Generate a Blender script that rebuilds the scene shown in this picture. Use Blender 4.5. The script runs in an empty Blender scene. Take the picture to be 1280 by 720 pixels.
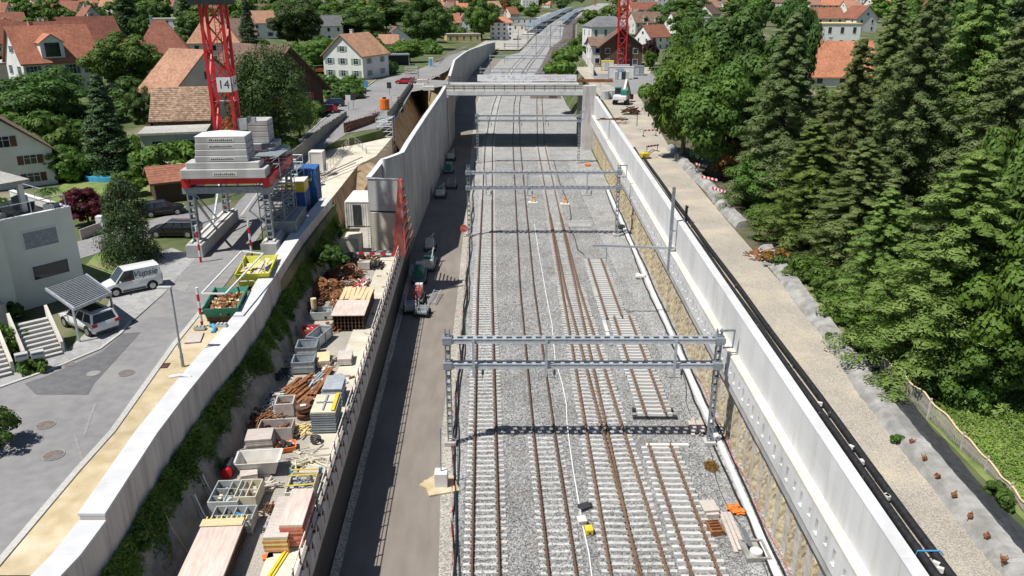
import bpy, math, random
import numpy as np
from mathutils import Vector, Matrix
R = math.radians
rnd = random.Random(11)
SC = bpy.context.scene
COL = SC.collection

# ------------------------------------------------------------------ survey helpers
F, HC = 1000.0, 30.0
TH = math.atan(0.370)
c_, s_ = math.cos(TH), math.sin(TH)
def sm(t):
    t = max(0.0, min(1.0, t)); return t*t*(3-2*t)
def U(px, py, z=0.0):
    x = (px-640)/F; y = (360-py)/F
    k = (z-HC)/(-s_+c_*y)
    return Vector((x*k, (c_+s_*y)*k, z))
def UY(px, py, Y):
    x = (px-640)/F; y = (360-py)/F
    k = Y/(c_+s_*y)
    return Vector((x*k, Y, HC+(-s_+c_*y)*k))
def xc(Y):                                  # centre of the left track
    return float(np.interp(Y, [0, 30, 80, 168, 200, 230, 265, 300, 335, 365, 420, 480, 600, 820, 1300, 1610, 2400],
                              [-.9, -1.25, -2.9, -4.9, -4.9, -4.5, -3.6, -2.3, -.3, 2, 7, 12.4, 21, 40, 90, 134, 250]))
def tz(X, Y):                               # natural ground level
    base = 8.5 + 1.8*sm((Y-95)/65)
    d = abs(X-xc(Y))
    w = 1-sm((d-45)/90)
    low = base*(1-sm((Y-235)/240)) + .3*sm((Y-235)/240)
    hill = 26*sm((Y-500)/1500)*sm((d-120)/400)
    return base*(1-w)+low*w + hill
def G(px, py, dz=0.0):
    z = 8.5
    for _ in range(30):
        p = U(px, py, z); z = tz(p.x, p.y)+dz if p.y < 3000 else z
    return U(px, py, z)
def depth(p): return p.y*c_-(p.z-HC)*s_
def head(p, q): return math.atan2(q[1]-p[1], q[0]-p[0])

# ------------------------------------------------------------------ materials
MATS = {}
def mat(name, c1, c2=None, scale=3.0, rough=.85, bump=0.0, bscale=None, metal=0.0, stretch=(1, 1, 1), spot=None,
        rand=0.0, detail=5, lo=.35, hi=.65, big=0.12, bigscale=.15, spec=.4, trans=0.0, cell=0.0):
    m = bpy.data.materials.new(name); m.use_nodes = True
    nt = m.node_tree; N = nt.nodes; L = nt.links
    b = N['Principled BSDF']
    b.inputs['Roughness'].default_value = rough
    b.inputs['Metallic'].default_value = metal
    b.inputs['Specular IOR Level'].default_value = spec
    tc = N.new('ShaderNodeTexCoord'); mp = N.new('ShaderNodeMapping')
    mp.inputs['Scale'].default_value = stretch
    L.new(tc.outputs['Object'], mp.inputs['Vector'])
    c2 = c2 or tuple(v*.85 for v in c1)
    if cell:
        n = N.new('ShaderNodeTexVoronoi'); n.inputs['Scale'].default_value = cell
        src = n.outputs['Color']
        sp = N.new('ShaderNodeSeparateColor'); L.new(src, sp.inputs[0]); fac = sp.outputs[0]
    else:
        n = N.new('ShaderNodeTexNoise'); n.inputs['Scale'].default_value = scale; n.inputs['Detail'].default_value = detail
        fac = n.outputs['Fac']
    L.new(mp.outputs[0], n.inputs['Vector'])
    r = N.new('ShaderNodeValToRGB')
    r.color_ramp.elements[0].position = lo if not cell else .1; r.color_ramp.elements[1].position = hi if not cell else .9
    r.color_ramp.elements[0].color = (*c1, 1); r.color_ramp.elements[1].color = (*c2, 1)
    L.new(fac, r.inputs[0]); col = r.outputs[0]
    if spot:                                   # stains with their own shape
        sc_, sc, amt = spot
        n3 = N.new('ShaderNodeTexNoise'); n3.inputs['Scale'].default_value = sc; n3.inputs['Detail'].default_value = 6
        L.new(mp.outputs[0], n3.inputs['Vector'])
        r3 = N.new('ShaderNodeValToRGB'); r3.color_ramp.elements[0].position = .52; r3.color_ramp.elements[1].position = .68
        r3.color_ramp.elements[0].color = (0, 0, 0, 1); r3.color_ramp.elements[1].color = (amt, amt, amt, 1)
        L.new(n3.outputs['Fac'], r3.inputs[0])
        mx = N.new('ShaderNodeMixRGB'); L.new(r3.outputs[0], mx.inputs[0]); L.new(col, mx.inputs[1]); mx.inputs[2].default_value = (*sc_, 1)
        col = mx.outputs[0]
    if big:
        n2 = N.new('ShaderNodeTexNoise'); n2.inputs['Scale'].default_value = bigscale; n2.inputs['Detail'].default_value = 3
        L.new(tc.outputs['Object'], n2.inputs['Vector'])
        mr = N.new('ShaderNodeMapRange'); mr.inputs[1].default_value = .3; mr.inputs[2].default_value = .7
        mr.inputs[3].default_value = 1-big; mr.inputs[4].default_value = 1+big
        L.new(n2.outputs['Fac'], mr.inputs[0])
        hs = N.new('ShaderNodeHueSaturation'); L.new(mr.outputs[0], hs.inputs['Value']); L.new(col, hs.inputs['Color']); col = hs.outputs[0]
    if rand:
        oi = N.new('ShaderNodeObjectInfo')
        m2 = N.new('ShaderNodeMapRange'); m2.inputs[3].default_value = 1-rand; m2.inputs[4].default_value = 1+rand
        L.new(oi.outputs['Random'], m2.inputs[0])
        h2 = N.new('ShaderNodeHueSaturation'); L.new(m2.outputs[0], h2.inputs['Value']); L.new(col, h2.inputs['Color'])
        m4 = N.new('ShaderNodeMapRange'); m4.inputs[3].default_value = .5-rand*.06; m4.inputs[4].default_value = .5+rand*.06
        L.new(oi.outputs['Random'], m4.inputs[0]); L.new(m4.outputs[0], h2.inputs['Hue']); col = h2.outputs[0]
    L.new(col, b.inputs['Base Color'])
    if bump:
        nb = N.new('ShaderNodeTexNoise'); nb.inputs['Scale'].default_value = bscale or scale*3; nb.inputs['Detail'].default_value = 4
        L.new(mp.outputs[0], nb.inputs['Vector'])
        bp = N.new('ShaderNodeBump'); bp.inputs['Strength'].default_value = min(1, bump); bp.inputs['Distance'].default_value = .06
        L.new(nb.outputs['Fac'], bp.inputs['Height']); L.new(bp.outputs[0], b.inputs['Normal'])
    if trans:
        t = N.new('ShaderNodeBsdfTranslucent'); L.new(col, t.inputs['Color'])
        ms = N.new('ShaderNodeMixShader'); ms.inputs[0].default_value = trans
        L.new(b.outputs[0], ms.inputs[1]); L.new(t.outputs[0], ms.inputs[2])
        L.new(ms.outputs[0], N['Material Output'].inputs['Surface'])
    MATS[name] = m
    return m

def ribmat(name, c1, c2, per, axis='Z', rough=.8, noise=.5, rand=0.0):
    """rows of tiles / corrugation: a wave across one axis, broken by noise"""
    m = mat(name, c1, c2, scale=2.2, rough=rough, big=.15, bigscale=.4, rand=rand)
    nt = m.node_tree; N = nt.nodes; L = nt.links
    w = N.new('ShaderNodeTexWave'); w.wave_type = 'BANDS'; w.bands_direction = axis
    w.inputs['Scale'].default_value = math.pi/per/10*2; w.inputs['Distortion'].default_value = noise; w.inputs['Detail'].default_value = 2
    tc = [n for n in N if n.type == 'TEX_COORD'][0]
    L.new(tc.outputs['Object'], w.inputs['Vector'])
    bp = N.new('ShaderNodeBump'); bp.inputs['Strength'].default_value = .9; bp.inputs['Distance'].default_value = .08
    L.new(w.outputs['Fac'], bp.inputs['Height']); L.new(bp.outputs[0], N['Principled BSDF'].inputs['Normal'])
    return m

# ------------------------------------------------------------------ mesh builder
class MB:
    def __init__(s): s.v = []; s.f = []
    def add(s, vs, fs):
        n = len(s.v); s.v += [tuple(v) for v in vs]; s.f += [tuple(i+n for i in f) for f in fs]; return s
    def bb(s, x0, x1, y0, y1, z0, z1):
        return s.add([(x0,y0,z0),(x1,y0,z0),(x1,y1,z0),(x0,y1,z0),(x0,y0,z1),(x1,y0,z1),(x1,y1,z1),(x0,y1,z1)],
                     [(0,3,2,1),(4,5,6,7),(0,1,5,4),(1,2,6,5),(2,3,7,6),(3,0,4,7)])
    def box(s, c, d, rz=0.0, rx=0.0, ry=0.0):
        M = Matrix.Rotation(rz, 3, 'Z') @ Matrix.Rotation(ry, 3, 'Y') @ Matrix.Rotation(rx, 3, 'X')
        c = Vector(c); h = [d[0]/2, d[1]/2, d[2]/2]
        vs = [c+M@Vector((sx*h[0], sy*h[1], sz*h[2])) for sz in (-1, 1) for sx, sy in ((-1,-1),(1,-1),(1,1),(-1,1))]
        return s.add(vs, [(0,3,2,1),(4,5,6,7),(0,1,5,4),(1,2,6,5),(2,3,7,6),(3,0,4,7)])
    def bar(s, p, q, w, h=None):
        p, q = Vector(p), Vector(q); h = h or w; d = (q-p)
        if d.length < 1e-6: return s
        d.normalize(); up = Vector((0,0,1)) if abs(d.z) < .95 else Vector((0,1,0))
        a = d.cross(up).normalized()*w/2; b = a.cross(d).normalized()*h/2
        vs = [p-a-b, p+a-b, p+a+b, p-a+b, q-a-b, q+a-b, q+a+b, q-a+b]
        return s.add(vs, [(0,3,2,1),(4,5,6,7),(0,1,5,4),(1,2,6,5),(2,3,7,6),(3,0,4,7)])
    def tube(s, p, q, r, n=8, r2=None):
        return s.path([p, q], r, n, r2)
    def path(s, pts, r, n=6, r2=None):
        pts = [Vector(p) for p in pts]; k0 = len(s.v); m = len(pts)
        for i, p in enumerate(pts):
            d = (pts[min(i+1, m-1)]-pts[max(i-1, 0)]).normalized()
            up = Vector((0,0,1)) if abs(d.z) < .9 else Vector((0,1,0))
            a = d.cross(up).normalized(); b = a.cross(d).normalized()
            rr = r if r2 is None else r+(r2-r)*i/(m-1)
            for k in range(n):
                t = 2*math.pi*k/n; s.v.append(tuple(p+a*rr*math.cos(t)+b*rr*math.sin(t)))
        for i in range(m-1):
            for k in range(n):
                s.f.append((k0+i*n+k, k0+i*n+(k+1) % n, k0+(i+1)*n+(k+1) % n, k0+(i+1)*n+k))
        s.f.append(tuple(k0+k for k in range(n))[::-1]); s.f.append(tuple(k0+(m-1)*n+k for k in range(n)))
        return s
    def prism(s, poly, z0, z1):
        n = len(poly); z0s = z0 if isinstance(z0, (list, tuple)) else [z0]*n; z1s = z1 if isinstance(z1, (list, tuple)) else [z1]*n
        vs = [(p[0], p[1], z) for p, z in zip(poly, z0s)]+[(p[0], p[1], z) for p, z in zip(poly, z1s)]
        fs = [tuple(range(n))[::-1], tuple(range(n, 2*n))]+[(i, (i+1) % n, n+(i+1) % n, n+i) for i in range(n)]
        return s.add(vs, fs)
    def sheet(s, pts): return s.add(pts, [tuple(range(len(pts)))])
    def strip(s, A, B):
        n = len(A); return s.add(list(A)+list(B), [(i, n+i, n+i+1, i+1) for i in range(n-1)])
    def sweep(s, rows, closed=False, caps=False):
        k = len(rows[0]); n0 = len(s.v)
        for r in rows: s.v += [tuple(p) for p in r]
        for i in range(len(rows)-1):
            for j in range(k if closed else k-1):
                s.f.append((n0+i*k+j, n0+i*k+(j+1) % k, n0+(i+1)*k+(j+1) % k, n0+(i+1)*k+j))
        if caps:
            s.f.append(tuple(n0+j for j in range(k))[::-1]); s.f.append(tuple(n0+(len(rows)-1)*k+j for j in range(k)))
        return s
    def open_bin(s, w, d, h, t=.05, z=0.0, taper=0.0, c=(0, 0)):
        """open-topped box made of four real walls and a floor"""
        x, y = c
        def ring(hw, hd, zz): return [(x-hw,y-hd,zz),(x+hw,y-hd,zz),(x+hw,y+hd,zz),(x-hw,y+hd,zz)]
        o0 = ring(w/2-taper, d/2-taper, z); o1 = ring(w/2, d/2, z+h); i1 = ring(w/2-t, d/2-t, z+h); i0 = ring(w/2-t-taper, d/2-t-taper, z+t)
        vs = o0+o1+i1+i0; fs = [(3,2,1,0), (12,13,14,15)]
        for a in (0, 4, 8):
            for k in range(4): fs.append((a+k, a+(k+1) % 4, a+4+(k+1) % 4, a+4+k))
        return s.add(vs, fs)
    def ob(s, name, m, parent=None, label=None, cat=None, group=None, kind=None, smooth=False, world=False, origin=None):
        me = bpy.data.meshes.new(name)
        vs = s.v; loc = Vector((0, 0, 0))
        if parent is None and kind is None and vs:
            a = np.array(vs); mn, mx = a.min(0), a.max(0)
            loc = Vector(origin) if origin is not None else Vector(((mn[0]+mx[0])/2, (mn[1]+mx[1])/2, mn[2]))
            vs = [tuple(r) for r in (a-np.array(loc))]
        elif world and parent is not None:
            inv = parent.matrix_basis.inverted()
            vs = [tuple(inv@Vector(v)) for v in vs]
        me.from_pydata(vs, [], s.f); me.validate(); me.update()
        if smooth: me.polygons.foreach_set('use_smooth', [True]*len(me.polygons))
        if m: me.materials.append(m)
        o = bpy.data.objects.new(name, me); COL.objects.link(o); o.location = loc
        if parent is not None: o.parent = parent
        tag(o, label, cat, group, kind)
        return o

def tag(o, label=None, cat=None, group=None, kind=None):
    if label: o['label'] = label
    if cat: o['category'] = cat
    if group: o['group'] = group
    if kind: o['kind'] = kind
    return o
def thing(name, label, cat, loc=(0, 0, 0), rz=0.0, group=None):
    o = bpy.data.objects.new(name, None); COL.objects.link(o)
    o.location = loc; o.rotation_euler = (0, 0, rz); o.empty_display_size = .2
    o.matrix_basis = Matrix.Translation(Vector(loc)) @ Matrix.Rotation(rz, 4, 'Z')
    return tag(o, label, cat, group)
def dup(root, loc, rz=0.0, label=None, scale=None, group=None):
    kids = [o for o in bpy.data.objects if o.parent == root]
    r = root.copy(); COL.objects.link(r); r.location = loc; r.rotation_euler = (0, 0, rz)
    if scale is not None: r.scale = scale if hasattr(scale, '__len__') else (scale,)*3
    if label: r['label'] = label
    if group: r['group'] = group
    for ch in kids:
        c = ch.copy(); COL.objects.link(c); c.parent = r
        for g in [o for o in bpy.data.objects if o.parent == ch]:
            d = g.copy(); COL.objects.link(d); d.parent = c
    return r
def bevel(o, w=.03, seg=2):
    b = o.modifiers.new('bevel', 'BEVEL'); b.width = w; b.segments = seg; b.limit_method = 'ANGLE'; b.angle_limit = R(40); return o
def text(body, size, m, name, parent, loc, rot, shear=0.0, ext=.01, label=None):
    cu = bpy.data.curves.new('t', 'FONT'); cu.body = body; cu.size = size; cu.align_x = 'CENTER'; cu.align_y = 'CENTER'; cu.extrude = ext; cu.shear = shear
    t = bpy.data.objects.new('t', cu); COL.objects.link(t)
    dg = bpy.context.evaluated_depsgraph_get()
    me = bpy.data.meshes.new_from_object(t.evaluated_get(dg)); me.name = name
    bpy.data.objects.remove(t); me.materials.clear(); me.materials.append(m)
    o = bpy.data.objects.new(name, me); COL.objects.link(o); o.parent = parent; o.location = loc; o.rotation_euler = rot
    return tag(o, label)

# ------------------------------------------------------------------ leaves
def leaf_ob(name, cen, nrm, size, m, parent=None, aspect=.6, seed=1, **kw):
    """many small leaf faces: rhombs around cen, facing roughly nrm"""
    g = np.random.default_rng(seed); n = len(cen)
    nr = nrm+g.normal(0, .55, (n, 3)); nr /= np.linalg.norm(nr, axis=1, keepdims=True)+1e-9
    t = g.normal(0, 1, (n, 3)); u = np.cross(nr, t); u /= np.linalg.norm(u, axis=1, keepdims=True)+1e-9
    v = np.cross(nr, u); sz = np.asarray(size)*g.uniform(.6, 1.3, n); sz = sz[:, None]
    V = np.empty((n, 4, 3)); V[:, 0] = cen-u*sz; V[:, 1] = cen-v*sz*aspect+nr*sz*.12; V[:, 2] = cen+u*sz; V[:, 3] = cen+v*sz*aspect+nr*sz*.12
    me = bpy.data.meshes.new(name)
    me.vertices.add(4*n); me.vertices.foreach_set('co', V.reshape(-1).astype(np.float32))
    me.loops.add(4*n); me.loops.foreach_set('vertex_index', np.arange(4*n, dtype=np.int32))
    me.polygons.add(n); me.polygons.foreach_set('loop_start', np.arange(0, 4*n, 4, dtype=np.int32))
    me.polygons.foreach_set('loop_total', np.full(n, 4, dtype=np.int32))
    me.update(); me.validate(); me.materials.append(m)
    o = bpy.data.objects.new(name, me); COL.objects.link(o)
    if parent is not None: o.parent = parent
    tag(o, kw.get('label'), kw.get('cat'), kw.get('group'), kw.get('kind'))
    return o
def lobes_to_leaves(cs, rs, per, seed, squash=.8, up=.25):
    g = np.random.default_rng(seed); k = len(cs)
    d = g.normal(0, 1, (k, per, 3)); d /= np.linalg.norm(d, axis=2, keepdims=True)
    d[:, :, 2] = np.where(d[:, :, 2] < -.55, -d[:, :, 2], d[:, :, 2])
    rad = g.uniform(.6, 1.08, (k, per, 1))*rs[:, None, None]
    P = cs[:, None, :]+d*rad*np.array([1, 1, squash])
    Nn = d+np.array([0, 0, up])
    return P.reshape(-1, 3), Nn.reshape(-1, 3)
def broad_lobes(Rr, H, n, seed, base=.18):
    g = np.random.default_rng(seed)
    d = g.normal(0, 1, (n, 3)); d /= np.linalg.norm(d, axis=1, keepdims=True)
    q = g.uniform(.45, .86, n)**.7
    prof = np.array([Rr, Rr, H*(1-base)/2])
    cs = d*q[:, None]*prof; cs[:, :2] *= (1+.18*g.normal(0, 1, (n, 1)))
    cs[:, 2] += H*(base+(1-base)/2)-.02*H
    rs = Rr*g.uniform(.22, .40, n)
    return cs, rs
def conifer_lobes(Rr, H, n, seed, p=.75, base=.04, blunt=.06):
    g = np.random.default_rng(seed)
    t = g.uniform(0, 1, n)**1.25
    r = Rr*(np.clip(1-t, 0, 1)**p)*(1-blunt)+Rr*blunt
    a = g.uniform(0, 2*np.pi, n); k = g.uniform(.55, 1.0, n)
    k *= 1+.16*np.sin(3*a+t*9+seed)+.1*g.normal(0, 1, n)
    cs = np.stack([np.cos(a)*r*k, np.sin(a)*r*k, H*(base+(1-base)*t)-.12*r*k], 1)
    rs = (.10+.16*(1-t))*Rr*g.uniform(.8, 1.35, n)+.12
    return cs, rs
# ------------------------------------------------------------------ palette
M_ballast = mat('ballast', (.145,.148,.152), (.46,.455,.445), cell=13, rough=.95, bump=1, bscale=26, big=.12, bigscale=.2, stretch=(1,.8,1), spot=((.19,.155,.125), .45, .35))
M_pale = mat('pale gravel', (.22,.205,.18), (.50,.47,.41), cell=11, rough=.95, bump=.8, bscale=20, big=.12)
M_path = mat('gravel path', (.26,.23,.19), (.49,.445,.38), scale=15, detail=8, rough=.95, bump=.9, bscale=14, big=.12, bigscale=.3, spot=((.48,.40,.28), .3, .4))
M_yard = mat('yard gravel', (.24,.22,.19), (.46,.425,.37), scale=14, detail=8, rough=.95, bump=.8, bscale=14, big=.18, bigscale=.3)
M_earth = mat('brown earth', (.28,.20,.115), (.42,.32,.20), scale=1.2, rough=.95, bump=.6, bscale=4, stretch=(1,1,.35), spot=((.20,.13,.07), .5, .6))
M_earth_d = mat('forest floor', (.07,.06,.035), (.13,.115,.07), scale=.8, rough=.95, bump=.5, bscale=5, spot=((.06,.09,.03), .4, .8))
M_ground = mat('soil and grass', (.045,.075,.02), (.11,.125,.05), scale=.25, rough=.95, bump=.5, bscale=3, spot=((.26,.22,.15), .09, .8))
M_asph = mat('old asphalt', (.20,.196,.20), (.245,.24,.24), scale=1.4, rough=.9, bump=.15, bscale=40, spot=((.28,.27,.255), .22, .6), big=.09)
M_asph_d = mat('dark asphalt', (.115,.115,.122), (.145,.143,.148), scale=2, rough=.9, bump=.15, bscale=40)
M_asph_b = mat('brownish asphalt', (.19,.165,.143), (.225,.197,.172), scale=1.2, rough=.9, bump=.15, bscale=40, stretch=(1,.25,1))
M_pave = mat('paving stones', (.27,.27,.27), (.35,.345,.34), scale=2, rough=.85, cell=3)
M_sand = mat('sand filling', (.42,.335,.20), (.52,.435,.29), scale=1.2, rough=.95, bump=.3, bscale=14, spot=((.62,.55,.42), .4, .6))
M_kerb = mat('granite kerb', (.40,.39,.37), (.48,.47,.45), scale=6, rough=.85)
M_conc = mat('concrete', (.40,.40,.395), (.52,.515,.50), scale=.8, rough=.85, bump=.12, bscale=9, stretch=(1,1,.3), spot=((.30,.29,.28), .5, .5))
M_conc_w = mat('white concrete', (.60,.60,.60), (.70,.70,.695), scale=.7, rough=.8, bump=.06, bscale=9, stretch=(1,1,.25), spot=((.52,.52,.52), .5, .5), big=.05)
M_conc_s = mat('weathered concrete', (.50,.465,.455), (.64,.605,.59), scale=.7, rough=.85, bump=.12, bscale=7, stretch=(1.2,1.2,.14), spot=((.27,.25,.24), .7, .7))
M_conc_y = mat('buff concrete', (.50,.46,.37), (.60,.56,.46), scale=.8, rough=.9, bump=.15, bscale=8, spot=((.40,.36,.28), .4, .6))
M_ledge = mat('pale buff ledge', (.54,.51,.45), (.62,.59,.53), scale=.9, rough=.9, spot=((.46,.43,.37), .5, .5))
M_infill = mat('pale sprayed concrete', (.40,.385,.35), (.55,.53,.49), scale=1.4, rough=.95, bump=.8, bscale=5, spot=((.30,.27,.22), .6, .6))
M_conc_d = mat('shotcrete', (.33,.285,.235), (.45,.39,.32), scale=1.4, rough=.95, bump=.8, bscale=5, spot=((.22,.18,.14), .6, .6))
M_pile = mat('rough pile', (.36,.29,.18), (.56,.48,.33), scale=3, rough=.95, bump=1, bscale=6, spot=((.62,.58,.50), .8, .7), rand=.12)
M_sleep = mat('concrete sleeper', (.44,.435,.425), (.56,.555,.545), scale=2, rough=.85, rand=.08, spot=((.40,.37,.33), 1.6, .5))
M_rail = mat('rusty rail', (.12,.072,.045), (.20,.125,.08), scale=5, rough=.75, bump=.1)
M_rail_d = mat('dark rail', (.075,.052,.042), (.14,.085,.06), scale=5, rough=.6)
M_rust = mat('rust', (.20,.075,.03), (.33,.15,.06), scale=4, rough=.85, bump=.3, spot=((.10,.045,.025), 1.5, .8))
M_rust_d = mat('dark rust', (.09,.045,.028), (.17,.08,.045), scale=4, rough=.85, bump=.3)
M_galv = mat('galvanised steel', (.40,.43,.46), (.52,.55,.58), scale=4, rough=.5, metal=.35)
M_galv_d = mat('dull steel', (.22,.25,.28), (.32,.35,.38), scale=4, rough=.55, metal=.3)
M_black = mat('black rubber', (.012,.012,.014), (.025,.025,.027), scale=4, rough=.6)
M_dark = mat('dark paint', (.03,.033,.038), (.05,.053,.058), scale=3, rough=.5)
M_white = mat('white paint', (.66,.66,.67), (.72,.72,.73), scale=1, rough=.5, big=.04)
M_white_d = mat('dusty white', (.58,.56,.52), (.70,.68,.64), scale=2, rough=.7)
M_red = mat('red paint', (.52,.012,.02), (.60,.025,.03), scale=2, rough=.45, big=.08)
M_red_w = mat('worn red paint', (.48,.07,.055), (.58,.16,.13), scale=2, rough=.6, spot=((.35,.30,.28), 1.2, .6))
M_blue = mat('blue paint', (.03,.10,.30), (.05,.15,.38), scale=2, rough=.5)
M_blue_l = mat('light blue plastic', (.06,.28,.52), (.08,.34,.60), scale=2, rough=.5)
M_yellow = mat('yellow paint', (.62,.46,.03), (.72,.56,.06), scale=2, rough=.55)
M_lime = mat('lime yellow paint', (.50,.50,.04), (.60,.60,.08), scale=2, rough=.55, spot=((.35,.30,.08), 2, .5))
M_green = mat('green paint', (.02,.17,.12), (.035,.24,.17), scale=2, rough=.55, spot=((.12,.10,.06), 2, .5))
M_orange = mat('orange plastic', (.72,.15,.02), (.80,.22,.04), scale=2, rough=.6)
M_wood = mat('fresh timber', (.60,.44,.24), (.72,.58,.36), scale=3, rough=.8, stretch=(1,6,1), rand=.1)
M_wood_y = mat('yellow formwork board', (.62,.50,.14), (.72,.60,.24), scale=3, rough=.7, rand=.1)
M_wood_g = mat('grey timber', (.42,.37,.33), (.56,.50,.46), scale=3, rough=.85, stretch=(1,6,1), rand=.08)
M_wood_d = mat('dark timber', (.06,.038,.026), (.10,.065,.045), scale=3, rough=.8, stretch=(1,1,5))
M_pink = mat('pinkish formwork board', (.52,.42,.37), (.64,.54,.48), scale=2, rough=.75, stretch=(3,.5,1))
M_terra = mat('orange stacked panels', (.46,.18,.09), (.58,.27,.14), scale=3, rough=.8)
M_plast_g = mat('grey plastic', (.36,.38,.38), (.46,.48,.47), scale=2, rough=.6, rand=.1)
M_cream = mat('cream plastic', (.55,.50,.38), (.65,.60,.46), scale=2, rough=.7)
M_ren_w = mat('white render', (.66,.66,.65), (.74,.74,.72), scale=.6, rough=.9, bump=.05, bscale=20, rand=.05, big=.05)
M_ren_c = mat('cream render', (.60,.57,.50), (.68,.65,.58), scale=.6, rough=.9, rand=.05, big=.05)
M_ren_g = mat('grey render', (.40,.42,.43), (.48,.50,.51), scale=.6, rough=.9, rand=.06)
M_ren_m = mat('mint grey render', (.62,.64,.595), (.68,.70,.65), scale=.6, rough=.9, bump=.05, bscale=25, big=.04)
M_ren_y = mat('ochre render', (.56,.45,.20), (.62,.51,.26), scale=.6, rough=.9)
M_ren_b = mat('brick', (.30,.16,.10), (.42,.26,.17), scale=9, rough=.9, bump=.3, cell=4)
M_tile_o = ribmat('orange tiles', (.38,.14,.08), (.50,.215,.13), .35, 'Z', rand=.08)
M_tile_l = ribmat('weathered orange tiles', (.36,.185,.115), (.52,.30,.19), .5, 'X', noise=1.2, rand=.08)
M_tile_m = ribmat('mottled brown tiles', (.17,.10,.07), (.40,.27,.18), .5, 'Z', noise=2)
M_tile_r = ribmat('red brown tiles', (.22,.08,.05), (.32,.13,.085), .35, 'Z', rand=.12)
M_tile_b = ribmat('brown tiles', (.15,.09,.068), (.23,.15,.115), .35, 'Z', rand=.15)
M_tile_g = ribmat('grey slates', (.13,.13,.14), (.20,.20,.21), .3, 'Z', rand=.15)
M_flat = mat('flat roof gravel', (.30,.29,.27), (.40,.385,.36), cell=5, rough=.95, rand=.12)
M_glass = mat('window glass', (.02,.028,.035), (.035,.045,.055), scale=.5, rough=.06, spec=.6, big=0)
M_shut_b = mat('blue grey shutter', (.07,.11,.15), (.10,.14,.19), scale=2, rough=.7)
M_shut_g = mat('grey green shutter', (.20,.26,.23), (.25,.31,.28), scale=2, rough=.7)
M_shut_r = mat('brown shutter', (.11,.045,.03), (.15,.06,.04), scale=2, rough=.7)
M_tyre = mat('tyre', (.012,.012,.012), (.02,.02,.02), scale=5, rough=.9)
M_rim = mat('alloy rim', (.38,.39,.40), (.48,.49,.50), scale=3, rough=.35, metal=.6)
M_lamp_r = mat('red lamp glass', (.42,.01,.012), (.5,.015,.016), scale=2, rough=.2)
M_lamp_w = mat('clear lamp glass', (.6,.62,.64), (.7,.71,.72), scale=2, rough=.15)
def carpaint(n, c): 
    m = mat(n, c, tuple(v*.96 for v in c), scale=.3, rough=.32, big=0); m.node_tree.nodes['Principled BSDF'].inputs['Coat Weight'].default_value = .7; return m
M_car_w = carpaint('white car paint', (.74,.75,.76)); M_car_k = carpaint('black car paint', (.012,.013,.015))
M_car_r = carpaint('red car paint', (.42,.012,.02)); M_car_b = carpaint('dark blue car paint', (.02,.035,.08))
M_car_s = carpaint('silver car paint', (.42,.43,.45))
M_bark = mat('bark', (.075,.055,.04), (.13,.10,.075), scale=4, rough=.95, bump=.8, stretch=(1,1,.25))
def leafmat(n, a, b, tr=.25, rand=.14): return mat(n, a, b, scale=.9, rough=.6, spec=.25, rand=rand, trans=tr, big=.22, bigscale=.35, lo=.3, hi=.7)
M_lf = leafmat('mid green leaves', (.075,.15,.026), (.145,.245,.05), tr=.34)
M_lf_d = leafmat('dark green leaves', (.055,.115,.025), (.105,.185,.045), tr=.34)
M_lf_y = leafmat('light green leaves', (.075,.15,.018), (.14,.23,.04))
M_lf_k = leafmat('grey green scale leaves', (.11,.16,.045), (.25,.30,.11), tr=.36)
M_cope = mat('pale coping', (.52,.525,.535), (.59,.595,.60), scale=.9, rough=.8, big=.05, spot=((.46,.46,.46), .8, .5))
M_conc_o = mat('old grey concrete', (.22,.215,.205), (.36,.35,.335), scale=1.2, rough=.95, bump=.7, bscale=7, spot=((.20,.19,.17), .8, .6))
M_lf_s = leafmat('fir needles', (.042,.082,.03), (.095,.15,.06), tr=.25)
M_lf_r = leafmat('purple red leaves', (.06,.008,.016), (.13,.018,.032))
M_lf_o = leafmat('rusty dead leaves', (.20,.11,.03), (.30,.17,.05))
M_lf_c = leafmat('copper leaves', (.03,.014,.016), (.06,.026,.026))
M_grass = leafmat('grass blades', (.17,.29,.04), (.30,.38,.09), rand=0)

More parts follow.
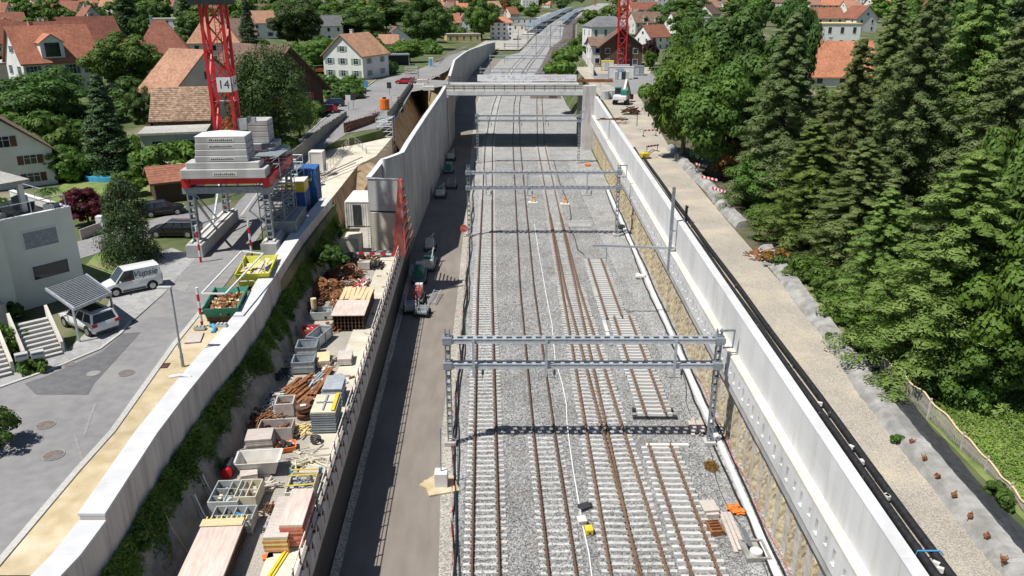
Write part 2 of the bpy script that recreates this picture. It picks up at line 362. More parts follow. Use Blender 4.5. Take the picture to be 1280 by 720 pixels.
M_turf = mat('turf', (.11,.175,.035), (.20,.24,.08), scale=1.2, rough=.95, bump=.6, bscale=6, spot=((.26,.22,.13), .25, .5))
def joints(m, w, h, dark=.72, streak=.74):
    """formwork joints and tie holes cast into a wall that runs along Y"""
    nt = m.node_tree; N = nt.nodes; L = nt.links; b = N['Principled BSDF']; lk = b.inputs['Base Color'].links[0]; src = lk.from_socket
    tc = [n for n in N if n.type == 'TEX_COORD'][0]; sp = N.new('ShaderNodeSeparateXYZ'); L.new(tc.outputs['Object'], sp.inputs[0])
    cb = N.new('ShaderNodeCombineXYZ'); L.new(sp.outputs[1], cb.inputs[0]); L.new(sp.outputs[2], cb.inputs[1])
    br = N.new('ShaderNodeTexBrick'); br.offset = 0; br.inputs['Scale'].default_value = 1; br.inputs['Brick Width'].default_value = w; br.inputs['Row Height'].default_value = h
    br.inputs['Mortar Size'].default_value = .012; br.inputs['Color1'].default_value = (1,1,1,1); br.inputs['Color2'].default_value = (.93,.93,.925,1); br.inputs['Mortar'].default_value = (dark,dark,dark,1)
    L.new(cb.outputs[0], br.inputs['Vector']); mx = N.new('ShaderNodeMixRGB'); mx.blend_type = 'MULTIPLY'; mx.inputs[0].default_value = 1
    L.new(src, mx.inputs[1]); L.new(br.outputs['Color'], mx.inputs[2]); out = mx.outputs[0]
    # water streaks
    cm = N.new('ShaderNodeCombineXYZ'); mu = N.new('ShaderNodeMath'); mu.operation = 'MULTIPLY'; mu.inputs[1].default_value = .06; L.new(sp.outputs[2], mu.inputs[0]); L.new(sp.outputs[1], cm.inputs[0]); L.new(mu.outputs[0], cm.inputs[1])
    nz = N.new('ShaderNodeTexNoise'); nz.inputs['Scale'].default_value = 3.2; nz.inputs['Detail'].default_value = 7; L.new(cm.outputs[0], nz.inputs['Vector'])
    rp = N.new('ShaderNodeValToRGB'); rp.color_ramp.elements[0].position = .5; rp.color_ramp.elements[1].position = .74; rp.color_ramp.elements[0].color = (1,1,1,1); rp.color_ramp.elements[1].color = (streak,streak*.99,streak*.97,1); L.new(nz.outputs['Fac'], rp.inputs[0])
    m3 = N.new('ShaderNodeMixRGB'); m3.blend_type = 'MULTIPLY'; m3.inputs[0].default_value = 1; L.new(out, m3.inputs[1]); L.new(rp.outputs[0], m3.inputs[2]); L.new(m3.outputs[0], b.inputs['Base Color'])
joints(M_conc_w, 2.5, 2.7, .86, .9); joints(M_conc, 2.4, 2.4, .7); joints(M_conc_s, 1.1, 2.7, .75)
M_mh = mat('cast iron cover', (.13,.105,.095), (.20,.17,.155), scale=9, rough=.7, bump=.5)
# ------------------------------------------------------------------ lines of the cutting (world metres)
def rw(Y): return .0094*Y
def yard_edge(Y): return -8.65-.036*Y
def lin(Y, a, b): return float(np.interp(Y, a, b))
def XL(Y): return lin(Y, [0, 24, 40, 60, 84.5, 85.5, 117, 126, 129, 170, 263, 330, 370, 450, 520], [-17.5,-17.55,-17.9,-18.4,-19.1,-28.3,-28.3,-21.6,-20.4,-22.4,-23.2,-19,-15.5,-10,0])
def XB(Y): return lin(Y, [0, 89, 94.8, 155, 170, 237, 300, 337, 400, 444, 520], [-8.65,-11.85,-12.6,-12.6,-13,-16.2,-16.2,-15.0,-12,-8.9,0])
def XR(Y): return lin(Y, [0, 160, 182, 230, 313, 365, 480, 560, 820, 1184, 1600, 2400], [16.1,17.5,17.2,15.5,15.5,20,29.5,43,63,117,165,280])
def tzl(Y): return tz(XL(Y), Y)
Ys = [-40, 0, 10, 20] + list(range(24, 84, 4)) + [84.5, 85.5] + list(range(88, 128, 4)) + [128, 129] + list(range(131, 250, 6)) + list(range(250, 520, 15)) + list(range(520, 1000, 40)) + [1000,1100,1250,1400,1600,1900,2300,3000,4500,7000]
t = MB(); rows = []
for Y in Ys:
    xl, xb, xr = XL(Y), XB(Y), XR(Y)
    if Y > 480: xl = xc(Y)-14; xb = xl+1
    yz = 4.7 if Y < 480 else 0.0
    if Y > 300: yz = 4.7*max(0, 1-(Y-300)/180)
    emb = 1.0 if Y < 186 else 1.0+6*sm((Y-186)/40)     # beyond the bridge the right bank is a slope
    Lx = [-4000, -2000, -1000, -600, -400, -300, -220, -170, -130, -100, -80, -65, -52, -40, -30]
    row = [(xl+x+30 if x > -200 else x, Y, tz(xl+x+30 if x > -200 else x, Y)-.02) for x in Lx]
    row += [(xl, Y, tz(xl, Y)-.02), (xl+.02, Y, yz), (xb-.25, Y, yz), (xb-.2, Y, -.06), (xr, Y, -.06)]
    row += [(xr+emb*.03+(emb-1), Y, tz(xr+10, Y)-.02)]
    Rx = [10, 17, 25, 34, 45, 58, 75, 95, 120, 160, 220, 320, 450, 700, 1200, 2200, 4200]
    row += [(xr+x, Y, tz(xr+x, Y)-.02) for x in Rx]
    rows.append(row)
t.sweep([r[::-1] for r in rows]); t.f = [f[::-1] for f in t.f]
ter = t.ob('ground', M_ground, kind='structure')

def band(name, m, fa, fb, Y0, Y1, z, step=4.0, n=1, zf=None):
    b = MB(); A = []; Bp = []; Y = Y0
    while True:
        A.append((fa(Y), Y, zf(fa(Y), Y)+z if zf else z)); Bp.append((fb(Y), Y, zf(fb(Y), Y)+z if zf else z))
        if Y >= Y1: break
        Y = min(Y+step*(1 if Y < 400 else 4), Y1)
    b.strip(A, Bp); return b.ob(name, m, kind='structure')
def road_edge(Y): return lin(Y, [20, 35.6, 50.9, 81, 151, 230, 337, 420], [-3.2,-4.0,-5.1,-5.8,-7.9,-10.3,-8.5,-3])
band('trackbed', M_ballast, lambda Y: road_edge(Y)+.5 if Y < 420 else xc(Y)-5, lambda Y: (16.0 if Y < 184 else XR(Y)), 15, 2400, -.03)
band('service_road', M_asph_b, lambda Y: XB(Y)-.15, road_edge, 15, 400, -.02)
band('gravel_verge', M_pale, lambda Y: road_edge(Y)-.02, lambda Y: road_edge(Y)+.75, 15, 400, -.012)
band('yard_floor', M_yard, lambda Y: (XL(Y) if Y < 84 else -19.1)+.6, lambda Y: XB(Y)-.3 if Y > 89 else yard_edge(Y)-.3, 15, 92, 4.712)
band('pit_floor', M_earth, lambda Y: XL(Y)+.05, lambda Y: XB(Y)-.3, 92, 300, 4.715)
band('gravel_path', M_path, lambda Y: 16.15+rw(Y), lambda Y: lin(Y, [15, 40, 60, 80, 110, 150, 180], [20.6,20.9,21.2,21.6,22.5,24.5,27]), 10, 168, .01, zf=tz)
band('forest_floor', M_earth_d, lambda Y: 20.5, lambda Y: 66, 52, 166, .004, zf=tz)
band('site_yard', M_path, lambda Y: 17.6, lambda Y: lin(Y, [168, 180, 215, 235], [26,30,36,40]), 168, 232, .015, zf=tz)
band('site_road', M_asph, lambda Y: lin(Y,[168,185,200],[24.0,22,20]), lambda Y: lin(Y, [165, 180, 215], [26.5,31,38]), 168, 212, .03, zf=tz)
band('grass_verge', M_turf, lambda Y: 22.2, lambda Y: 60, 15, 60, .01, zf=tz)

# streets on the left
def ground_sheet(name, m, L, Rr, dz, n=10):
    """strip between two pixel-surveyed edges, laid on the ground"""
    A, Bp = [], []
    for (e, out) in ((L, A), (Rr, Bp)):
        pts = [G(*p) for p in e]
        for i in range(len(pts)-1):
            k = n
            for j in range(k+(i == len(pts)-2)):
                p = pts[i].lerp(pts[i+1], j/k); out.append((p.x, p.y, tz(p.x, p.y)+dz))
    k = min(len(A), len(Bp)); b = MB(); rows = []
    for i in range(k):
        r = []
        for j in range(9):
            q = Vector(A[i]).lerp(Vector(Bp[i]), j/8); r.append((q.x, q.y, tz(q.x, q.y)+dz))
        rows.append(r)
    b.sweep(rows); return b.ob(name, m, kind='structure')
ground_sheet('street', M_asph, [(-190,720),(-60,505),(60,462),(125,437),(165,405),(205,368),(245,322),(300,250),(345,205),(398,155),(420,137),(440,122),(470,102),(485,97),(520,88),(552,76),(578,62)],
             [(-20,720),(100,590),(145,540),(190,475),(222,430),(262,380),(285,352),(352,255),(372,217),(405,186),(434,167),(470,161),(488,157),(503,135),(516,112),(560,88),(588,64)], .03)
ground_sheet('side_street', M_asph, [(30,318),(105,300),(200,272),(290,250)], [(30,345),(105,322),(205,292),(262,290)], .02)
ground_sheet('cross_street', M_asph, [(505,98),(540,100),(562,101)], [(500,118),(530,112),(560,107)], .045)
ground_sheet('paved_forecourt', M_pave, [(60,460),(125,400),(160,330),(215,310)], [(123,436),(163,404),(205,367),(245,322)], .026)
ground_sheet('paved_forecourt', M_pave, [(-60,480),(-10,470),(60,440)], [(-60,503),(0,484),(123,436)], .022)
ground_sheet('asphalt_patch', M_asph_d, [(31,480),(60,470),(128,440),(154,417)], [(45,494),(110,494),(118,480),(176,416)], .042)
ground_sheet('sand_strip', M_sand, [(-8,720),(100,590),(145,540),(190,475),(222,430),(250,394)], [(60,720),(140,610),(185,545),(222,492),(262,438),(300,394)], .036)
def kerb(name, pts, w, h, m=M_kerb):
    b = MB(); P = [G(*p) for p in pts]; fine = []
    for i in range(len(P)-1):
        for j in range(6): fine.append(P[i].lerp(P[i+1], j/6))
    fine.append(P[-1]); rows = []
    for i, p in enumerate(fine):
        d = (fine[min(i+1, len(fine)-1)]-fine[max(i-1, 0)]); n = Vector((-d.y, d.x, 0)).normalized()*w/2
        z = tz(p.x, p.y); rows.append([(p.x-n.x, p.y-n.y, z), (p.x-n.x, p.y-n.y, z+h), (p.x+n.x, p.y+n.y, z+h), (p.x+n.x, p.y+n.y, z)])
    b.sweep(rows); return b.ob(name, m, kind='structure')
kerb('kerb', [(-14,720),(96,590),(141,540),(187,475),(219,430),(248,394),(262,376)], .32, .1)
kerb('kerb', [(-60,503),(0,485),(60,464),(125,437),(150,418),(163,403)], .22, .1)
kerb('kerb', [(330,215),(398,155),(440,122),(470,100)], .2, .12)
ground_sheet('lawn', M_turf, [(95,345),(120,318),(165,310)], [(120,380),(160,345),(160,325)], .03)
ground_sheet('lawn', M_turf, [(60,250),(100,205),(180,180)], [(110,280),(190,245),(235,200)], .02)
ground_sheet('lawn', M_turf, [(392,110),(425,100),(445,98)], [(396,126),(425,112),(445,104)], .02)
# faint worn lines and tyre marks are real paint on the street
ground_sheet('lane_marking', M_kerb, [(300,270),(322,240)], [(302.5,270),(324,240)], .045)
M_worn = mat('faded street marks', (.235,.23,.228), (.28,.275,.27), scale=3, rough=.9)
for a_, b_ in (([(92,545),(100,575),(97,590)],[(96,545),(105,575),(101,590)]),([(104,545),(112,520),(118,505)],[(107,546),(115,521),(121,506)]),([(150,520),(185,470),(215,425)],[(152,521),(188,471),(218,426)]),([(215,362),(222,352)],[(232,366),(238,354)])): ground_sheet('worn_paint', M_worn, a_, b_, .044)
M_bed = mat('old brown ballast', (.075,.06,.052), (.18,.145,.125), cell=9, rough=.95, bump=1, bscale=20)
band('old_trackbed', M_bed, lambda Y: float(np.interp(Y,[186,240,313,365,480,560,820,1184,1700],[6,5.2,8,13,22,33,51,98,164])), lambda Y: XR(Y)-.5, 245, 1500, -.018)
band('station_ground', M_pale, lambda Y: xc(Y)-34, lambda Y: xc(Y)-6, 452, 1300, .03, zf=tz)
# far hills closing the view
b = MB(); rows = []
for k in range(60):
    X = -4200+k*145; rr = random.Random(k)
    h = 150+60*math.sin(k*.35)+35*math.sin(k*.9+1)
    rows.append([(X, 4000, 0), (X, 4600, h*.6), (X, 5400, h), (X, 7500, h*.6)])
b.sweep(rows); b.f = [f[::-1] for f in b.f]
b.ob('hills', M_lf_d, kind='structure')
# ------------------------------------------------------------------ right retaining wall
def zl(Y): return 6.85
def zcap(Y): return 9.25+lin(Y, [20, 60, 165], [0, .35, 1.3])
RW = thing('retaining_wall', 'long white concrete retaining wall with slotted beam over rough round piles beside the tracks', 'wall', (14.8, 18, 0))
Y0, Y1 = 18.0, 163.0
def xsec(name, m, prof, Ya, Yb, parent, step=5.0, gap=.02, **kw):
    b = MB(); Y = Ya
    while Y < Yb-.01:
        Yn = min(Y+step, Yb)
        b.sweep([[(x+rw(y), y, z(y) if callable(z) else z) for x, z in prof] for y in (Y+gap/2, Yn-gap/2)], closed=True, caps=True)
        Y = Yn
    b.f = [f[::-1] for f in b.f]
    return b.ob(name, m, parent, world=True, **kw)
xsec('parapet', M_conc_w, [(14.9,6.6),(14.9,lambda y: zcap(y)),(15.5,lambda y: zcap(y)),(15.5,6.6)], Y0, Y1, RW, 7.5, .015)
xsec('parapet_coping', M_cope, [(14.885,lambda y: zcap(y)+.002),(14.885,lambda y: zcap(y)+.05),(15.52,lambda y: zcap(y)+.05),(15.52,lambda y: zcap(y)+.002)], Y0, Y1, RW, 7.5, .01)
xsec('ledge', M_ledge, [(14.34,6.7),(14.34,6.86),(14.9,6.86),(14.9,6.7)], Y0, Y1, RW, 7.5, .01)
# slotted capping beam: face strips around real recesses
b = MB(); y = Y0; zt, zb2 = 6.7, 4.95
def face(y0, y1, z0, z1, d=0.0): b.add([(14.36+rw(y0)+d,y0,z0),(14.36+rw(y1)+d,y1,z0),(14.36+rw(y1)+d,y1,z1),(14.36+rw(y0)+d,y0,z1)], [(0,3,2,1)])
k = 0
while y < Y1-1.9:
    sl = [(y+.52, y+.84, 5.45, 6.25)] if k % 2 == 0 else [(y+.55, y+.80, 5.75, 6.2)]
    yy = y
    for (a, e, z0, z1) in sl:
        face(yy, a, zb2, zt); face(a, e, zb2, z0); face(a, e, z1, zt)
        x = 14.36+rw(a); X2 = x+.22
        face(a, e, z0, z1, .22)
        b.add([(x,a,z0),(X2,a,z0),(X2,a,z1),(x,a,z1)], [(0,1,2,3)]); b.add([(x,e,z0),(X2,e,z0),(X2,e,z1),(x,e,z1)], [(3,2,1,0)])
        b.add([(x,a,z1),(X2,a,z1),(X2,e,z1),(x,e,z1)], [(0,1,2,3)]); b.add([(x-.05,a-.03,z0),(X2,a,z0),(X2,e,z0),(x-.05,e+.03,z0)], [(3,2,1,0)])
        yy = e
    yn = y+(1.25 if k % 2 else 1.0); face(yy, yn, zb2, zt); y = yn; k += 1
face(y, Y1, zb2, zt)
b.add([(14.36+rw(Y0),Y0,zb2),(15.4+rw(Y0),Y0,zb2),(15.4+rw(Y1),Y1,zb2),(14.36+rw(Y1),Y1,zb2)], [(0,1,2,3)])
b.ob('slotted_beam', M_conc_w, RW, world=True)
xsec('beam_joint', M_dark, [(14.42,4.86),(14.42,4.95),(15.3,4.95),(15.3,4.86)], Y0, Y1, RW, 7.5, .01)
xsec('waling_beam', M_conc, [(14.5,4.25),(14.5,4.86),(16.05,4.86),(16.05,4.25)], Y0, Y1, RW, 7.5, .02)
xsec('sprayed_infill', M_infill, [(15.12,-.05),(15.12,4.3),(15.3,4.3),(15.3,-.05)], Y0, Y1, RW, 7.5, .0)
pm = None
for i in range(81):
    y = 21+i*1.74
    if pm is None:
        b = MB(); n = 14; rws = []
        for kz in range(15):
            z = 4.3-kz*4.35/14; g = random.Random(kz)
            rws.append([(math.cos(2*math.pi*j/n)*(.33+.06*kz/14+g.uniform(-.02,.02)+rnd.uniform(-.045,.045)), math.sin(2*math.pi*j/n)*(.33+.06*kz/14+rnd.uniform(-.045,.045)), z) for j in range(n)])
        b.sweep(rws, closed=True); b.f = [f[::-1] for f in b.f]
        o = b.ob('pile', M_pile, RW); pm = o
    else:
        o = pm.copy(); COL.objects.link(o)
    o.location = (15.24+rw(y)-14.8, y-18, 0); o.rotation_euler = (0, 0, i*2.1)

# ------------------------------------------------------------------ drainage channel, hoses along the right wall foot
def along(name, m, fx, Ya, Yb, z, r, label, cat, wob=.05, n=8, group=None, step=1.5, seed=1):
    g = random.Random(seed); pts = []; y = Ya
    while y <= Yb: pts.append((fx(y)+g.uniform(-wob, wob), y, (z(y) if callable(z) else z)+g.uniform(0, wob*.3))); y += step
    b = MB(); b.path(pts, r, n); return b.ob(name, m, None, label, cat, group, smooth=True)
b = MB(); b.sweep([[(13.98+rw(y)+.06*math.sin(y*.3), y, -.02), (14.02+rw(y)+.06*math.sin(y*.3), y, .14), (14.40+rw(y), y, .16), (14.44+rw(y), y, -.02)] for y in np.arange(24, 128, 1.0)])
b.ob('drain_cover', M_cope, None, 'white band of covering boards along the foot of the pile wall', 'cover', origin=(14.2, 24, 0))
along('hose', M_black, lambda y: 13.80+rw(y)+.1*math.sin(y*.21), 24, 128, .09, .075, 'black hose lying on the track side of the white covering boards', 'hose')
along('hose', M_black, lambda y: 14.60+rw(y)+.05*math.sin(y*.3), 24, 128, .09, .08, 'black hose between the white covering boards and the rough piles', 'hose', seed=2)
along('cable', M_dark, lambda y: 13.25+rw(y)+.28*math.sin(y*.55)+.2*math.sin(y*.23), 27, 62, .05, .025, 'thin dark cable looping on the ballast by the rusty crate', 'cable', seed=3)
along('cable', M_red_w, lambda y: 14.75+rw(y)+.14*math.sin(y*.9), 27, 60, .2, .025, 'thin red cable along the foot of the rough piles', 'cable', seed=4)
# ------------------------------------------------------------------ pipes on the right path
def pipe_x(y): return 16.24+rw(y)*1.1
b = MB(); b.path([(pipe_x(y)+.03*math.sin(y*.4), y, tz(17, y)+.24) for y in np.arange(18, 116, 2.0)], .18, 12)
P1 = b.ob('pipeline', M_black, None, 'black pipeline lying closest to the white parapet', 'pipe', 'black pipelines along the parapet', smooth=True)
b = MB(); b.path([(pipe_x(y)+.56+.03*math.sin(y*.33+1), y, tz(17, y)+.24) for y in np.arange(18, 112, 2.0)], .18, 12)
P2 = b.ob('pipeline', M_black, None, 'black pipeline lying on the gravel side of the pair', 'pipe', 'black pipelines along the parapet', smooth=True)
for P, dx in ((P1, 0), (P2, .56)):
    for y in (22, 27, 32, 38, 44, 50, 58, 66, 75, 85):
        b = MB(); b.tube((pipe_x(y)+dx, y-.1, tz(17,y)+.2), (pipe_x(y)+dx, y+.1, tz(17,y)+.2), .2, 12); b.ob('coupling', M_dark, P, world=True, smooth=True)
p = U(1155,690,8.9)
b = MB(); b.path([(pipe_x(p.y)-.3, p.y, 8.65), (pipe_x(p.y)-.2, p.y+.05, 8.92), (pipe_x(p.y)+.7, p.y+.05, 8.92), (pipe_x(p.y)+.85, p.y, 8.75)], .035, 6)
b.ob('strap', M_blue_l, None, 'bright blue strap tied across the two black pipelines', 'strap')
for i, (px, py) in enumerate([(1060,573),(1120,617),(1095,616),(1057,555),(1155,700),(1160,707),(1034,501)]):
    p = U(px, py, 8.95); b = MB(); b.box((pipe_x(p.y)+.28, p.y, 8.76), (.16,.26,.2), rz=.2*i)
    b.ob('packing_block', M_white_d, None, 'pale packing block wedged between the two black pipelines', 'block', 'packing blocks between the pipelines')
pp = U(857,277,8.7); b = MB(); b.tube((pp.x,pp.y,8.5), (pp.x,pp.y,10.2), .14, 8); b.tube((pp.x,pp.y,10.2),(pp.x+.06,pp.y,10.3),.19,8)
b.ob('standpipe', M_black, None, 'short black standpipe rising beside the black pipelines', 'pipe')
# rough old wall on the right of the path with cut bar stubs
def rough_wall(name, pts, w, h, m, label, seed):
    g = random.Random(seed); b = MB(); fine = []
    for i in range(len(pts)-1):
        for j in range(16): fine.append(Vector(pts[i]).lerp(Vector(pts[i+1]), j/16))
    rows = []
    for p in fine:
        hh = h+g.uniform(-.03, .03); ww = w+g.uniform(-.05, .05)
        rows.append([(p.x-ww/2-.25-g.uniform(0,.1), p.y, p.z-.1), (p.x-ww/2+g.uniform(0,.08), p.y, p.z+hh*.75), (p.x-ww*.1, p.y, p.z+hh+g.uniform(-.03,.03)), (p.x+ww/2, p.y, p.z+hh+g.uniform(-.03,.03)), (p.x+ww/2, p.y, p.z-.1)])
    b.sweep(rows, caps=True); b.f = [f[::-1] for f in b.f]
    return b.ob(name, m, None, label, 'wall')
rp = [G(*p) for p in [(1300,745),(1257,700),(1190,617),(1130,545),(1085,488),(1048,430),(1010,385),(985,350),(955,310)]]
rough_wall('old_wall', rp, 1.0, .5, M_conc_o, 'low broken old concrete wall with rusty stubs along the right edge of the gravel path', 5)
rp2 = [G(*p) for p in [(928,285),(905,262),(890,240),(870,222),(850,200),(838,185)]]
rough_wall('old_wall', rp2, .9, .7, M_conc_o, 'crumbling pale wall remnant below the red and white boards in the tree shade', 6)
for i, (px, py) in enumerate([(1140,550),(1156,571),(1172,593),(1193,617),(1213,643),(1234,668),(1255,697)]):
    p = U(px, py, 9.1); b = MB()
    for k in range(4): b.tube((p.x+rnd.uniform(-.1,.1), p.y+rnd.uniform(-.1,.1), 8.8), (p.x+rnd.uniform(-.15,.15), p.y+rnd.uniform(-.15,.15), 9.2), .02, 5)
    b.box((p.x, p.y, 9.05), (.2,.2,.12), rz=i)
    b.ob('bar_stub', M_rust, None, 'rusty tuft of cut reinforcing bars on top of the low broken wall', 'stub', 'rusty bar stubs on the old wall')
b = MB(); L1 = [G(*p) for p in [(1300,722),(1240,655),(1180,585),(1130,525),(1105,490),(1070,440)]]
b.sweep([[(p.x-.25,p.y,p.z+.25),(p.x,p.y,p.z+.42),(p.x+.5,p.y,p.z+.3),(p.x+1.05,p.y,p.z+.1)] for p in [Vector(L1[i]).lerp(Vector(L1[i+1]), j/6)+Vector((rnd.uniform(-.08,.08),0,rnd.uniform(-.05,.05))) for i in range(len(L1)-1) for j in range(6)]]); b.f = [f[::-1] for f in b.f]
b.ob('geotextile_sheet', M_dark, None, 'dark sheet strip between the low broken wall and the trellis fence', 'sheet')
# trellis fence
fp = [G(*p) for p in [(1100,470),(1125,492),(1160,525),(1200,563),(1232,590),(1262,620),(1295,660)]]
FE = thing('trellis_fence', 'sagging pale wooden trellis fence at the lawn edge under the trees', 'fence', fp[0])
fine = [fp[i].lerp(fp[i+1], j/8) for i in range(len(fp)-1) for j in range(8)]+[fp[-1]]
for i in range(len(fine)):
    fine[i] = fine[i]+Vector((.04*math.sin(i*1.1), 0, 0))
H_ = [1.15-.7*sm((i-12)/30)+.08*math.sin(i) for i in range(len(fine))]
b = MB()
for i in range(len(fine)-1):
    for j in range(3):
        t0 = j/3; p = fine[i].lerp(fine[i+1], t0); q = fine[i].lerp(fine[i+1], min(1, t0+.35)); h = H_[i]
        b.bar(p+Vector((0,0,.05)), q+Vector((.03,0,h)), .028, .016)
        b.bar(q+Vector((.03,0,.05)), p+Vector((0,0,h)), .028, .016)
b.ob('lattice', M_wood_g, FE, world=True)
b = MB(); b.path([p+Vector((0,0,h+.03)) for p, h in zip(fine, H_)], .045, 6); b.ob('top_rail', M_wood, FE, world=True)
for i in range(0, len(fine), 8):
    b = MB(); b.bar(fine[i], fine[i]+Vector((0,0,H_[i]+.2)), .09); b.ob('post', M_wood_g, FE, world=True)

# ------------------------------------------------------------------ tracks
def rail_mesh(fx, off, Ya, Yb, z, parent, m, step=4.0):
    b = MB(); rows = []; y = Ya
    prof = [(-.075,0),(.075,0),(.075,.02),(.016,.045),(.016,.12),(.037,.13),(.037,.17),(-.037,.17),(-.037,.13),(-.016,.12),(-.016,.045),(-.075,.02)]
    while True:
        s1 = fx(y+.5)-fx(y-.5)
        rows.append([(fx(y)+off*(1)+dx, y-off*s1, z+dz) for dx, dz in prof])
        if y >= Yb: break
        y = min(y+step*(1 if y < 250 else 3), Yb)
    b.sweep(rows, closed=True, caps=True); b.f = [f[::-1] for f in b.f]
    return b.ob('rail', m, parent, world=True)
def sleeper_bm(L=2.5):
    b = MB(); hs = [(-.5,.0),(-.36,.0),(-.28,-.012),(-.1,-.03),(.1,-.03),(.28,-.012),(.36,.0),(.5,0)]
    rows = [[(x*L,-.14,-.16),(x*L,-.11,.06+dz),(x*L,.11,.06+dz),(x*L,.14,-.16)] for x, dz in hs]
    b.sweep(rows, caps=True); return b
def track(label, fx, Ya, Yb, z=0.0, L=2.5, mr=None, sl=(None, None), pitch=.62, parts=100, jig=0.0, msl=None, group=None, name='railway_track'):
    T = thing(name, label, 'railway track', (fx(Ya), Ya, 0), 0, group)
    for o in (-.755, .755): rail_mesh(fx, o, Ya, Yb, z+.07, T, mr or M_rail_d)
    proto = None; y = sl[0] or Ya+.3; yend = sl[1] or Yb; n = 0; rest = MB(); sb = sleeper_bm(L)
    clips = MB()
    while y < yend:
        x = fx(y); an = -math.atan(fx(y+.5)-fx(y-.5))
        if n < parts:
            if proto is None: o = sb.ob('sleeper', msl or M_sleep, T); proto = o
            else: o = proto.copy(); COL.objects.link(o)
            o.location = (x-fx(Ya)+rnd.uniform(-jig, jig), y-Ya, z+rnd.uniform(-.012,.004)); o.rotation_euler = (0, 0, an+rnd.uniform(-jig, jig)*.3)
        else:
            rest.add([(v[0]+x, v[1]+y+math.tan(an)*v[0], v[2]+z) for v in sb.v], sb.f)
        if y < 120:
            for o2 in (-.755, .755):
                for sd in (-.11, .11): clips.box((x+o2+sd, y, z+.085), (.09,.12,.04))
        y += pitch; n += 1
    if rest.v: rest.ob('sleepers_beyond', msl or M_sleep, T, world=True, kind='stuff')
    if clips.v: clips.ob('rail_fastenings', M_rust_d, T, world=True, kind='stuff')
    return T
fA = lambda y: xc(y)
fB = lambda y: float(np.interp(y, [0, 35.6, 50.9, 81, 168, 230, 300], [3.6, 2.8, 2.3, 1.6, .9, 1.3, 3.4])) if y < 300 else xc(y)+5.7
fC = lambda y: float(np.interp(y, [0, 168, 240, 313, 365, 480, 560, 820, 1184, 1700], [6.2, 6.06, 8, 11, 16.2, 25.5, 37, 56, 104, 170]))
track('leftmost railway track with pale concrete sleepers and dark rails running under the bridge', fA, 22, 1500, .0)
track('track between the leftmost track and the switch, its sleepers buried beyond the first gantry', fB, 22, 1200, -.02, sl=(22.2, 51), L=2.4)
track('far dark track curving away right of the bridge beyond the switch', lambda y: fC(y)+4.2, 245, 1400, .0, mr=M_rail_d, msl=M_wood_d, parts=0)
# switch: two tracks sharing long sleepers
SW = thing('railway_switch', 'brown railed switch whose rails split into two on long shared sleepers', 'railway switch', (6.1, 22, 0))
fC2 = lambda y: float(np.interp(y, [0, 20, 35.6, 50.9, 81, 110, 160], [8.5, 8.3, 7.8, 7.36, 6.5, 6.22, 6.1]))
for o in (-.755, .755):
    rail_mesh(fC, o, 22, 1400, .07, SW, M_rail); rail_mesh(fC2, o, 22, 112, .072, SW, M_rail)
pro = {}; n = 0; y = 22.2; rest = MB(); cl = MB()
while y < 420:
    xa, xb_ = fC(y), fC2(y) if y < 112 else fC(y); w = round((2.5+abs(xb_-xa))*5)/5
    if n < 100:
        if w not in pro: o = sleeper_bm(w).ob('sleeper', M_sleep, SW); pro[w] = o
        else: o = pro[w].copy(); COL.objects.link(o)
        o.location = ((xa+xb_)/2-6.1+rnd.uniform(-.05,.05), y-22, rnd.uniform(-.015,.004))
    elif y < 168:
        rest.add([(v[0]+xa, v[1]+y, v[2]-.035) for v in sleeper_bm(2.5).v], sleeper_bm(2.5).f)
    if y < 110:
        for x in (xa-.755, xa+.755, xb_-.755, xb_+.755):
            for sd in (-.11, .11): cl.box((x+sd, y, .085), (.09,.12,.04))
    y += .6; n += 1
rest.ob('sleepers_beyond', M_sleep, SW, world=True, kind='stuff'); cl.ob('rail_fastenings', M_rust_d, SW, world=True, kind='stuff')
# loose track panels
def panel(label, X, Ya, Yb, za, zb, L=2.6, dx=0.0):
    T = thing('loose_track', label, 'track panel', (X, Ya, 0), 0, 'loose track panels on the right')
    for o in (-.755, .755):
        b = MB(); b.bar((X+o, Ya, za+.15), (X+o+dx, Yb, zb+.15), .08, .15); b.bar((X+o, Ya, za+.075), (X+o+dx, Yb, zb+.075), .15, .025)
        b.ob('rail', M_rail, T, world=True)
    n = max(2, int((Yb-Ya)/.62)); pr = None
    for i in range(n):
        t0 = (i+.5)/n; y = Ya+(Yb-Ya)*t0; z = za+(zb-za)*t0
        if pr is None: o = sleeper_bm(L).ob('sleeper', M_sleep, T); pr = o
        else: o = pr.copy(); COL.objects.link(o)
        o.location = (dx*t0+rnd.uniform(-.06,.06), y-Ya, z+rnd.uniform(-.01,.01)); o.rotation_euler = (0, 0, rnd.uniform(-.02,.02))
    b = MB()
    for i in range(n):
        y = Ya+(Yb-Ya)*(i+.5)/n; z = za+(zb-za)*(i+.5)/n
        for o2 in (-.755,.755):
            for sd in (-.11,.11): b.box((X+o2+sd+dx*(i+.5)/n, y, z+.085), (.09,.12,.04))
    b.ob('rail_fastenings', M_rust_d, T, world=True, kind='stuff')
    return T
panel('loose track panel with rusty rails nearest the camera beside the rusty crate', 10.75, 22, 48.9, .12, .1, dx=-.4)
panel('loose track panel lying under the first gantry with its near end raised on bearers', 10.72, 52.6, 72.5, .42, .2)
panel('loose track panel farthest along, overlapping the next panel with its end', 9.95, 72.0, 90.5, .3, .14, dx=-.1)
b = MB(); b.box((10.9, 48.9, .1), (3.0,.28,.22)); b.ob('bearer', M_white_d, None, 'single pale sleeper lying across the end of the nearest loose track panel', 'sleeper')
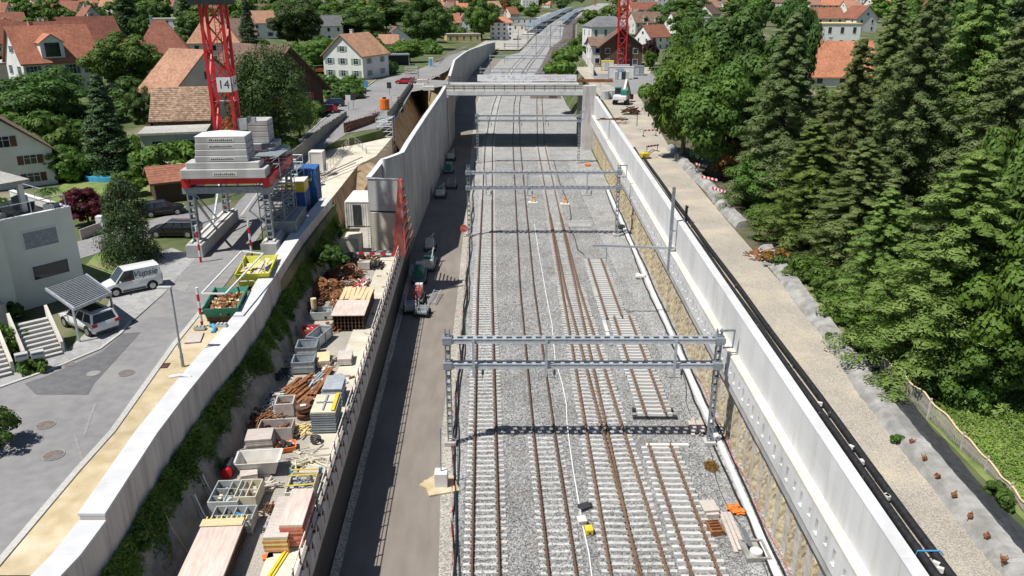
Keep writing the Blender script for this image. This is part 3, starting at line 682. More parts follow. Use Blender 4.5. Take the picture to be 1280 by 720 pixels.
for i, y in enumerate((52.9, 54.0)):
    b = MB(); b.box((10.72, y, .1), (3.3-.2*i,.32,.24)); b.ob('bearer', M_dark, None, 'dark bearer beam under the raised end of the loose track panel', 'beam', 'dark bearers under the loose panel')
p = U(768,411); b = MB()
for k in range(5): b.bar((8.9+k*.02, 66+k*3, .1), (8.9+k*.02, 68.8+k*3, .1), .35, .14)
b.ob('sleeper_row', M_sleep, None, 'row of single pale beams lined up left of the loose track panels', 'beams', kind='stuff')

# ------------------------------------------------------------------ catenary gantries
def ladder(b, x0, x1, y, z, w, h):
    b.bb(x0, x1, y-w/2, y-w/2+.05, z-h/2, z+h/2); b.bb(x0, x1, y+w/2-.05, y+w/2, z-h/2, z+h/2)
    for zz in (-h/2, h/2): 
        b.bb(x0, x1, y-w/2-.03, y-w/2+.1, z+zz-.02, z+zz+.02); b.bb(x0, x1, y+w/2-.1, y+w/2+.03, z+zz-.02, z+zz+.02)
    x = x0+.1
    while x < x1-.2:
        b.bb(x, x+.26, y-w/2+.06, y+w/2-.06, z+h/2-.035, z+h/2-.005); b.bb(x, x+.26, y-w/2+.06, y+w/2-.06, z-h/2+.005, z-h/2+.035); x += .66
def insulator(b, x, y, z): 
    b.tube((x,y,z), (x,y,z-.9), .03, 6)
    for k in range(4): b.tube((x,y,z-.3-k*.09), (x,y,z-.35-k*.09), .09, 8)
def gantry(label, Y, xl, xr, zt, zb, links, rtop=.75, w=.55, lowmast=False, bracket=True, simple=False, skew=0.0):
    T = thing('catenary_gantry', label, 'gantry', ((xl+xr)/2, Y, 0), skew, 'overhead line gantries across the tracks'); cx = (xl+xr)/2
    def mast(x, ztop):
        b = MB(); m = .3
        for sx in (-1, 1):
            for sy in (-1, 1): b.bb(x-cx+sx*m/2-.035, x-cx+sx*m/2+.035, sy*m/2-.035, sy*m/2+.035, -.05, ztop)
        z = .2
        while z < ztop-.3:
            b.bb(x-cx-m/2, x-cx+m/2, -m/2-.03, -m/2-.01, z, z+.16); b.bb(x-cx-m/2, x-cx+m/2, m/2+.01, m/2+.03, z, z+.16)
            b.bb(x-cx-m/2-.03, x-cx-m/2-.01, -m/2, m/2, z, z+.16); b.bb(x-cx+m/2+.01, x-cx+m/2+.03, -m/2, m/2, z, z+.16); z += .62
        b.ob('mast', M_galv_d, T)
        b = MB(); b.box((x-cx, 0, .12), (.8,.8,.34)); b.ob('footing', M_conc, T)
        b = MB(); b.box((x-cx, 0, zt), (.62,.75,.5)); b.box((x-cx, 0, zb), (.62,.75,.5)); b.ob('clamp', M_galv_d, T)
    mast(xl, zt+rtop); mast(xr, zt+rtop)
    for z in (zt, zb):
        if simple:
            b = MB(); b.bar((xl-cx-.3,0,z),(xr-cx+.3,0,z),.3,.3); b.ob('crossbeam', M_galv, T)
        else:
            b = MB(); ladder(b, xl-cx-.35, xr-cx+.4, 0, z, w, .3); b.ob('crossbeam', M_galv, T)
    for i, x in enumerate(links):
        b = MB(); b.bb(x-cx-.09, x-cx+.09, -w/2-.16, -w/2-.06, zb-.75, zt+.25); b.ob('hanger', M_galv, T)
        b = MB(); insulator(b, x-cx+.6, 0, zb-.15); b.bar((x-cx+.6,0,zb-1.0),(x-cx-.5,0,zb-.95),.03); b.ob('insulator', M_galv_d, T)
    if bracket:
        b = MB(); x = xr-cx
        b.bar((x,0,zt+rtop-.1),(x+1.0,0,zt+rtop-.05),.13); b.bar((x+1.0,0,zt+rtop),(x+.95,0,zt-.6),.09); b.bar((x+.95,0,zt-.55),(x+.3,0,zt-.6),.09)
        b.ob('bracket', M_galv_d, T)
    return T
gantry('large near catenary gantry with ladder crossbeams spanning all tracks, in front of all other gantries', 49.3, -4.35, 13.95, 8.05, 6.2, [-2.6, 2.3, 11.0])
gantry('second catenary gantry from the camera, level with the start of the tall left wall', 100.8, -5.6, 13.65, 8.4, 6.4, [-3.3, 2.0, 9.6], rtop=1.0)
gantry('third catenary gantry standing just in front of the bridge', 148.5, -6.4, 12.4, 8.7, 7.8, [-4.4, 1.2, 6.1], rtop=.8, w=.4)
gantry('slender catenary gantry first beyond the bridge', 250, -9.5, 10.8, 8.2, 7.2, [-3, 3], bracket=False, simple=True)
gantry('slender catenary gantry second beyond the bridge', 303, -8.0, 15, 8.2, 7.2, [-2, 4], bracket=False, simple=True)
for i, Yg in enumerate((372, 440, 520, 610, 720, 850, 1000)):
    gantry('slender catenary gantry among the far station tracks', Yg, xc(Yg)-6, xc(Yg)+22, 8.2, 7.3, [xc(Yg), xc(Yg)+6, xc(Yg)+14], bracket=False, simple=True)
# cantilever mast on the wall ledge
ym = 72.5; xm = 14.3+rw(ym)
T = thing('cantilever_mast', 'single cantilever mast on the white wall ledge with its long arm over the loose panels', 'mast', (xm, ym, 4.9))
b = MB(); b.bar((0,0,0),(0,0,8.2),.28,.22); b.ob('mast', M_galv_d, T)
b = MB(); b.bar((.6,0,2.3),(-7.3,0,2.6),.16,.2); b.ob('arm', M_galv, T)
b = MB(); b.bar((-6.0,0,2.5),(-6.0,0,-.3),.06); b.bar((-6.0,0,1.3),(-6.7,0,1.3),.04); b.ob('drop_tube', M_galv_d, T)
b = MB(); b.bar((0,0,4.0),(1.15,0,4.0),.1); b.bar((1.15,0,5.4),(1.15,0,2.2),.08); b.bar((1.15,0,2.3),(0,0,2.2),.1); b.box((.35,0,1.0),(.5,.5,.7)); b.ob('bracket', M_galv_d, T)
# far masts of the station throat
for i, (px, py, h) in enumerate([(670,71,15),(688,62,13),(700,55,12),(712,48,12),(648,60,10),(660,55,11),(716,40,11),(683,44,11)]):
    p = U(px, py, 0); b = MB(); b.bar((p.x,p.y,0),(p.x,p.y,h),.35); b.bar((p.x,p.y,h-1.5),(p.x-4,p.y,h-1.2),.15); b.bar((p.x-3.6,p.y,h-1.2),(p.x-3.6,p.y,h-3.5),.08)
    b.ob('line_mast', M_galv_d, None, 'thin grey line mast between the tracks beyond the bridge', 'mast', 'thin line masts beyond the bridge')

# ------------------------------------------------------------------ bridge
BY0, BY1 = 162.5, 178.5
BR = thing('road_bridge', 'concrete road bridge with railings crossing the cutting between the two walls', 'bridge', (.8, BY0, 0))
b = MB(); b.prism([(-13.2,BY0+.9),(14.4,BY0+.9),(14.4,BY1-.9),(-13.2,BY1-.9)], 10.5, 11.3)
b.prism([(-13.2,BY0+.3),(14.4,BY0+.3),(14.4,BY1-.3),(-13.2,BY1-.3)], 11.302, 11.45); b.ob('deck', M_conc, BR, world=True)
for yy in (BY0-.2, BY1-.5):
    b = MB(); b.bb(-13.6, 14.3, yy, yy+.7, 10.75, 11.6); b.ob('edge_beam', M_conc_w, BR, world=True)
for yy in (BY0+.05, BY1-.15):
    b = MB()
    for z in (12.05, 12.4, 12.75): b.bar((-13.6,yy,z),(14.3,yy,z),.11)
    x = -13.5
    while x < 14.4: b.bar((x,yy,11.6),(x,yy,12.8),.12); x += 2.0
    b.ob('railing', M_dark, BR, world=True)
b = MB(); b.bb(-13.6,14.3,BY0+.5,BY0+.55,11.5,12.75); b.ob('splash_panel', M_white_d, BR, world=True)
b = MB(); b.bb(14.05,16.7,BY0-.6,BY0+1.6,-.1,12.6); b.bb(14.3,15.9,BY0+1.6,BY1,-.1,10.49); b.ob('pier', M_conc_s, BR, world=True)
b = MB(); b.bb(-13.55,-12.62,BY0-1.2,BY1,-.1,10.49); b.ob('pier', M_conc_s, BR, world=True)
bx0, bx1 = -7.5, 14.0
BN = thing('banner', 'long white banner with two rows of grey and magenta writing hung on the bridge', 'banner', (bx0, BY1-.25, 11.75))
b = MB(); b.bb(0, bx1-bx0, 0, .05, .1, 1.5); b.ob('cloth', M_white, BN)
g = random.Random(3); M_mag = mat('magenta ink', (.55,.08,.38), (.6,.12,.42), rough=.7); M_ink = mat('grey ink', (.25,.22,.32), (.32,.28,.38), rough=.7)
for mm, lo_, hi_ in ((M_ink, .1, .62), (M_mag, .62, .97)):
    b = MB()
    for row in (0, 1):
        x = 21.5*lo_+(0 if row == 0 else 1.2)
        while x < 21.5*hi_*(1 if row else .93):
            z = 1.1-row*.5
            if g.random() < .85:
                for _ in range(3): b.bar((x+g.uniform(0,.4), -.01, z+g.uniform(-.17,.17)), (x+g.uniform(0,.45), -.01, z+g.uniform(-.17,.17)), .085, .012)
            x += .55
    b.ob('lettering', mm, BN)

# loose ballast stones riding over the sleeper edges
g = np.random.default_rng(31); n = 170000
yy = 24+125*g.uniform(0,1,n)**1.7; xx = g.uniform(-3.1, 13.2, n); k_ = np.sin(xx*5.1+yy*.9)*np.sin(yy*3.3+xx)
xx = np.where(yy > 86, np.minimum(xx, 12.5), xx)+np.where(yy > 60, -.025*(yy-60), 0)
zz = np.where(g.uniform(0,1,n) < .16, .05, .005)+g.uniform(0,.03,n)+.02*np.clip(k_,0,1)
st_ = leaf_ob('ballast_stones', np.stack([xx,yy,zz],1), np.tile([0.,0.,1.],(n,1)), .042, M_ballast, seed=9, kind='stuff', aspect=.8)
# ------------------------------------------------------------------ street wall with white coping (left of the yard)
capR = [(-2,790),(72,720),(131,642),(197,540),(250,470),(320,387),(340,350),(378,292),(415,247)]
PW = [U(x, y, 9.5) for x, y in capR]
SW_ = thing('street_wall', 'long street wall with bright white coping above the overgrown strip and the yard', 'wall', PW[0])
def wallx(Y): return lin(Y, [p.y for p in PW], [p.x for p in PW])
b = MB(); cp = MB(); Y = PW[0].y+.3; ystep = PW[2].y
seg = [PW[0].y]
while seg[-1] < PW[-1].y-2:
    seg.append(seg[-1]+4.4)
seg[-1] = PW[-1].y
seg = sorted(seg+[ystep]); seg = [s for i, s in enumerate(seg) if i == 0 or s-seg[i-1] > .6]
for i in range(len(seg)-1):
    y0, y1 = seg[i]+.015, seg[i+1]-.015; top = 9.5 if y0 > ystep-.1 else 9.18
    w = 1.15; x0, x1 = wallx(y0), wallx(y1)
    b.prism([(x0-w+.06,y0),(x0-.03,y0),(x1-.03,y1),(x1-w+.06,y1)], [3.5]*4, [top-.12]*4)
    cp.prism([(x0-w,y0-.012),(x0,y0-.012),(x1,y1+.012),(x1-w,y1+.012)], [top-.118]*4, [top]*4)
b.ob('panel', M_conc_s, SW_, world=True); cp.ob('coping', M_cope, SW_, world=True)
p = U(236,472,9.5); b = MB(); b.path([(p.x-1.1,p.y,9.53),(p.x-.5,p.y+.1,9.62),(p.x+.05,p.y+.15,9.5),(p.x+.1,p.y+.1,9.0),(p.x+.06,p.y,8.6)], .09, 6)
b.ob('cloth_strip', M_white, None, 'white cloth strip draped over the white coping near the lamp post', 'cloth')
p = U(318,352,9.5); b = MB(); b.path([(p.x-1.1,p.y,9.52),(p.x-.1,p.y+.1,9.53),(p.x+.06,p.y+.1,9.4),(p.x+.07,p.y+.05,8.7)], .04, 6)
b.ob('cloth_strip', M_white_d, None, 'thin pale strap over the white coping by the yellow skip', 'cloth')
for px, py, m, lab in ((250,411,M_plast_g,'grey foot block at the base of the striped post by the green skip'),(277,408,M_plast_g,'grey foot block lying on the white coping by the green skip')):
    p = U(px, py, 8.6 if px < 260 else 9.5); b = MB(); b.box((p.x,p.y,p.z+.07),(.75,.4,.14)); 
    for k in range(3): b.box((p.x-.24+k*.24,p.y,p.z+.18),(.14,.34,.1))
    b.ob('foot_block', m, None, lab, 'block')
# overgrown strip and lower rock face
strip = MB(); rows = []
for k in range(46):
    y = 18+k*1.45; xw = wallx(y); g = random.Random(k)
    if y > 86: break
    rows.append([(xw-.2,y,7.25),(xw+.3,y,6.9+g.uniform(-.15,.15)),(xw+.75,y,6.1+g.uniform(-.2,.2)),(xw+1.15+g.uniform(-.1,.1),y,5.6),(xw+1.35,y,4.95),(xw+1.55+g.uniform(-.1,.1),y,4.6)])
strip.sweep(rows); strip.f = [f[::-1] for f in strip.f]
strip.ob('cut_slope', M_conc_d, kind='structure')
g = np.random.default_rng(5); n = 90000
yy = g.uniform(20, 83, n); tt = g.uniform(0, 1, n)
cl = .5+.5*np.sin(yy*1.3)+.4*np.sin(yy*.41+1)
lim = .66+.16*np.sin(yy*.7)+.12*np.sin(yy*2.3)
keep = tt < lim; yy, tt = yy[keep], tt[keep]; n = len(yy)
xw = np.interp(yy, [q.y for q in PW], [q.x for q in PW])
h = g.uniform(0, .5, n)*(.35+.55*np.sin(yy*.9+2*np.sin(yy*.35))**2)
C3 = np.stack([xw+.05+1.3*tt+g.normal(0, .05, n)+.5*h, yy, 7.25-2.9*tt+h], 1)
N3 = np.stack([np.full(n, .25), np.zeros(n), np.full(n, .9)], 1)
half = np.sin(yy*1.7+3*np.sin(yy*.6))+g.normal(0,.6,n) < -.2
leaf_ob('undergrowth', C3[half], N3[half], .13, M_lf_y, seed=3, kind='stuff', aspect=.45)
leaf_ob('undergrowth', C3[~half], N3[~half], .2, M_grass, seed=4, kind='stuff', aspect=.14)
def shrub(px, py, r, h, m, label, z=None, seed=1, leaf=.12, n=14, per=90, group=None, name='shrub', cat='shrub', dz=0.0):
    p = U(px, py, z) if z is not None else G(px, py, dz)
    cs, rs = broad_lobes(r, h, n, seed, .02)
    c, nn = lobes_to_leaves(cs, rs, per, seed)
    c[:, 2] = np.maximum(c[:, 2], .02)
    o = leaf_ob(name, c, nn, leaf, m, seed=seed, label=label, cat=cat, group=group); o.location = p; return o
shrub(160,695,1.0,1.3,M_lf_y,'light green shrub at the near lower end of the overgrown strip below the coping',z=6.0,seed=3,n=18,leaf=.14)
shrub(152,672,.5,1.5,M_lf_d,'slim dark shrub growing against the street wall just beyond the light green shrub',z=6.6,seed=4,leaf=.13)
shrub(213,612,.9,.8,M_grass,'tuft of pale yellowish grass on the overgrown strip',z=6.0,seed=5,leaf=.2)
shrub(412,335,1.5,1.9,M_lf_d,'dark bushy shrub at the far end of the overgrown strip below the coping',z=6.2,seed=6,n=22,leaf=.15)
shrub(425,300,.8,1.8,M_lf_y,'yellowish shrub at the foot of the brown cut beside the end of the coping',z=5.5,seed=16,n=12,leaf=.12)
b = MB(); b.path([U(197,622,6.9),U(215,660,6.2),U(235,690,4.8)], .03, 5); b.ob('bare_stem', M_wood, None, 'long bare dry stem leaning across the rock face below the undergrowth', 'stem')

# ------------------------------------------------------------------ yard retaining wall beside the service road
YW = thing('yard_wall', 'concrete retaining wall with railing between the storage yard and the shaded service road', 'wall', (-9.3, 20, 0))
b = MB(); y = 16.0
while y < 86:
    y1 = min(y+6, 86); b.prism([(yard_edge(y)-1.3,y+.01),(yard_edge(y)-.06,y+.01),(yard_edge(y1)-.06,y1-.01),(yard_edge(y1)-1.3,y1-.01)], -.05, 3.08); y = y1
b.ob('dark_membrane', M_dark, YW, world=True)
b = MB(); y = 16.0
def yface(y0, y1, z0, z1, d=0.0): b.add([(yard_edge(y0)-d,y0,z0),(yard_edge(y1)-d,y1,z0),(yard_edge(y1)-d,y1,z1),(yard_edge(y0)-d,y0,z1)], [(0,1,2,3)])
while y < 84.5:
    a, e, z0, z1 = y+.55, y+.75, 3.5, 4.15; yface(y,a,3.1,4.75); yface(a,e,3.1,z0); yface(a,e,z1,4.75); yface(e,y+1.35,3.1,4.75); yface(a,e,z0,z1,.25)
    xa, xe = yard_edge(a), yard_edge(e)
    b.add([(xa,a,z0),(xa-.25,a,z0),(xa-.25,a,z1),(xa,a,z1)],[(0,1,2,3)]); b.add([(xe,e,z0),(xe-.25,e,z0),(xe-.25,e,z1),(xe,e,z1)],[(3,2,1,0)]); b.add([(xa,a,z0),(xe,e,z0),(xe-.25,e,z0),(xa-.25,a,z0)],[(0,1,2,3)]); b.add([(xa,a,z1),(xe,e,z1),(xe-.25,e,z1),(xa-.25,a,z1)],[(3,2,1,0)]); y += 1.35
yface(y,86,3.1,4.75); b.strip([(yard_edge(q)-1.3,q,4.75) for q in (16,30,45,60,75,86)],[(yard_edge(q),q,4.75) for q in (16,30,45,60,75,86)]); b.strip([(yard_edge(q)-.3,q,3.1) for q in (16,50,86)],[(yard_edge(q),q,3.1) for q in (16,50,86)])
b.ob('slotted_beam', M_conc_s, YW, world=True)
b = MB(); y = 16.0
while y < 85:
    y1 = min(y+5, 85); o = .22
    b.prism([(yard_edge(y)-o-1.65,y+.008),(yard_edge(y)-o,y+.008),(yard_edge(y1)-o,y1-.008),(yard_edge(y1)-o-1.65,y1-.008)], 4.6, 4.84); y = y1
b.ob('pale_slab', M_conc_y, YW, world=True)
b = MB(); rails = MB(); y = 17.0
RX = lambda y: yard_edge(y)-.10
while y < 84:
    b.bar((RX(y),y,4.7),(RX(y),y,5.85),.07); b.box((RX(y)+.05,y,4.76),(.2,.16,.1)); y += 1.35
b.ob('railing_post', M_rust_d, YW, world=True)
rails.path([(RX(y),y,5.8) for y in range(17,85,2)], .035, 5); rails.path([(RX(y),y,5.3) for y in range(17,85,2)], .03, 5)
rails.ob('railing_rail', M_white_d, YW, world=True)
b = MB(); b.path([(RX(y)-.05,y,4.95) for y in range(17,85,2)], .1, 4); b.ob('toe_board', M_wood_g, YW, world=True)
b = MB(); y = 17.6
while y < 84: b.box((yard_edge(y)+.03,y,4.45),(.06,.16,.2)); b.bar((yard_edge(y)+.03,y,4.4),(yard_edge(y)+.03,y,4.75),.03); y += 1.35
b.ob('anchor_bolt', M_rust_d, YW, world=True)
b = MB(); b.sweep([[(yard_edge(y)-.02,y,-.03),(yard_edge(y)+.0,y,.22),(yard_edge(y)+.32+.1*math.sin(y*.9),y,.03),(yard_edge(y)+.45,y,-.03)] for y in range(17,90)])
b.ob('gravel_fillet', M_pale, kind='structure')

# ------------------------------------------------------------------ tall white wall beside the service road
TW = thing('tall_wall', 'tall pale concrete wall from the red formwork to the road bridge, shading the service road', 'wall', (-12.4, 92, 0))
# stations: (Y, X, top)
st = [(92.5,-12.55,12.5),(98,-12.6,12.6),(106,-12.6,12.7),(114,-12.6,12.75),(122,-12.6,12.8),(130,-12.6,12.8),(138,-12.6,12.8),(146,-12.6,12.8),(154,-12.7,12.8),(161.2,-12.9,12.7)]
def wall_run(st, th, m, name, parent, z0=-.05, gap=.02, cop=None):
    b = MB(); c = MB()
    for i in range(len(st)-1):
        (y0, x0, h0), (y1, x1, h1) = st[i], st[i+1]; y0 += gap/2; y1 -= gap/2
        b.prism([(x0-th,y0),(x0,y0),(x1,y1),(x1-th,y1)], z0, [h0,h0,h1,h1])
        if cop: c.prism([(x0-th-.02,y0),(x0+.02,y0),(x1+.02,y1),(x1-th-.02,y1)], [h0+.002,h0+.002,h1+.002,h1+.002], [h0+.06,h0+.06,h1+.06,h1+.06])
    b.ob(name, m, parent, world=True)
    if cop: c.ob('coping', M_cope, parent, world=True)
wall_run(st, .55, M_conc, 'panel', TW, cop=M_white)
st2 = [(Y, XB(Y)-.02, h) for Y, h in [(184,12.4),(200,12.2),(218,12.0),(237,11.7),(256,11.2),(278,10.6),(300,9.9),(320,9.3),(337,8.7),(356,8.0),(378,7.3),(400,6.6),(422,5.8),(444,5.0)]]
CW = thing('curved_wall', 'tall curved pale wall continuing beyond the bridge towards the station', 'wall', (XB(184), 184, 0))
wall_run(st2, .6, M_conc, 'panel', CW, cop=M_white)
# U-shaped end: return walls and front slab
EN = thing('end_wall', 'tall pale concrete end wall with a horizontal joint facing the storage yard', 'wall', (-12.8, 80, 4.7))
A_, B_, C_, D_ = (-12.55,92.5), (-14.5,88.6), (-14.55,80.2), (-11.45,79.8)
def wseg(p, q, th, z0, h0, h1, bb):
    d = Vector((q[0]-p[0], q[1]-p[1], 0)).normalized(); n = Vector((-d.y, d.x, 0))*th/2
    bb.prism([(p[0]-n.x,p[1]-n.y),(q[0]-n.x,q[1]-n.y),(q[0]+n.x,q[1]+n.y),(p[0]+n.x,p[1]+n.y)], z0, [h0,h1,h1,h0])
b = MB(); wseg((A_[0]-.3,A_[1]+.1), B_, .5, 4.6, 12.5, 12.35, b); b.ob('return_wall', M_conc, EN, world=True)
b = MB(); wseg((B_[0],B_[1]-.27), (C_[0],C_[1]+.22), .5, 4.6, 12.35, 12.2, b); b.ob('side_wall', M_conc, EN, world=True)
b = MB(); wseg(C_, D_, .5, 8.92, 12.25, 12.25, b); b.ob('front_slab', M_conc, EN, world=True)
b = MB(); wseg((C_[0]+.0,C_[1]), (D_[0]-.0,D_[1]), .42, 8.75, 8.91, 8.91, b); b.ob('joint', M_dark, EN, world=True)
b = MB(); wseg((C_[0]+.05,C_[1]-.1), (D_[0]+.1,D_[1]-.1), .62, 4.6, 8.74, 8.74, b); b.ob('lower_slab', M_conc_y, EN, world=True)
b = MB(); wseg((C_[0]-.26,C_[1]-.27), (D_[0]+.02,D_[1]-.27), .05, 12.252, 12.31, 12.31, b); wseg((B_[0]-.02,B_[1]), (C_[0]-.02,C_[1]), .54, 12.36, 12.42, 12.3, b); wseg((A_[0]-.3,A_[1]+.1), B_, .54, 12.51, 12.56, 12.42, b); b.ob('coping', M_white, EN, world=True)
b = MB(); b.tube((-14.05,87.0,8),(-14.05,87.0,12.9),.2,8); b.ob('vent_pipe', M_white, None, 'white upright pipe inside the pale concrete end wall', 'pipe')
RF = thing('red_formwork', 'worn red steel formwork panel leaning against the pale concrete end wall', 'formwork', (-11.3, 79.3, 4.7))
b = MB(); b.add([(-11.5,79.45,12.25),(-11.15,79.45,12.25),(-10.9,78.0,4.72),(-12.1,77.0,4.72),(-11.5,80.4,12.25),(-11.15,80.4,12.25),(-11.0,81.6,4.72),(-12.1,79.4,4.72)], [(0,3,2,1),(4,5,6,7),(0,1,5,4),(1,2,6,5),(2,3,7,6),(3,0,4,7)])
b.ob('panel', M_red_w, RF, world=True)
b = MB()
for k in range(9):
    t0 = k/8.5; z = 12.1-8.3*t0; b.bar((-11.15+.24*t0+.04,79.5-1.4*t0,z),(-11.13+.22*t0,80.3+5.9*t0,z),.1,.12)
b.ob('rib', M_rust, RF, world=True)
# ladder against the end wall
lb = U(464,313,4.72); lt = UY(462,283,lb.y+1.2)
LD = thing('ladder', 'leaning aluminium ladder at the foot of the pale concrete end wall', 'ladder', lb)
b = MB()
for dx in (-.2,.2): b.bar(lb+Vector((dx,0,0)), lt+Vector((dx,0,0)), .06)
b.ob('stile', M_galv_d, LD, world=True)
b = MB()
for k in range(1,10): q = lb.lerp(lt,k/10); b.bar(q+Vector((-.2,0,0)), q+Vector((.2,0,0)), .04)
b.ob('rung', M_galv_d, LD, world=True)
# ------------------------------------------------------------------ excavation between street and tall wall
def prism_px(pts, ztop, z0, m, name, label=None, cat=None, kind=None, parent=None):
    b = MB(); P = [U(x, y, ztop) for x, y in pts]
    b.prism([(p.x,p.y) for p in P], z0, ztop); return b.ob(name, m, parent, label, cat, None, kind, world=parent is not None)
RP = prism_px([(352,252),(398,262),(416,246),(447,207),(470,195),(490,172),(482,155),(432,165),(404,181),(371,208),(342,231)], 8.1, 4.6, M_conc_y, 'ramp_slab', 'buff sloping concrete slab between the stacked scaffold and the tall pale wall', 'slab')
b = MB(); Pp = [U(x,y,8.0) for x,y in ((417,249),(447,208),(463,203))]
b.prism([(Pp[0].x+.05,Pp[0].y),(Pp[0].x+.9,Pp[0].y-1.0),(Pp[1].x+1.4,Pp[1].y),(Pp[2].x+.8,Pp[2].y),(Pp[2].x,Pp[2].y),(Pp[1].x,Pp[1].y)], [4.6]*6, [8.05,4.2,4.6,7.6,8.05,8.05]); b.ob('earth_bank', M_earth, kind='structure')
# scaffold rails on the ramp
def rails(name, pts, z, h, m, label, cat='railing', post=2.2, r=.03, n=2):
    T = thing(name, label, cat, (pts[0][0], pts[0][1], z)); P = [Vector((p[0], p[1], z if len(p) < 3 else p[2])) for p in pts]
    b = MB()
    for k in range(1, n+1): b.path([p+Vector((0,0,h*k/n)) for p in P], r, 5)
    b.ob('rail', m, T, world=True); b = MB()
    for i in range(len(P)-1):
        L = (P[i+1]-P[i]).length; k = max(1, int(L/post))
        for j in range(k+1): q = P[i].lerp(P[i+1], j/k); b.bar(q, q+Vector((0,0,h)), r*2)
    b.ob('post', m, T, world=True); return T
W3 = lambda pts, z: [tuple(U(x, y, z)) for x, y in pts]
rails('scaffold_railing', W3([(378,262),(402,225),(430,190),(445,172),(470,163)], 8.1), 8.1, 1.15, M_wood_g, 'grey scaffold railing along the street side of the buff ramp slab', n=3)
rails('scaffold_railing', W3([(440,178),(458,192),(486,192)], 8.1), 8.1, 1.1, M_galv_d, 'short railing at the far end of the buff ramp slab', n=2)
# brown cut below the sheet fence
cutP = [U(x,y,8.6) for x,y in ((486,162),(497,147),(508,129),(519,111))]
b = MB(); A = []; Bq = []
for p in cutP: A.append((p.x+.02, p.y, p.z-.1)); Bq.append((p.x+1.9, p.y-.5, 4.7))
b.strip(A, Bq); b.ob('brown_cut', M_earth, kind='structure')
b = MB(); q0, q1 = cutP[3], Vector((-12.9,163,9.5)); b.sheet([(q0.x,q0.y,9.9),(q0.x+1,q0.y-4,4.7),(-13.1,158,4.7),(-13.1,161,10.2)]); b.ob('brown_cut', M_earth, kind='structure')
def sheet_fence(pts, z0, h, m, name, label, cat='fence', th=.12, seg=1.5, post=M_dark):
    P = [Vector((p[0],p[1],z0 if len(p) < 3 else p[2])) for p in pts]; T = thing(name, label, cat, P[0]); b = MB(); pb = MB()
    for i in range(len(P)-1):
        L = (P[i+1]-P[i]).length; k = max(1, int(L/seg))
        for j in range(k):
            a, e = P[i].lerp(P[i+1], j/k), P[i].lerp(P[i+1], (j+.985)/k); dz = rnd.uniform(-.05,.05)
            b.bar(a+Vector((0,0,h/2+dz)), e+Vector((0,0,h/2+dz)), th, h); pb.bar(a, a+Vector((0,0,h+.12)), .1)
    b.ob('panel', m, T, world=True); pb.ob('post', post, T, world=True); return T
M_fence = mat('grey fence boards', (.20,.20,.175), (.27,.265,.235), scale=2, rough=.9, spot=((.14,.13,.11),1,.5))
M_fence_b = mat('brown fence boards', (.13,.065,.045), (.19,.10,.07), scale=2, rough=.9)
sheet_fence(W3([(338,232),(372,205),(405,176),(434,155)], 8.6), 8.4, 2.2, M_fence, 'hoarding', 'grey boarded hoarding between the street and the scaffold, ending at the brown hoarding')
sheet_fence(W3([(431,172),(452,166),(474,159)], 8.6), 8.5, 2.3, M_fence_b, 'hoarding', 'dark brown boarded hoarding across the end of the buff slab')
sheet_fence([(p.x-.05,p.y,p.z-.1) for p in cutP], 8.6, 3.0, M_fence, 'hoarding', 'grey boarded hoarding on top of the brown cut beside the street')
for (px,py) in ((500,142),(503,138)):
    p = U(px,py,9.6); 
p = U(501,141,9.0); b = MB()
for k in range(14): b.box((p.x+.25+rnd.uniform(-.1,.2),p.y+rnd.uniform(-1.3,1.3),10.2+rnd.uniform(-1.1,1.1)),(.15,rnd.uniform(.3,.8),rnd.uniform(.2,.7)),rx=rnd.uniform(-.5,.5))
b.ob('netting_bundle', M_black, None, 'black netting bundle hanging over the grey hoarding above the brown cut', 'netting')
p = G(481,137); T = thing('orange_tank', 'orange round container standing by the hoarding at the street edge', 'tank', p)
b = MB(); b.path([(0,0,.1),(0,0,.3),(0,0,1.6),(0,0,1.9)], .85, 14); b.ob('body', M_orange, T); b = MB(); b.tube((0,0,1.9),(0,0,2.2),.35,10); b.ob('lid', M_dark, T)
# scaffold tower beside the brown cut
def scaffold(name, c, sx, sy, H, m, label, lv=2.0, rz=0, deck=True):
    T = thing(name, label, 'scaffold', c, rz); b = MB(); xs = [-sx/2, 0, sx/2] if sx > 3 else [-sx/2, sx/2]; ys = [-sy/2, sy/2]
    for x in xs:
        for y in ys: b.tube((x,y,0),(x,y,H),.045,6)
    b.ob('standard', m, T); b = MB(); z = .3
    while z < H:
        for y in ys: b.tube((-sx/2,y,z),(sx/2,y,z),.04,5)
        for x in xs: b.tube((x,-sy/2,z),(x,sy/2,z),.04,5)
        b.tube((xs[0],ys[0],z),(xs[1],ys[0],min(H,z+lv)),.03,5); z += lv/2
    b.ob('ledger', m, T)
    if deck:
        b = MB(); z = lv
        while z <= H: b.bb(-sx/2,sx/2,-sy/2,sy/2,z-.06,z); z += lv
        b.ob('deck', M_galv_d, T)
    return T
scaffold('stair_scaffold', U(484,196,4.8), 2.6, 2.6, 6.5, M_galv, 'pale scaffold tower at the corner of the brown cut', 1.6)
sc = scaffold('stair_scaffold', G(352,296), 2.2, 4.2, 8.0, M_galv_d, 'dark scaffold stair tower beside the crane portal', 2.0)
b = MB()
for k in range(4):
    for s0 in range(8): b.bb(-.9,.9,-1.6+s0*.4,-1.3+s0*.4,k*2+s0*.25,k*2+s0*.25+.05)
b.ob('stair', M_galv, sc)
scaffold('stair_scaffold', G(368,262), 2.0, 2.6, 5.6, M_galv, 'pale scaffold tower between the dark stair tower and the hoarding', 1.5)
T = thing('barrier_board', 'red and white striped barrier board across the end of the yard by the ladder', 'barrier', U(455,320,4.75))
b1, b2 = MB(), MB(); q0, q1 = U(428,316,5.6), U(496,318,5.6)
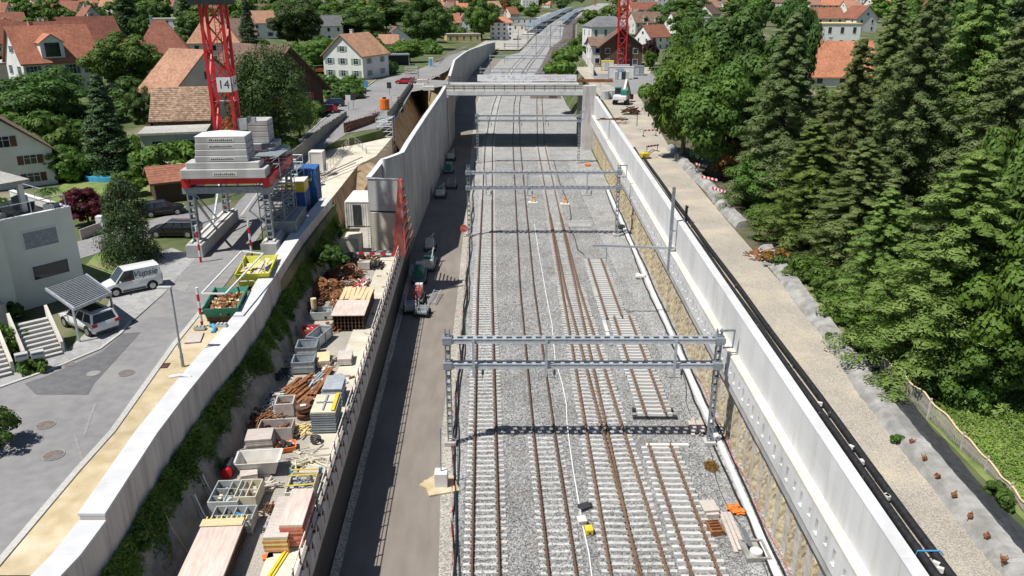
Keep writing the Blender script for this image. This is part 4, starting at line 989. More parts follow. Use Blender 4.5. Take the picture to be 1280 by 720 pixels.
for k in range(10): (b1 if k % 2 else b2).bar(q0.lerp(q1,k/10), q0.lerp(q1,(k+1)/10), .06, .22)
b1.ob('red_stripe', M_red, T, world=True); b2.ob('board', M_white, T, world=True)
b = MB()
for k in (0,.5,1): q = q0.lerp(q1,k); b.bar(q, (q.x,q.y,4.72), .07)
b.ob('leg', M_galv_d, T, world=True)
def container(c, w, d, h, m, label, rz=0, doors=True, ribs=True, name='site_container', roofm=None):
    T = thing(name, label, 'container', c, rz); b = MB(); b.bb(-w/2,w/2,-d/2,d/2,.12,h)
    if ribs:
        for s in (-1,1):
            k = -w/2+.2
            while k < w/2-.1: b.bb(k,k+.1,s*d/2-(.05 if s<0 else 0),s*d/2+(.05 if s>0 else 0),.25,h-.15); k += .28
            k = -d/2+.2
            while k < d/2-.1: b.bb(s*w/2-(.05 if s<0 else 0),s*w/2+(.05 if s>0 else 0),k,k+.1,.25,h-.15); k += .28
    b.ob('body', m, T); b = MB(); b.bb(-w/2-.05,w/2+.05,-d/2-.05,d/2+.05,h,h+.1); b.ob('roof', roofm or m, T)
    b = MB()
    for sx in (-1,1):
        for sy in (-1,1): b.bb(sx*w/2-.08,sx*w/2+.08,sy*d/2-.08,sy*d/2+.08,0,h+.002)
    b.ob('corner_post', roofm or m, T)
    if doors:
        b = MB(); b.bb(-w*.22,w*.1,-d/2-.09,-d/2-.055,.2,h-.25); b.ob('door', M_dark if doors == 'open' else M_galv, T)
    return T
container(U(455,276,4.72), 3.0, 5.5, 2.9, M_white_d, 'white ribbed site container half hidden behind the end wall and brown bank', doors='open')
container(U(441,318,4.52), 1.7, 2.2, 2.0, M_cream, 'small pale site box at the far end of the yard', ribs=False, doors=False)
# ------------------------------------------------------------------ storage yard
YZ = 4.73
def yp(px, py, z=YZ): return U(px, py, z)
AX = .05
def crate(px, py, w, d, h, m, label, rz=AX, t=.06, taper=0.0, nx=0, ny=0, fill=None, cat='crate', name='crate', rim=None, z=YZ, skids=True, seed=1):
    w, d, h = w*.88, d*.86, h*.86
    T = thing(name, label, cat, yp(px, py, z), rz)
    b = MB(); b.open_bin(w, d, h, t, .1 if skids else 0, taper); bevel(b.ob('body', m, T), .015, 1)
    if skids:
        b = MB(); b.bb(-w/2+taper,w/2-taper,-d/2+taper+.05,-d/2+taper+.17,0,.1); b.bb(-w/2+taper,w/2-taper,d/2-taper-.17,d/2-taper-.05,0,.1); b.ob('skid', M_wood_g, T)
    if rim: 
        b = MB(); o = .03
        for s in (-1,1): b.bb(s*w/2-o,s*w/2+o,-d/2-o,d/2+o,h+.08,h+.15); b.bb(-w/2,w/2,s*d/2-o,s*d/2+o,h+.08,h+.148)
        b.ob('rim', rim, T)
    if nx or ny:
        b = MB()
        for i in range(1, nx+1): x = -w/2+w*i/(nx+1); b.bb(x-.025,x+.025,-d/2+t,d/2-t,.16,h+.02)
        for j in range(1, ny+1): y = -d/2+d*j/(ny+1); b.bb(-w/2+t,w/2-t,y-.022,y+.022,.16,h+.01)
        b.ob('divider', m, T)
    if fill:
        g = random.Random(seed)
        for fm, n, sz in fill:
            b = MB()
            for k in range(n): b.box((g.uniform(-w/2+.2,w/2-.2), g.uniform(-d/2+.2,d/2-.2), .2+g.uniform(0,h*.65)), (sz[0]*g.uniform(.5,1.3), sz[1]*g.uniform(.5,1.2), sz[2]*g.uniform(.6,1.3)), rz=g.uniform(0,3.1), rx=g.uniform(-.5,.5), ry=g.uniform(-.4,.4))
            b.ob('contents', fm, T, kind='stuff')
    return T
bits = [(M_dark,5,(.35,.2,.15)),(M_plast_g,5,(.3,.3,.2)),(M_cream,4,(.3,.2,.15))]
crate(287,630,1.75,2.3,.85,M_plast_g,'large grey crate with cream and black odds and ends beside the cream crate',nx=1,ny=2,fill=bits,seed=3)
crate(313,628,1.3,1.9,.95,M_cream,'cream crate with brown compartments and a striped front beside the large grey crate',nx=1,ny=1,fill=[(M_rust_d,4,(.4,.3,.2)),(M_wood_g,3,(.4,.2,.2))],seed=4)
b = MB(); p = yp(313,640)
crate(294,659,2.35,1.6,.85,M_plast_g,'wide grey crate with dark compartments and a blue tool behind the board stack',nx=3,ny=1,fill=[(M_blue_l,1,(.4,.15,.1)),(M_orange,1,(.25,.12,.1)),(M_dark,5,(.3,.25,.2)),(M_wood_g,3,(.4,.1,.1))],seed=5)
# hopper
T = thing('hopper_skip','white tapered concrete hopper skip with pale residue, right of the dark cylinder','hopper',yp(326,590),.12)
b = MB(); b.open_bin(2.35,1.5,.95,.06,.08,.32); bevel(b.ob('tub', M_white_d, T),.02,1)
b = MB(); b.bb(-.75,.75,-.35,.35,.2,.42); b.ob('residue', M_sand, T)
b = MB(); b.bar((-1.2,-.6,1.03),(-1.2,.6,1.03),.1); b.bar((1.2,-.6,1.03),(1.2,.6,1.03),.1); b.bb(-.6,.6,-.5,-.4,0,.1); b.bb(-.6,.6,.4,.5,0,.1); b.ob('lifting_bar', M_white_d, T)
T = crate(358,562,1.35,1.05,.42,M_orange,'bright orange tray holding black coils on the gravel',rz=.3,taper=.12,skids=False,fill=[(M_dark,9,(.35,.3,.15)),(M_white_d,2,(.3,.2,.1))],cat='tray',name='tray',seed=6)
def stack(px, py, w, d, n, th, m, label, rz=AX, gap=.015, jig=.03, m2=None, top=None, z=YZ, cat='stack', name='panel_stack', bear=None, alt=None):
    T = thing(name, label, cat, yp(px, py, z), rz); zz = .1
    b = MB()
    for y in (-d*.35, 0, d*.35): b.bb(-w/2+.03,w/2-.03,y-.06,y+.06,0,.1)
    b.ob('bearer', M_wood_g, T)
    proto = {}
    for i in range(n):
        mm = (m2 if (m2 and i % 2) else m); 
        if i == n-1 and top: mm = top
        if mm.name not in proto: b = MB(); b.bb(-w/2,w/2,-d/2,d/2,0,th); o = b.ob('panel', mm, T); proto[mm.name] = o
        else: o = proto[mm.name].copy(); COL.objects.link(o)
        o.location = (rnd.uniform(-jig,jig), rnd.uniform(-jig,jig), zz); zz += th+gap
    return T, zz
stack(327,560,1.5,1.3,6,.11,M_wood_g,'low stack of grey wooden pallets behind the white hopper',rz=.15,cat='pallets',name='pallet_stack',gap=.04)
crate(347,546,2.3,1.35,.95,M_wood_g,'long pale sided box filled with rusty parts in front of the square timber box',rz=.08,fill=[(M_rust,16,(.6,.12,.1)),(M_rust_d,8,(.4,.2,.15))],seed=8,cat='box',name='storage_box')
crate(358,516,1.35,1.45,1.0,M_wood_g,'square open timber box with scrap at its bottom',rz=.12,t=.1,fill=[(M_rust_d,6,(.4,.15,.1)),(M_wood,4,(.4,.1,.06))],seed=9,cat='box',name='storage_box')
def heap(px, py, w, d, h, m, label, n=40, L=1.2, r=.03, seed=1, rz=.3, spread=.5, m2=None, z=YZ, cat='heap', name='scrap_heap', flat=False):
    g = random.Random(seed); T = thing(name, label, cat, yp(px, py, z), 0)
    for mm, k0 in ((m, 0), (m2, 1)):
        if mm is None: continue
        b = MB()
        for k in range(n if k0 == 0 else n//3):
            a = rz+g.gauss(0, spread); x = g.uniform(-w/2,w/2); y = g.uniform(-d/2,d/2); e = max(0,1-(2*x/w)**2)*max(0,1-(2*y/d)**2)
            zc = .05+g.uniform(0,1)*h*(.35+.65*e); l = L*g.uniform(.5,1.1)/2; dz = 0 if flat else g.uniform(-.15,.15)
            b.bar((x-math.cos(a)*l,y-math.sin(a)*l,max(.03,zc-dz)),(x+math.cos(a)*l,y+math.sin(a)*l,max(.03,zc+dz)),r*2*g.uniform(.7,1.6),r*2)
        b.ob('bars', mm, T)
    if n >= 100:
        b = MB()
        for k in range(16):
            x = g.uniform(-w*.42,w*.42); y = g.uniform(-d*.42,d*.42); e = max(0,1-(2*x/w)**2)*max(0,1-(2*y/d)**2); q = g.uniform(.22,.45); tl = g.uniform(0,.9); z0 = h*(.3+.65*e)+.1
            for j in range(3): b.path([(x+q*math.cos(a),y+q*math.sin(a)*math.cos(tl)+j*.05,max(.04,z0+q*math.sin(a)*math.sin(tl)+j*.05)) for a in np.linspace(0,6.28,14)],.028,4)
        b.ob('coils', m, T)
        b = MB()
        for k in range(14): b.box((g.uniform(-w*.4,w*.4),g.uniform(-d*.4,d*.4),h*g.uniform(.5,1.0)),(.3,.06,.04),rz=g.uniform(0,3),ry=g.uniform(-.5,.5))
        b.ob('tie_bands', M_cream, T, kind='stuff')
    return T
heap(332,532,1.5,1.6,.7,M_rust,'rusty mesh offcuts heaped behind the long pale sided box',n=50,L=1.3,r=.025,seed=2,rz=1.2)
heap(366,492,.9,2.6,.4,M_rust,'loose bundle of short rusty bars left of the other bar bundles',n=26,L=2.0,r=.06,seed=3,rz=1.25,spread=.1,flat=True)
heap(378,489,.7,2.6,.45,M_rust,'middle bundle of thick rusty bars beside the long rusty girders',n=18,L=2.3,r=.08,seed=4,rz=1.22,spread=.06,flat=True)
heap(350,500,1.2,1.5,.5,M_dark,'tangle of black cable with white ends in the shade of the rock face',n=40,L=.8,r=.03,seed=5,rz=.3,spread=1.5,m2=M_white_d)
def girders(p, q, n, label, w=.22, m=M_rust):
    P, Q = yp(*p), yp(*q); T = thing('girder_bundle', label, 'girders', P)
    d = (Q-P).normalized(); s = Vector((-d.y,d.x,0))
    for i in range(n):
        o = s*(i-(n-1)/2)*(w+.04); b = MB()
        for zz in (.04,.26): b.bar(P+o+Vector((0,0,zz)), Q+o+Vector((0,0,zz)), w, .035)
        b.bar(P+o+Vector((0,0,.15)), Q+o+Vector((0,0,.15)), .03, .22); b.ob('girder', m, T, world=True)
girders((391,497),(413,464),2,'pair of long rusty steel girders on the gravel behind the galvanised panels')
girders((379,512),(388,500),2,'two short rusty girders continuing the line of the long pair',w=.26)
T = thing('flange_pile','stack of round rusty flanges with a white tag','flanges',yp(381,522))
b = MB()
for k in range(6): b.tube((.06*math.sin(k*2),.06*math.cos(k*2),k*.15),(.06*math.sin(k*2),.06*math.cos(k*2),k*.15+.11),.5-.03*(k%2),14)
b.tube((.5,.4,0),(.5,.4,.5),.25,10); b.ob('flanges', M_rust_d, T); b = MB(); b.box((0,-.1,.93),(.35,.25,.06),rz=.4); b.ob('tag', M_white, T)
def galvbin(px, py, w, d, h, label, rz):
    w, d, h = w*.84, d*.9, h*.85; T = thing('galvanised_bin', label, 'bin', yp(px, py), rz); b = MB(); b.open_bin(w,d,h,.04,.12); b.ob('body', M_galv, T)
    b = MB()
    for s in (-1,1):
        b.bb(s*w/2-.05,s*w/2+.05,-d/2-.05,d/2+.05,h+.08,h+.16); b.bb(-w/2,w/2,s*d/2-.05,s*d/2+.05,h+.08,h+.158)
        for y in (-d/2,0,d/2): b.bb(s*(w/2+.03)-.03,s*(w/2+.03)+.03,y-.04,y+.04,0,h+.1)
        for k in (.35,.6): b.bb(-w/2,w/2,s*(d/2+.02)-.02,s*(d/2+.02)+.02,h*k,h*k+.06)
    b.ob('frame', M_galv_d, T); b = MB()
    for k in range(6): b.bar((-w/2+.15,-d/2+.2+k*d/7,.3+.05*(k%2)),(w/2-.15,-d/2+.2+k*d/7,.35),.08)
    b.ob('contents', M_galv, T, kind='stuff'); return T
galvbin(381,463,1.75,1.5,.95,'nearest of the three galvanised bins',.1)
galvbin(385,444,1.7,1.6,.95,'middle galvanised bin, directly behind the nearest one',.1)
galvbin(400,428,1.2,2.4,.9,'narrow galvanised bin turned askew behind the other two',-.25)
crate(389,418,1.6,1.2,.6,M_red_w,'red bin with white lid pieces next to the rock face',rz=.2,fill=[(M_white_d,3,(.5,.4,.08)),(M_red,3,(.4,.3,.2))],seed=11,cat='bin',name='bin')
T = crate(403,397,2.0,1.6,.75,M_plast_g,'grey parts bin carrying a cream cylinder behind the red bin',rz=.15,fill=[(M_dark,8,(.5,.3,.25)),(M_galv,4,(.5,.3,.2))],seed=12,cat='bin',name='bin')
b = MB(); b.tube((-.65,.5,.5),(-.65,.5,1.55),.24,12); b.ob('cylinder', M_wood, T, smooth=False)
# big timber-girder stack
T = thing('timber_stack','large stack of brown formwork girders topped with pale and yellow boards','timber stack',yp(436,414),AX*.7)
w, d = 2.55, 6.6; fl = MB(); web = MB()
for r_ in range(4):
    for k in range(9):
        x = -w/2+.14+k*.285; z = .1+r_*.31
        fl.bb(x-.06,x+.06,-.0,d,z,z+.06); fl.bb(x-.06,x+.06,0,d,z+.2,z+.26); web.bb(x-.02,x+.02,.02,d-.02,z+.06,z+.2)
    if r_ < 4: web.bb(-w/2,w/2,.1,.2,.1+r_*.31+.262,.1+r_*.31+.308); web.bb(-w/2,w/2,d-.5,d-.4,.1+r_*.31+.262,.1+r_*.31+.308)
fl.ob('girders', M_wood_d, T); web.ob('girder_webs', M_rust_d, T)
b = MB(); b.bb(-w/2-.05,w/2+.05,-.1,3.3,1.345,1.40); b.ob('pale_boards', M_pink, T)
b = MB()
for k in range(7): b.box((-w/2+.2+k*.37,4.9+.15*math.sin(k*2),1.38),(.33,3.0,.05),rz=.04*math.sin(k))
b.ob('yellow_boards', M_wood, T); b = MB()
for k in range(3): b.bb(-w/2,w/2,-.02,.1,.02+k*.0,.1)
b.ob('bearer', M_wood_d, T)
# scrap of rusty reinforcement
heap(403,368,2.4,3.4,1.0,M_rust,'heap of coiled rusty bars tied with bands left of the big timber stack',n=230,L=1.0,r=.022,seed=21,rz=.8,spread=.7,m2=M_rust_d)
heap(423,378,1.0,2.8,.7,M_rust,'narrow heap of rusty bars squeezed against the big timber stack',n=110,L=.9,r=.022,seed=22,rz=1.2,spread=.5)
heap(434,350,2.6,4.2,.9,M_rust,'wide heap of orange rusty scrap with pale pieces at the end of the pale slab',n=260,L=1.0,r=.026,seed=23,rz=.5,spread=1.0,m2=M_wood_g)
heap(412,346,1.4,2.6,.6,M_rust,'bundle of long thin rusty bars between the black bags and the orange scrap',n=50,L=1.8,r=.03,seed=24,rz=.6,spread=.15)
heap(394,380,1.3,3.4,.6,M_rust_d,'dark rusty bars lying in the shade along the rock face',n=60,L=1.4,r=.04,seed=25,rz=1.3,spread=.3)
def bag(px, py, s, label, seed):
    g = random.Random(seed); b = MB(); rows = []
    for k in range(6):
        z = s*k/5; q = s*(.42+.12*math.sin(k/5*3.1)) if k < 5 else s*.3
        rows.append([(q*(1+g.uniform(-.12,.12))*math.cos(j*math.pi/5), q*(1+g.uniform(-.12,.12))*math.sin(j*math.pi/5), z*.9+g.uniform(-.05,.05)) for j in range(10)])
    b.sweep(rows, closed=True, caps=True); p = yp(px, py); b.v = [(v[0]+p.x, v[1]+p.y, v[2]+p.z) for v in b.v]
    b.ob('sack', M_black, None, label, 'sack', 'black sacks at the far end of the yard')
bag(399,338,1.5,'leftmost black sack, against the rock face',1); bag(414,334,1.4,'black sack between the leftmost sack and the pale site box',2); bag(425,330,1.3,'black sack just in front of the pale site box',3); bag(438,331,1.3,'rightmost black sack, beside the pale end wall foot',4)
heap(403,350,1.6,1.6,.6,M_dark,'dark heap of scrap under the leftmost black sack',n=40,L=.8,r=.06,seed=26,rz=.5,spread=1.2)
crate(456,336,1.3,1.0,.8,M_wood_g,'grey lidded box among rusty pieces near the ladder',rz=0,fill=[(M_wood_g,5,(.7,.5,.1))],seed=13,cat='box',name='storage_box')
heap(459,327,2.0,1.2,.5,M_rust_d,'rusty scrap just behind the grey lidded box',n=40,L=.9,r=.05,seed=27,rz=.2,spread=.8,m2=M_wood)
heap(452,356,.9,2.2,.5,M_red_w,'pile of red and white brackets on the pale slab',n=34,L=.7,r=.05,seed=28,rz=.9,spread=.7,m2=M_white_d,z=4.85)
heap(471,335,1.2,1.5,.7,M_dark,'dark heap of clamps at the foot of the red formwork',n=40,L=.8,r=.05,seed=29,rz=.9,spread=1.,m2=M_rust_d)
# stacks on the slab
T, zz = stack(419,500,1.25,2.0,9,.09,M_galv,'stack of grey steel panels behind the yellow edged stack',z=4.85,gap=.05,jig=.06)
T, zz = stack(409,530,1.5,2.3,9,.10,M_galv_d,'tall stack of panels with one yellow edge on the pale slab',z=4.85,gap=.06,jig=.05,top=M_cream)
b = MB(); b.bb(.5,.72,-1.1,1.1,zz,zz+.05); b.ob('yellow_edge', M_yellow, T)
b = MB(); b.bb(-.05,.05,-1.0,1.0,zz,zz+.04); b.bb(-.55,.48,-.06,.06,zz,zz+.04); b.ob('frame', M_galv, T)
T = crate(379,619,1.6,2.2,.85,M_cream,'cream crate full of grey couplers with yellow tubes and blue corners on the pale slab',z=4.85,fill=[(M_galv,26,(.2,.2,.15)),(M_galv_d,20,(.2,.2,.15)),(M_wood_g,6,(.2,.2,.2))],seed=15)
b = MB(); b.tube((-.75,-.6,1.0),(.75,-.5,1.02),.04,6); b.tube((-.75,.35,1.0),(.75,.4,1.02),.04,6); b.tube((-.75,.9,1.0),(.75,.92,1.02),.04,6); b.ob('yellow_tube', M_yellow, T)
b = MB()
for x in (-.78,.78):
    b.box((x,1.05,.85),(.12,.14,.35))
b.ob('blue_corner', M_blue_l, T)
stack(355,665,1.15,3.3,7,.11,M_terra,'grey topped stack of panels left of the red brown stack',z=4.85,top=M_wood_g,m2=M_wood_y)
stack(374,661,1.1,3.0,10,.11,M_terra,'taller red brown stack of panels next to the yard railing',z=4.85,m2=M_red_w,top=M_pink)
p = yp(347,706,4.87); b = MB(); b.bar(p+Vector((-.25,-1.6,0)),p+Vector((.2,1.2,0)),.3,.08); b.bar(p+Vector((-.25,-1.6,.07)),p+Vector((.2,1.2,.07)),.08,.08); b.ob('measuring_bar', M_yellow, None, 'long flat yellow bar lying on the pale slab near the bottom edge', 'bar')
p = yp(395,553,4.86); b = MB(); b.path([p+Vector((.28*math.cos(a),.28*math.sin(a),.05+.02*a)) for a in np.linspace(0,18,50)], .05, 5); b.ob('cable_coil', M_dark, None, 'small dark coil of cable alone on the pale slab', 'coil')
heap(388,580,1.8,.7,.3,M_cream,'pile of pale laths and rope on the pale slab',n=26,L=.9,r=.03,seed=31,rz=.1,spread=.5,z=4.85)
heap(384,570,2.4,1.6,.08,M_wood_g,'scattered thin laths on the pale slab behind the rope pile',n=14,L=1.0,r=.02,seed=32,rz=.2,spread=.4,z=4.85,flat=True)
def bucket(px, py, r, h, m, label, z=YZ):
    p = yp(px, py, z); b = MB(); n = 12
    rows = [[(p.x+rr*math.cos(2*math.pi*k/n),p.y+rr*math.sin(2*math.pi*k/n),p.z+zz) for k in range(n)] for rr,zz in ((0.02,0),(r*.8,0),(r,h),(r*.93,h),(r*.75,.05),(.02,.05))]
    b.sweep(rows, closed=True); b.ob('bucket', m, None, label, 'bucket')
bucket(362,640,.42,.6,M_blue,'blue bucket behind the grey topped panel stack',4.85)
bucket(350,652,.35,.5,M_dark,'dark bucket among hoses left of the grey topped panel stack')
bucket(345,665,.45,.5,M_galv,'metal tub left of the grey topped panel stack')
bucket(341,682,.42,.5,M_blue_l,'light blue rimmed tub nearest the pale slab edge, left of the panel stacks')
heap(349,655,.9,1.6,.3,M_dark,'tangle of dark hose and grey bits around the tubs',n=30,L=.6,r=.03,seed=33,rz=.5,spread=1.5,m2=M_galv)
p = yp(335,697); b = MB(); b.box((p.x,p.y,p.z+.06),(.5,.35,.1),rz=.4); b.ob('orange_scrap', M_orange, None, 'small flat orange scrap on the gravel left of the pale slab', 'scrap')
T = thing('gas_cylinder','dark cylinder with a red end lying in the shade left of the white hopper','cylinder',yp(285,592)); b = MB(); b.tube((0,.6,.35),(.1,-.3,.35),.36,12); b.ob('body', M_dark, T); b = MB(); b.tube((.1,-.32,.35),(.14,-.62,.35),.3,12); b.ob('red_end', M_red, T); b = MB(); b.box((.05,.15,.05),(.5,.7,.12)); b.ob('cradle', M_dark, T)
# board stack at the bottom edge
T = thing('board_stack','big stack of wide pale boards with an orange far edge, lowest in the yard','board stack',yp(272,700),AX+.02)
w, d = 2.0, 5.2
for k in range(7):
    b = MB(); dx = rnd.uniform(-.05,.05); b.bb(-w/2+dx,w/2+dx,-3.4+rnd.uniform(-.06,.06),1.55,.1+k*.15,.1+k*.15+.11); b.ob('board', M_pink if k == 6 else M_wood_d, T)
b = MB(); b.bb(-w/2,w/2,1.05,1.62,1.152,1.175); b.ob('orange_edge', M_wood, T)
for k in range(9): b = MB(); b.box((-w/2+.15+k*.24,1.72,1.1+.05*(k%2)),(.06,.3,.06)); b.ob('batten', M_wood_y, T); b = MB(); b.bb(-w/2,w/2,-2,-1.8,0,.1); b.bb(-w/2,w/2,.8,1.0,0,.1); b.ob('bearer', M_wood_g, T)
heap(302,610,.8,2.2,.35,M_wood_g,'thin grey poles leaning near the rock face behind the grey crates',n=9,L=2.0,r=.025,seed=35,rz=1.4,spread=.2)
for i,(px,py,lab) in enumerate([(258,632,'short bar propped against the rock face left of the large grey crate'),(248,658,'short bar propped against the rock face near the board stack')]):
    p = yp(px,py,4.8); b = MB(); b.bar(p+Vector((.25,.2,0)),p+Vector((-.3,.4,1.6)),.06); b.bar(p+Vector((.45,.2,0)),p+Vector((-.1,.4,1.6)),.05); b.ob('prop_bar', M_galv_d, None, lab, 'bar')
heap(341,507,.8,1.0,.5,M_galv_d,'grey tangle of wire beside the black cable tangle',n=30,L=.5,r=.02,seed=36,rz=.5,spread=1.5,m2=M_white_d)

# ------------------------------------------------------------------ rail machines on the service road
def road_machine(px, py, L, W, m, label, rz=0, kind=0, group=None):
    L, W = L*.84, W*.78
    T = thing('rail_trolley', label, 'trolley', U(px-2, py, -.02), rz)
    b = MB(); b.bb(-W/2,W/2,-L/2,L/2,.45,.6); b.bb(-W/2-.04,-W/2+.06,-L/2,L/2,.38,.68); b.bb(W/2-.06,W/2+.04,-L/2,L/2,.38,.68); b.ob('frame', M_galv_d, T)
    for sx in (-1,1):
        for y in (-L*.32,L*.32):
            w_ = MB(); w_.tube((sx*(W/2-.02),y,.28),(sx*(W/2+.15),y,.28),.28,14); w_.ob('wheel', M_tyre, T)
    if kind == 0:
        b = MB(); b.path([(0,-L*.42,1.15),(0,-L*.3,1.15),(0,L*.15,1.15)],W*.4,12); b.ob('tank', m, T, smooth=False); b = MB(); b.bb(-W*.35,W*.35,L*.2,L*.45,.6,1.7); b.ob('engine_box', M_white_d, T)
    elif kind == 1:
        b = MB(); b.bb(-W*.42,W*.42,-L*.45,0,.6,1.5); b.ob('engine_box', M_white_d, T); b = MB(); b.bb(-W*.3,W*.3,.05,L*.42,.6,1.2); b.ob('pump_box', m, T)
        b = MB(); b.bar((-W*.35,L*.3,1.2),(W*.4,L*.42,1.8),.12); b.bar((W*.3,-L*.3,1.5),(W*.3,L*.3,2.0),.1); b.ob('arm', M_galv, T)
        b = MB()
        for k in range(5): b.bb(-W*.4,W*.4,-L*.4+k*.18,-L*.4+k*.18+.06,1.5,1.58)
        b.ob('grille', m, T)
    else:
        b = MB()
        for k in range(int(L/.28)): b.bb(-W*.48,W*.48,-L*.46+k*.28,-L*.46+k*.28+.13,.6,.72+.3*(k%2))
        b.ob('rack_bars', m, T); b = MB()
        for s in (-1,1): b.bar((s*W*.4,-L*.4,.6),(s*W*.4,-L*.4,1.5),.08); b.bar((s*W*.4,L*.4,.6),(s*W*.4,L*.4,1.5),.08)
        b.ob('stanchion', M_white_d, T)
    return T
road_machine(527,350,4.2,1.7,M_green,'white and green tank trolley standing in the wall shadow beside the long machine',.05,0)
road_machine(539,334,5.0,1.7,M_green,'longest green and white rail machine, half in sun on the service road',.0,1)
road_machine(540,312,2.6,1.5,M_white_d,'white capped trolley at the far end of the longest rail machine',0,1)
road_machine(525,377,3.0,1.5,M_red_w,'trolley with a dull red drum in front of the tank trolley',0,0)
road_machine(516,390,2.2,1.6,M_galv,'nearest trolley loaded with grey bars, close to the wall foot',.1,2)
road_machine(530,394,2.0,1.5,M_galv,'trolley loaded with grey bars right of the nearest trolley',-.1,2)
road_machine(553,246,3.6,1.8,M_green,'small tracked drill trolley in deep shade by the tall white wall',0,1)
road_machine(567,235,2.4,1.8,M_galv_d,'dark trolley in deep shade beside the tracked drill trolley',0,2)
road_machine(563,216,2.8,1.8,M_green,'dark green tank trolley in deep shade beyond the tracked drill',0,0)
road_machine(566,200,2.8,1.8,M_galv_d,'farthest trolley in deep shade near the bridge',0,1)
p = U(543,375,0); LD2 = thing('lattice_frame','light lattice ladder frame lying on the road beside the trolleys','frame',p,-.12); b = MB()
for s in (-.35,.35): b.bar((s,-1.6,.3),(s,1.8,.5),.06)
for k in range(8): b.bar((-.35,-1.5+k*.42,.32+k*.02),(.35,-1.3+k*.42,.32+k*.02),.05)
b.ob('lattice', M_galv, LD2)
# ------------------------------------------------------------------ things beside the leftmost track
along('cable', M_black, lambda y: road_edge(y)+.95+.08*math.sin(y*.5), 24, 150, .05, .07, 'thick black cable along the left side of the leftmost track', 'cable', seed=8)
along('cable', M_dark, lambda y: road_edge(y)+1.12+.14*math.sin(y*.4+1), 24, 120, .05, .05, 'second dark cable weaving beside the thick black cable', 'cable', seed=9)
along('cable', M_black, lambda y: road_edge(y)+.82+.1*math.sin(y*.7+2), 24, 90, .05, .05, 'third black cable nearest the gravel verge', 'cable', seed=10)
MARK = thing('marker_fence','low red and white marker posts with tape along the gravel verge','marker fence',(-3.4,24,0))
a1, a2, a3 = MB(), MB(), MB(); y = 26.0
while y < 120:
    x = road_edge(y)+.7; a1.tube((x,y,0),(x+.04,y,.45),.03,5); a2.tube((x+.04,y,.45),(x+.06,y,.9),.03,5); y += 2.4
for k in range(80):
    y = 26+k*1.2; x = road_edge(y)+.75; (a3 if k % 2 else a2).bar((x,y,.72),(road_edge(y+1.2)+.75,y+1.2,.72+.03*math.sin(k)),.015,.05)
a1.ob('post', M_white, MARK, world=True); a2.ob('red_band', M_red, MARK, world=True); a3.ob('tape', M_white, MARK, world=True)
p = U(552,607); T = thing('cable_riser','pale concrete block with a thin upright pipe beside the leftmost track','block',p)
b = MB(); b.bb(-.42,.42,-.4,.4,0,1.1); bevel(b.ob('block', M_conc_w, T),.03); b = MB(); b.bar((0,.0,1.1),(.05,.1,4.2),.07); b.ob('pipe', M_galv_d, T); b = MB(); b.box((0,-.1,.03),(2.0,1.8,.16),rz=.3); b.box((-.3,.1,.03),(1.7,1.6,.2),rz=.9); b.ob('spoil', M_sand, T)
p = U(580,296); T = thing('warning_disc','small round red and white warning sign low beside the leftmost track','sign',p); b = MB(); b.tube((0,0,0),(0,0,1.0),.04,6); b.ob('post', M_galv, T); b = MB(); b.tube((0,-.05,1.15),(0,.0,1.15),.5,18); b.ob('disc', M_red_w, T); b = MB(); b.bar((-.3,-.06,1.3),(.3,-.06,1.0),.1,.012); b.ob('bar', M_white, T)
# white cable and boxes between tracks
cpts = [U(x,y,.03) for x,y in ((742,735),(736,690),(728,655),(724,630),(717,590),(712,555),(709,530),(708,505),(703,480),(694,450),(692,425),(690,405),(685,380),(681,358),(676,330),(671,300),(668,280))]
b = MB(); b.path(cpts, .05, 5); b.ob('cable', M_white, None, 'white cable snaking along the ballast between the second track and the switch', 'cable')
p = U(727,655); T = thing('junction_box','white junction box on the white cable','box',p,.2); b = MB(); b.bb(-.24,.24,-.26,.26,0,.36); bevel(b.ob('body', M_white, T),.03); b = MB(); b.bb(-.27,.27,-.29,.29,.3,.4); b.ob('lid', M_white_d, T)
p = U(736,666); T = thing('track_magnet','bright yellow box beside the white junction box','box',p,.1); b = MB(); b.bb(-.24,.24,-.28,.28,0,.4); bevel(b.ob('body', M_yellow, T),.06); b = MB(); b.bb(-.05,.05,-.32,-.28,.1,.25); b.ob('handle', M_dark, T)
p = U(731,635); b = MB(); b.box((p.x,p.y,.12),(.75,.55,.2),rz=.5); b.box((p.x+.3,p.y+.15,.2),(.25,.2,.1),rz=.2); b.ob('flat_case', M_dark, None, 'flat dark case beside the white cable', 'case')
# right side of the ballast
p = U(893,663); T = thing('red_crate','rusty red crate open towards the camera beside the nearest loose panel','crate',p,.12); b = MB(); b.open_bin(.8,1.1,.35,.07,.0); b.ob('body', M_rust, T); b = MB()
for k in range(4): b.bb(-.33,.33,-.45+k*.27,-.37+k*.27,.12,.3)
b.ob('slats', M_rust, T)
p = U(888,642); b = MB(); b.box((p.x-.05,p.y+.3,.35),(.95,1.1,.12),rz=.12); b.box((p.x,p.y,.13),(.8,.9,.26),rz=.12); b.ob('stone_slab', M_wood_g, None, 'brown slab leaning over the back of the rusty red crate', 'slab')
heap(889,585,.7,.8,.5,M_lf_o,'orange brown tangle of dry straw by the black hose',n=90,L=.6,r=.012,seed=41,rz=0,spread=2,z=0)
b = MB()
for k in range(4): p = U(864+k*5,536,0); b.box((p.x,p.y+.4*(k%2),.08),(.26,2.1,.08),rz=-.08)
b.ob('plank_bundle', M_wood_g, None, 'short bundle of pinkish planks at the foot of the near gantry', 'planks')
b = MB(); q0, q1 = U(905,640,.06), U(927,690,.06)
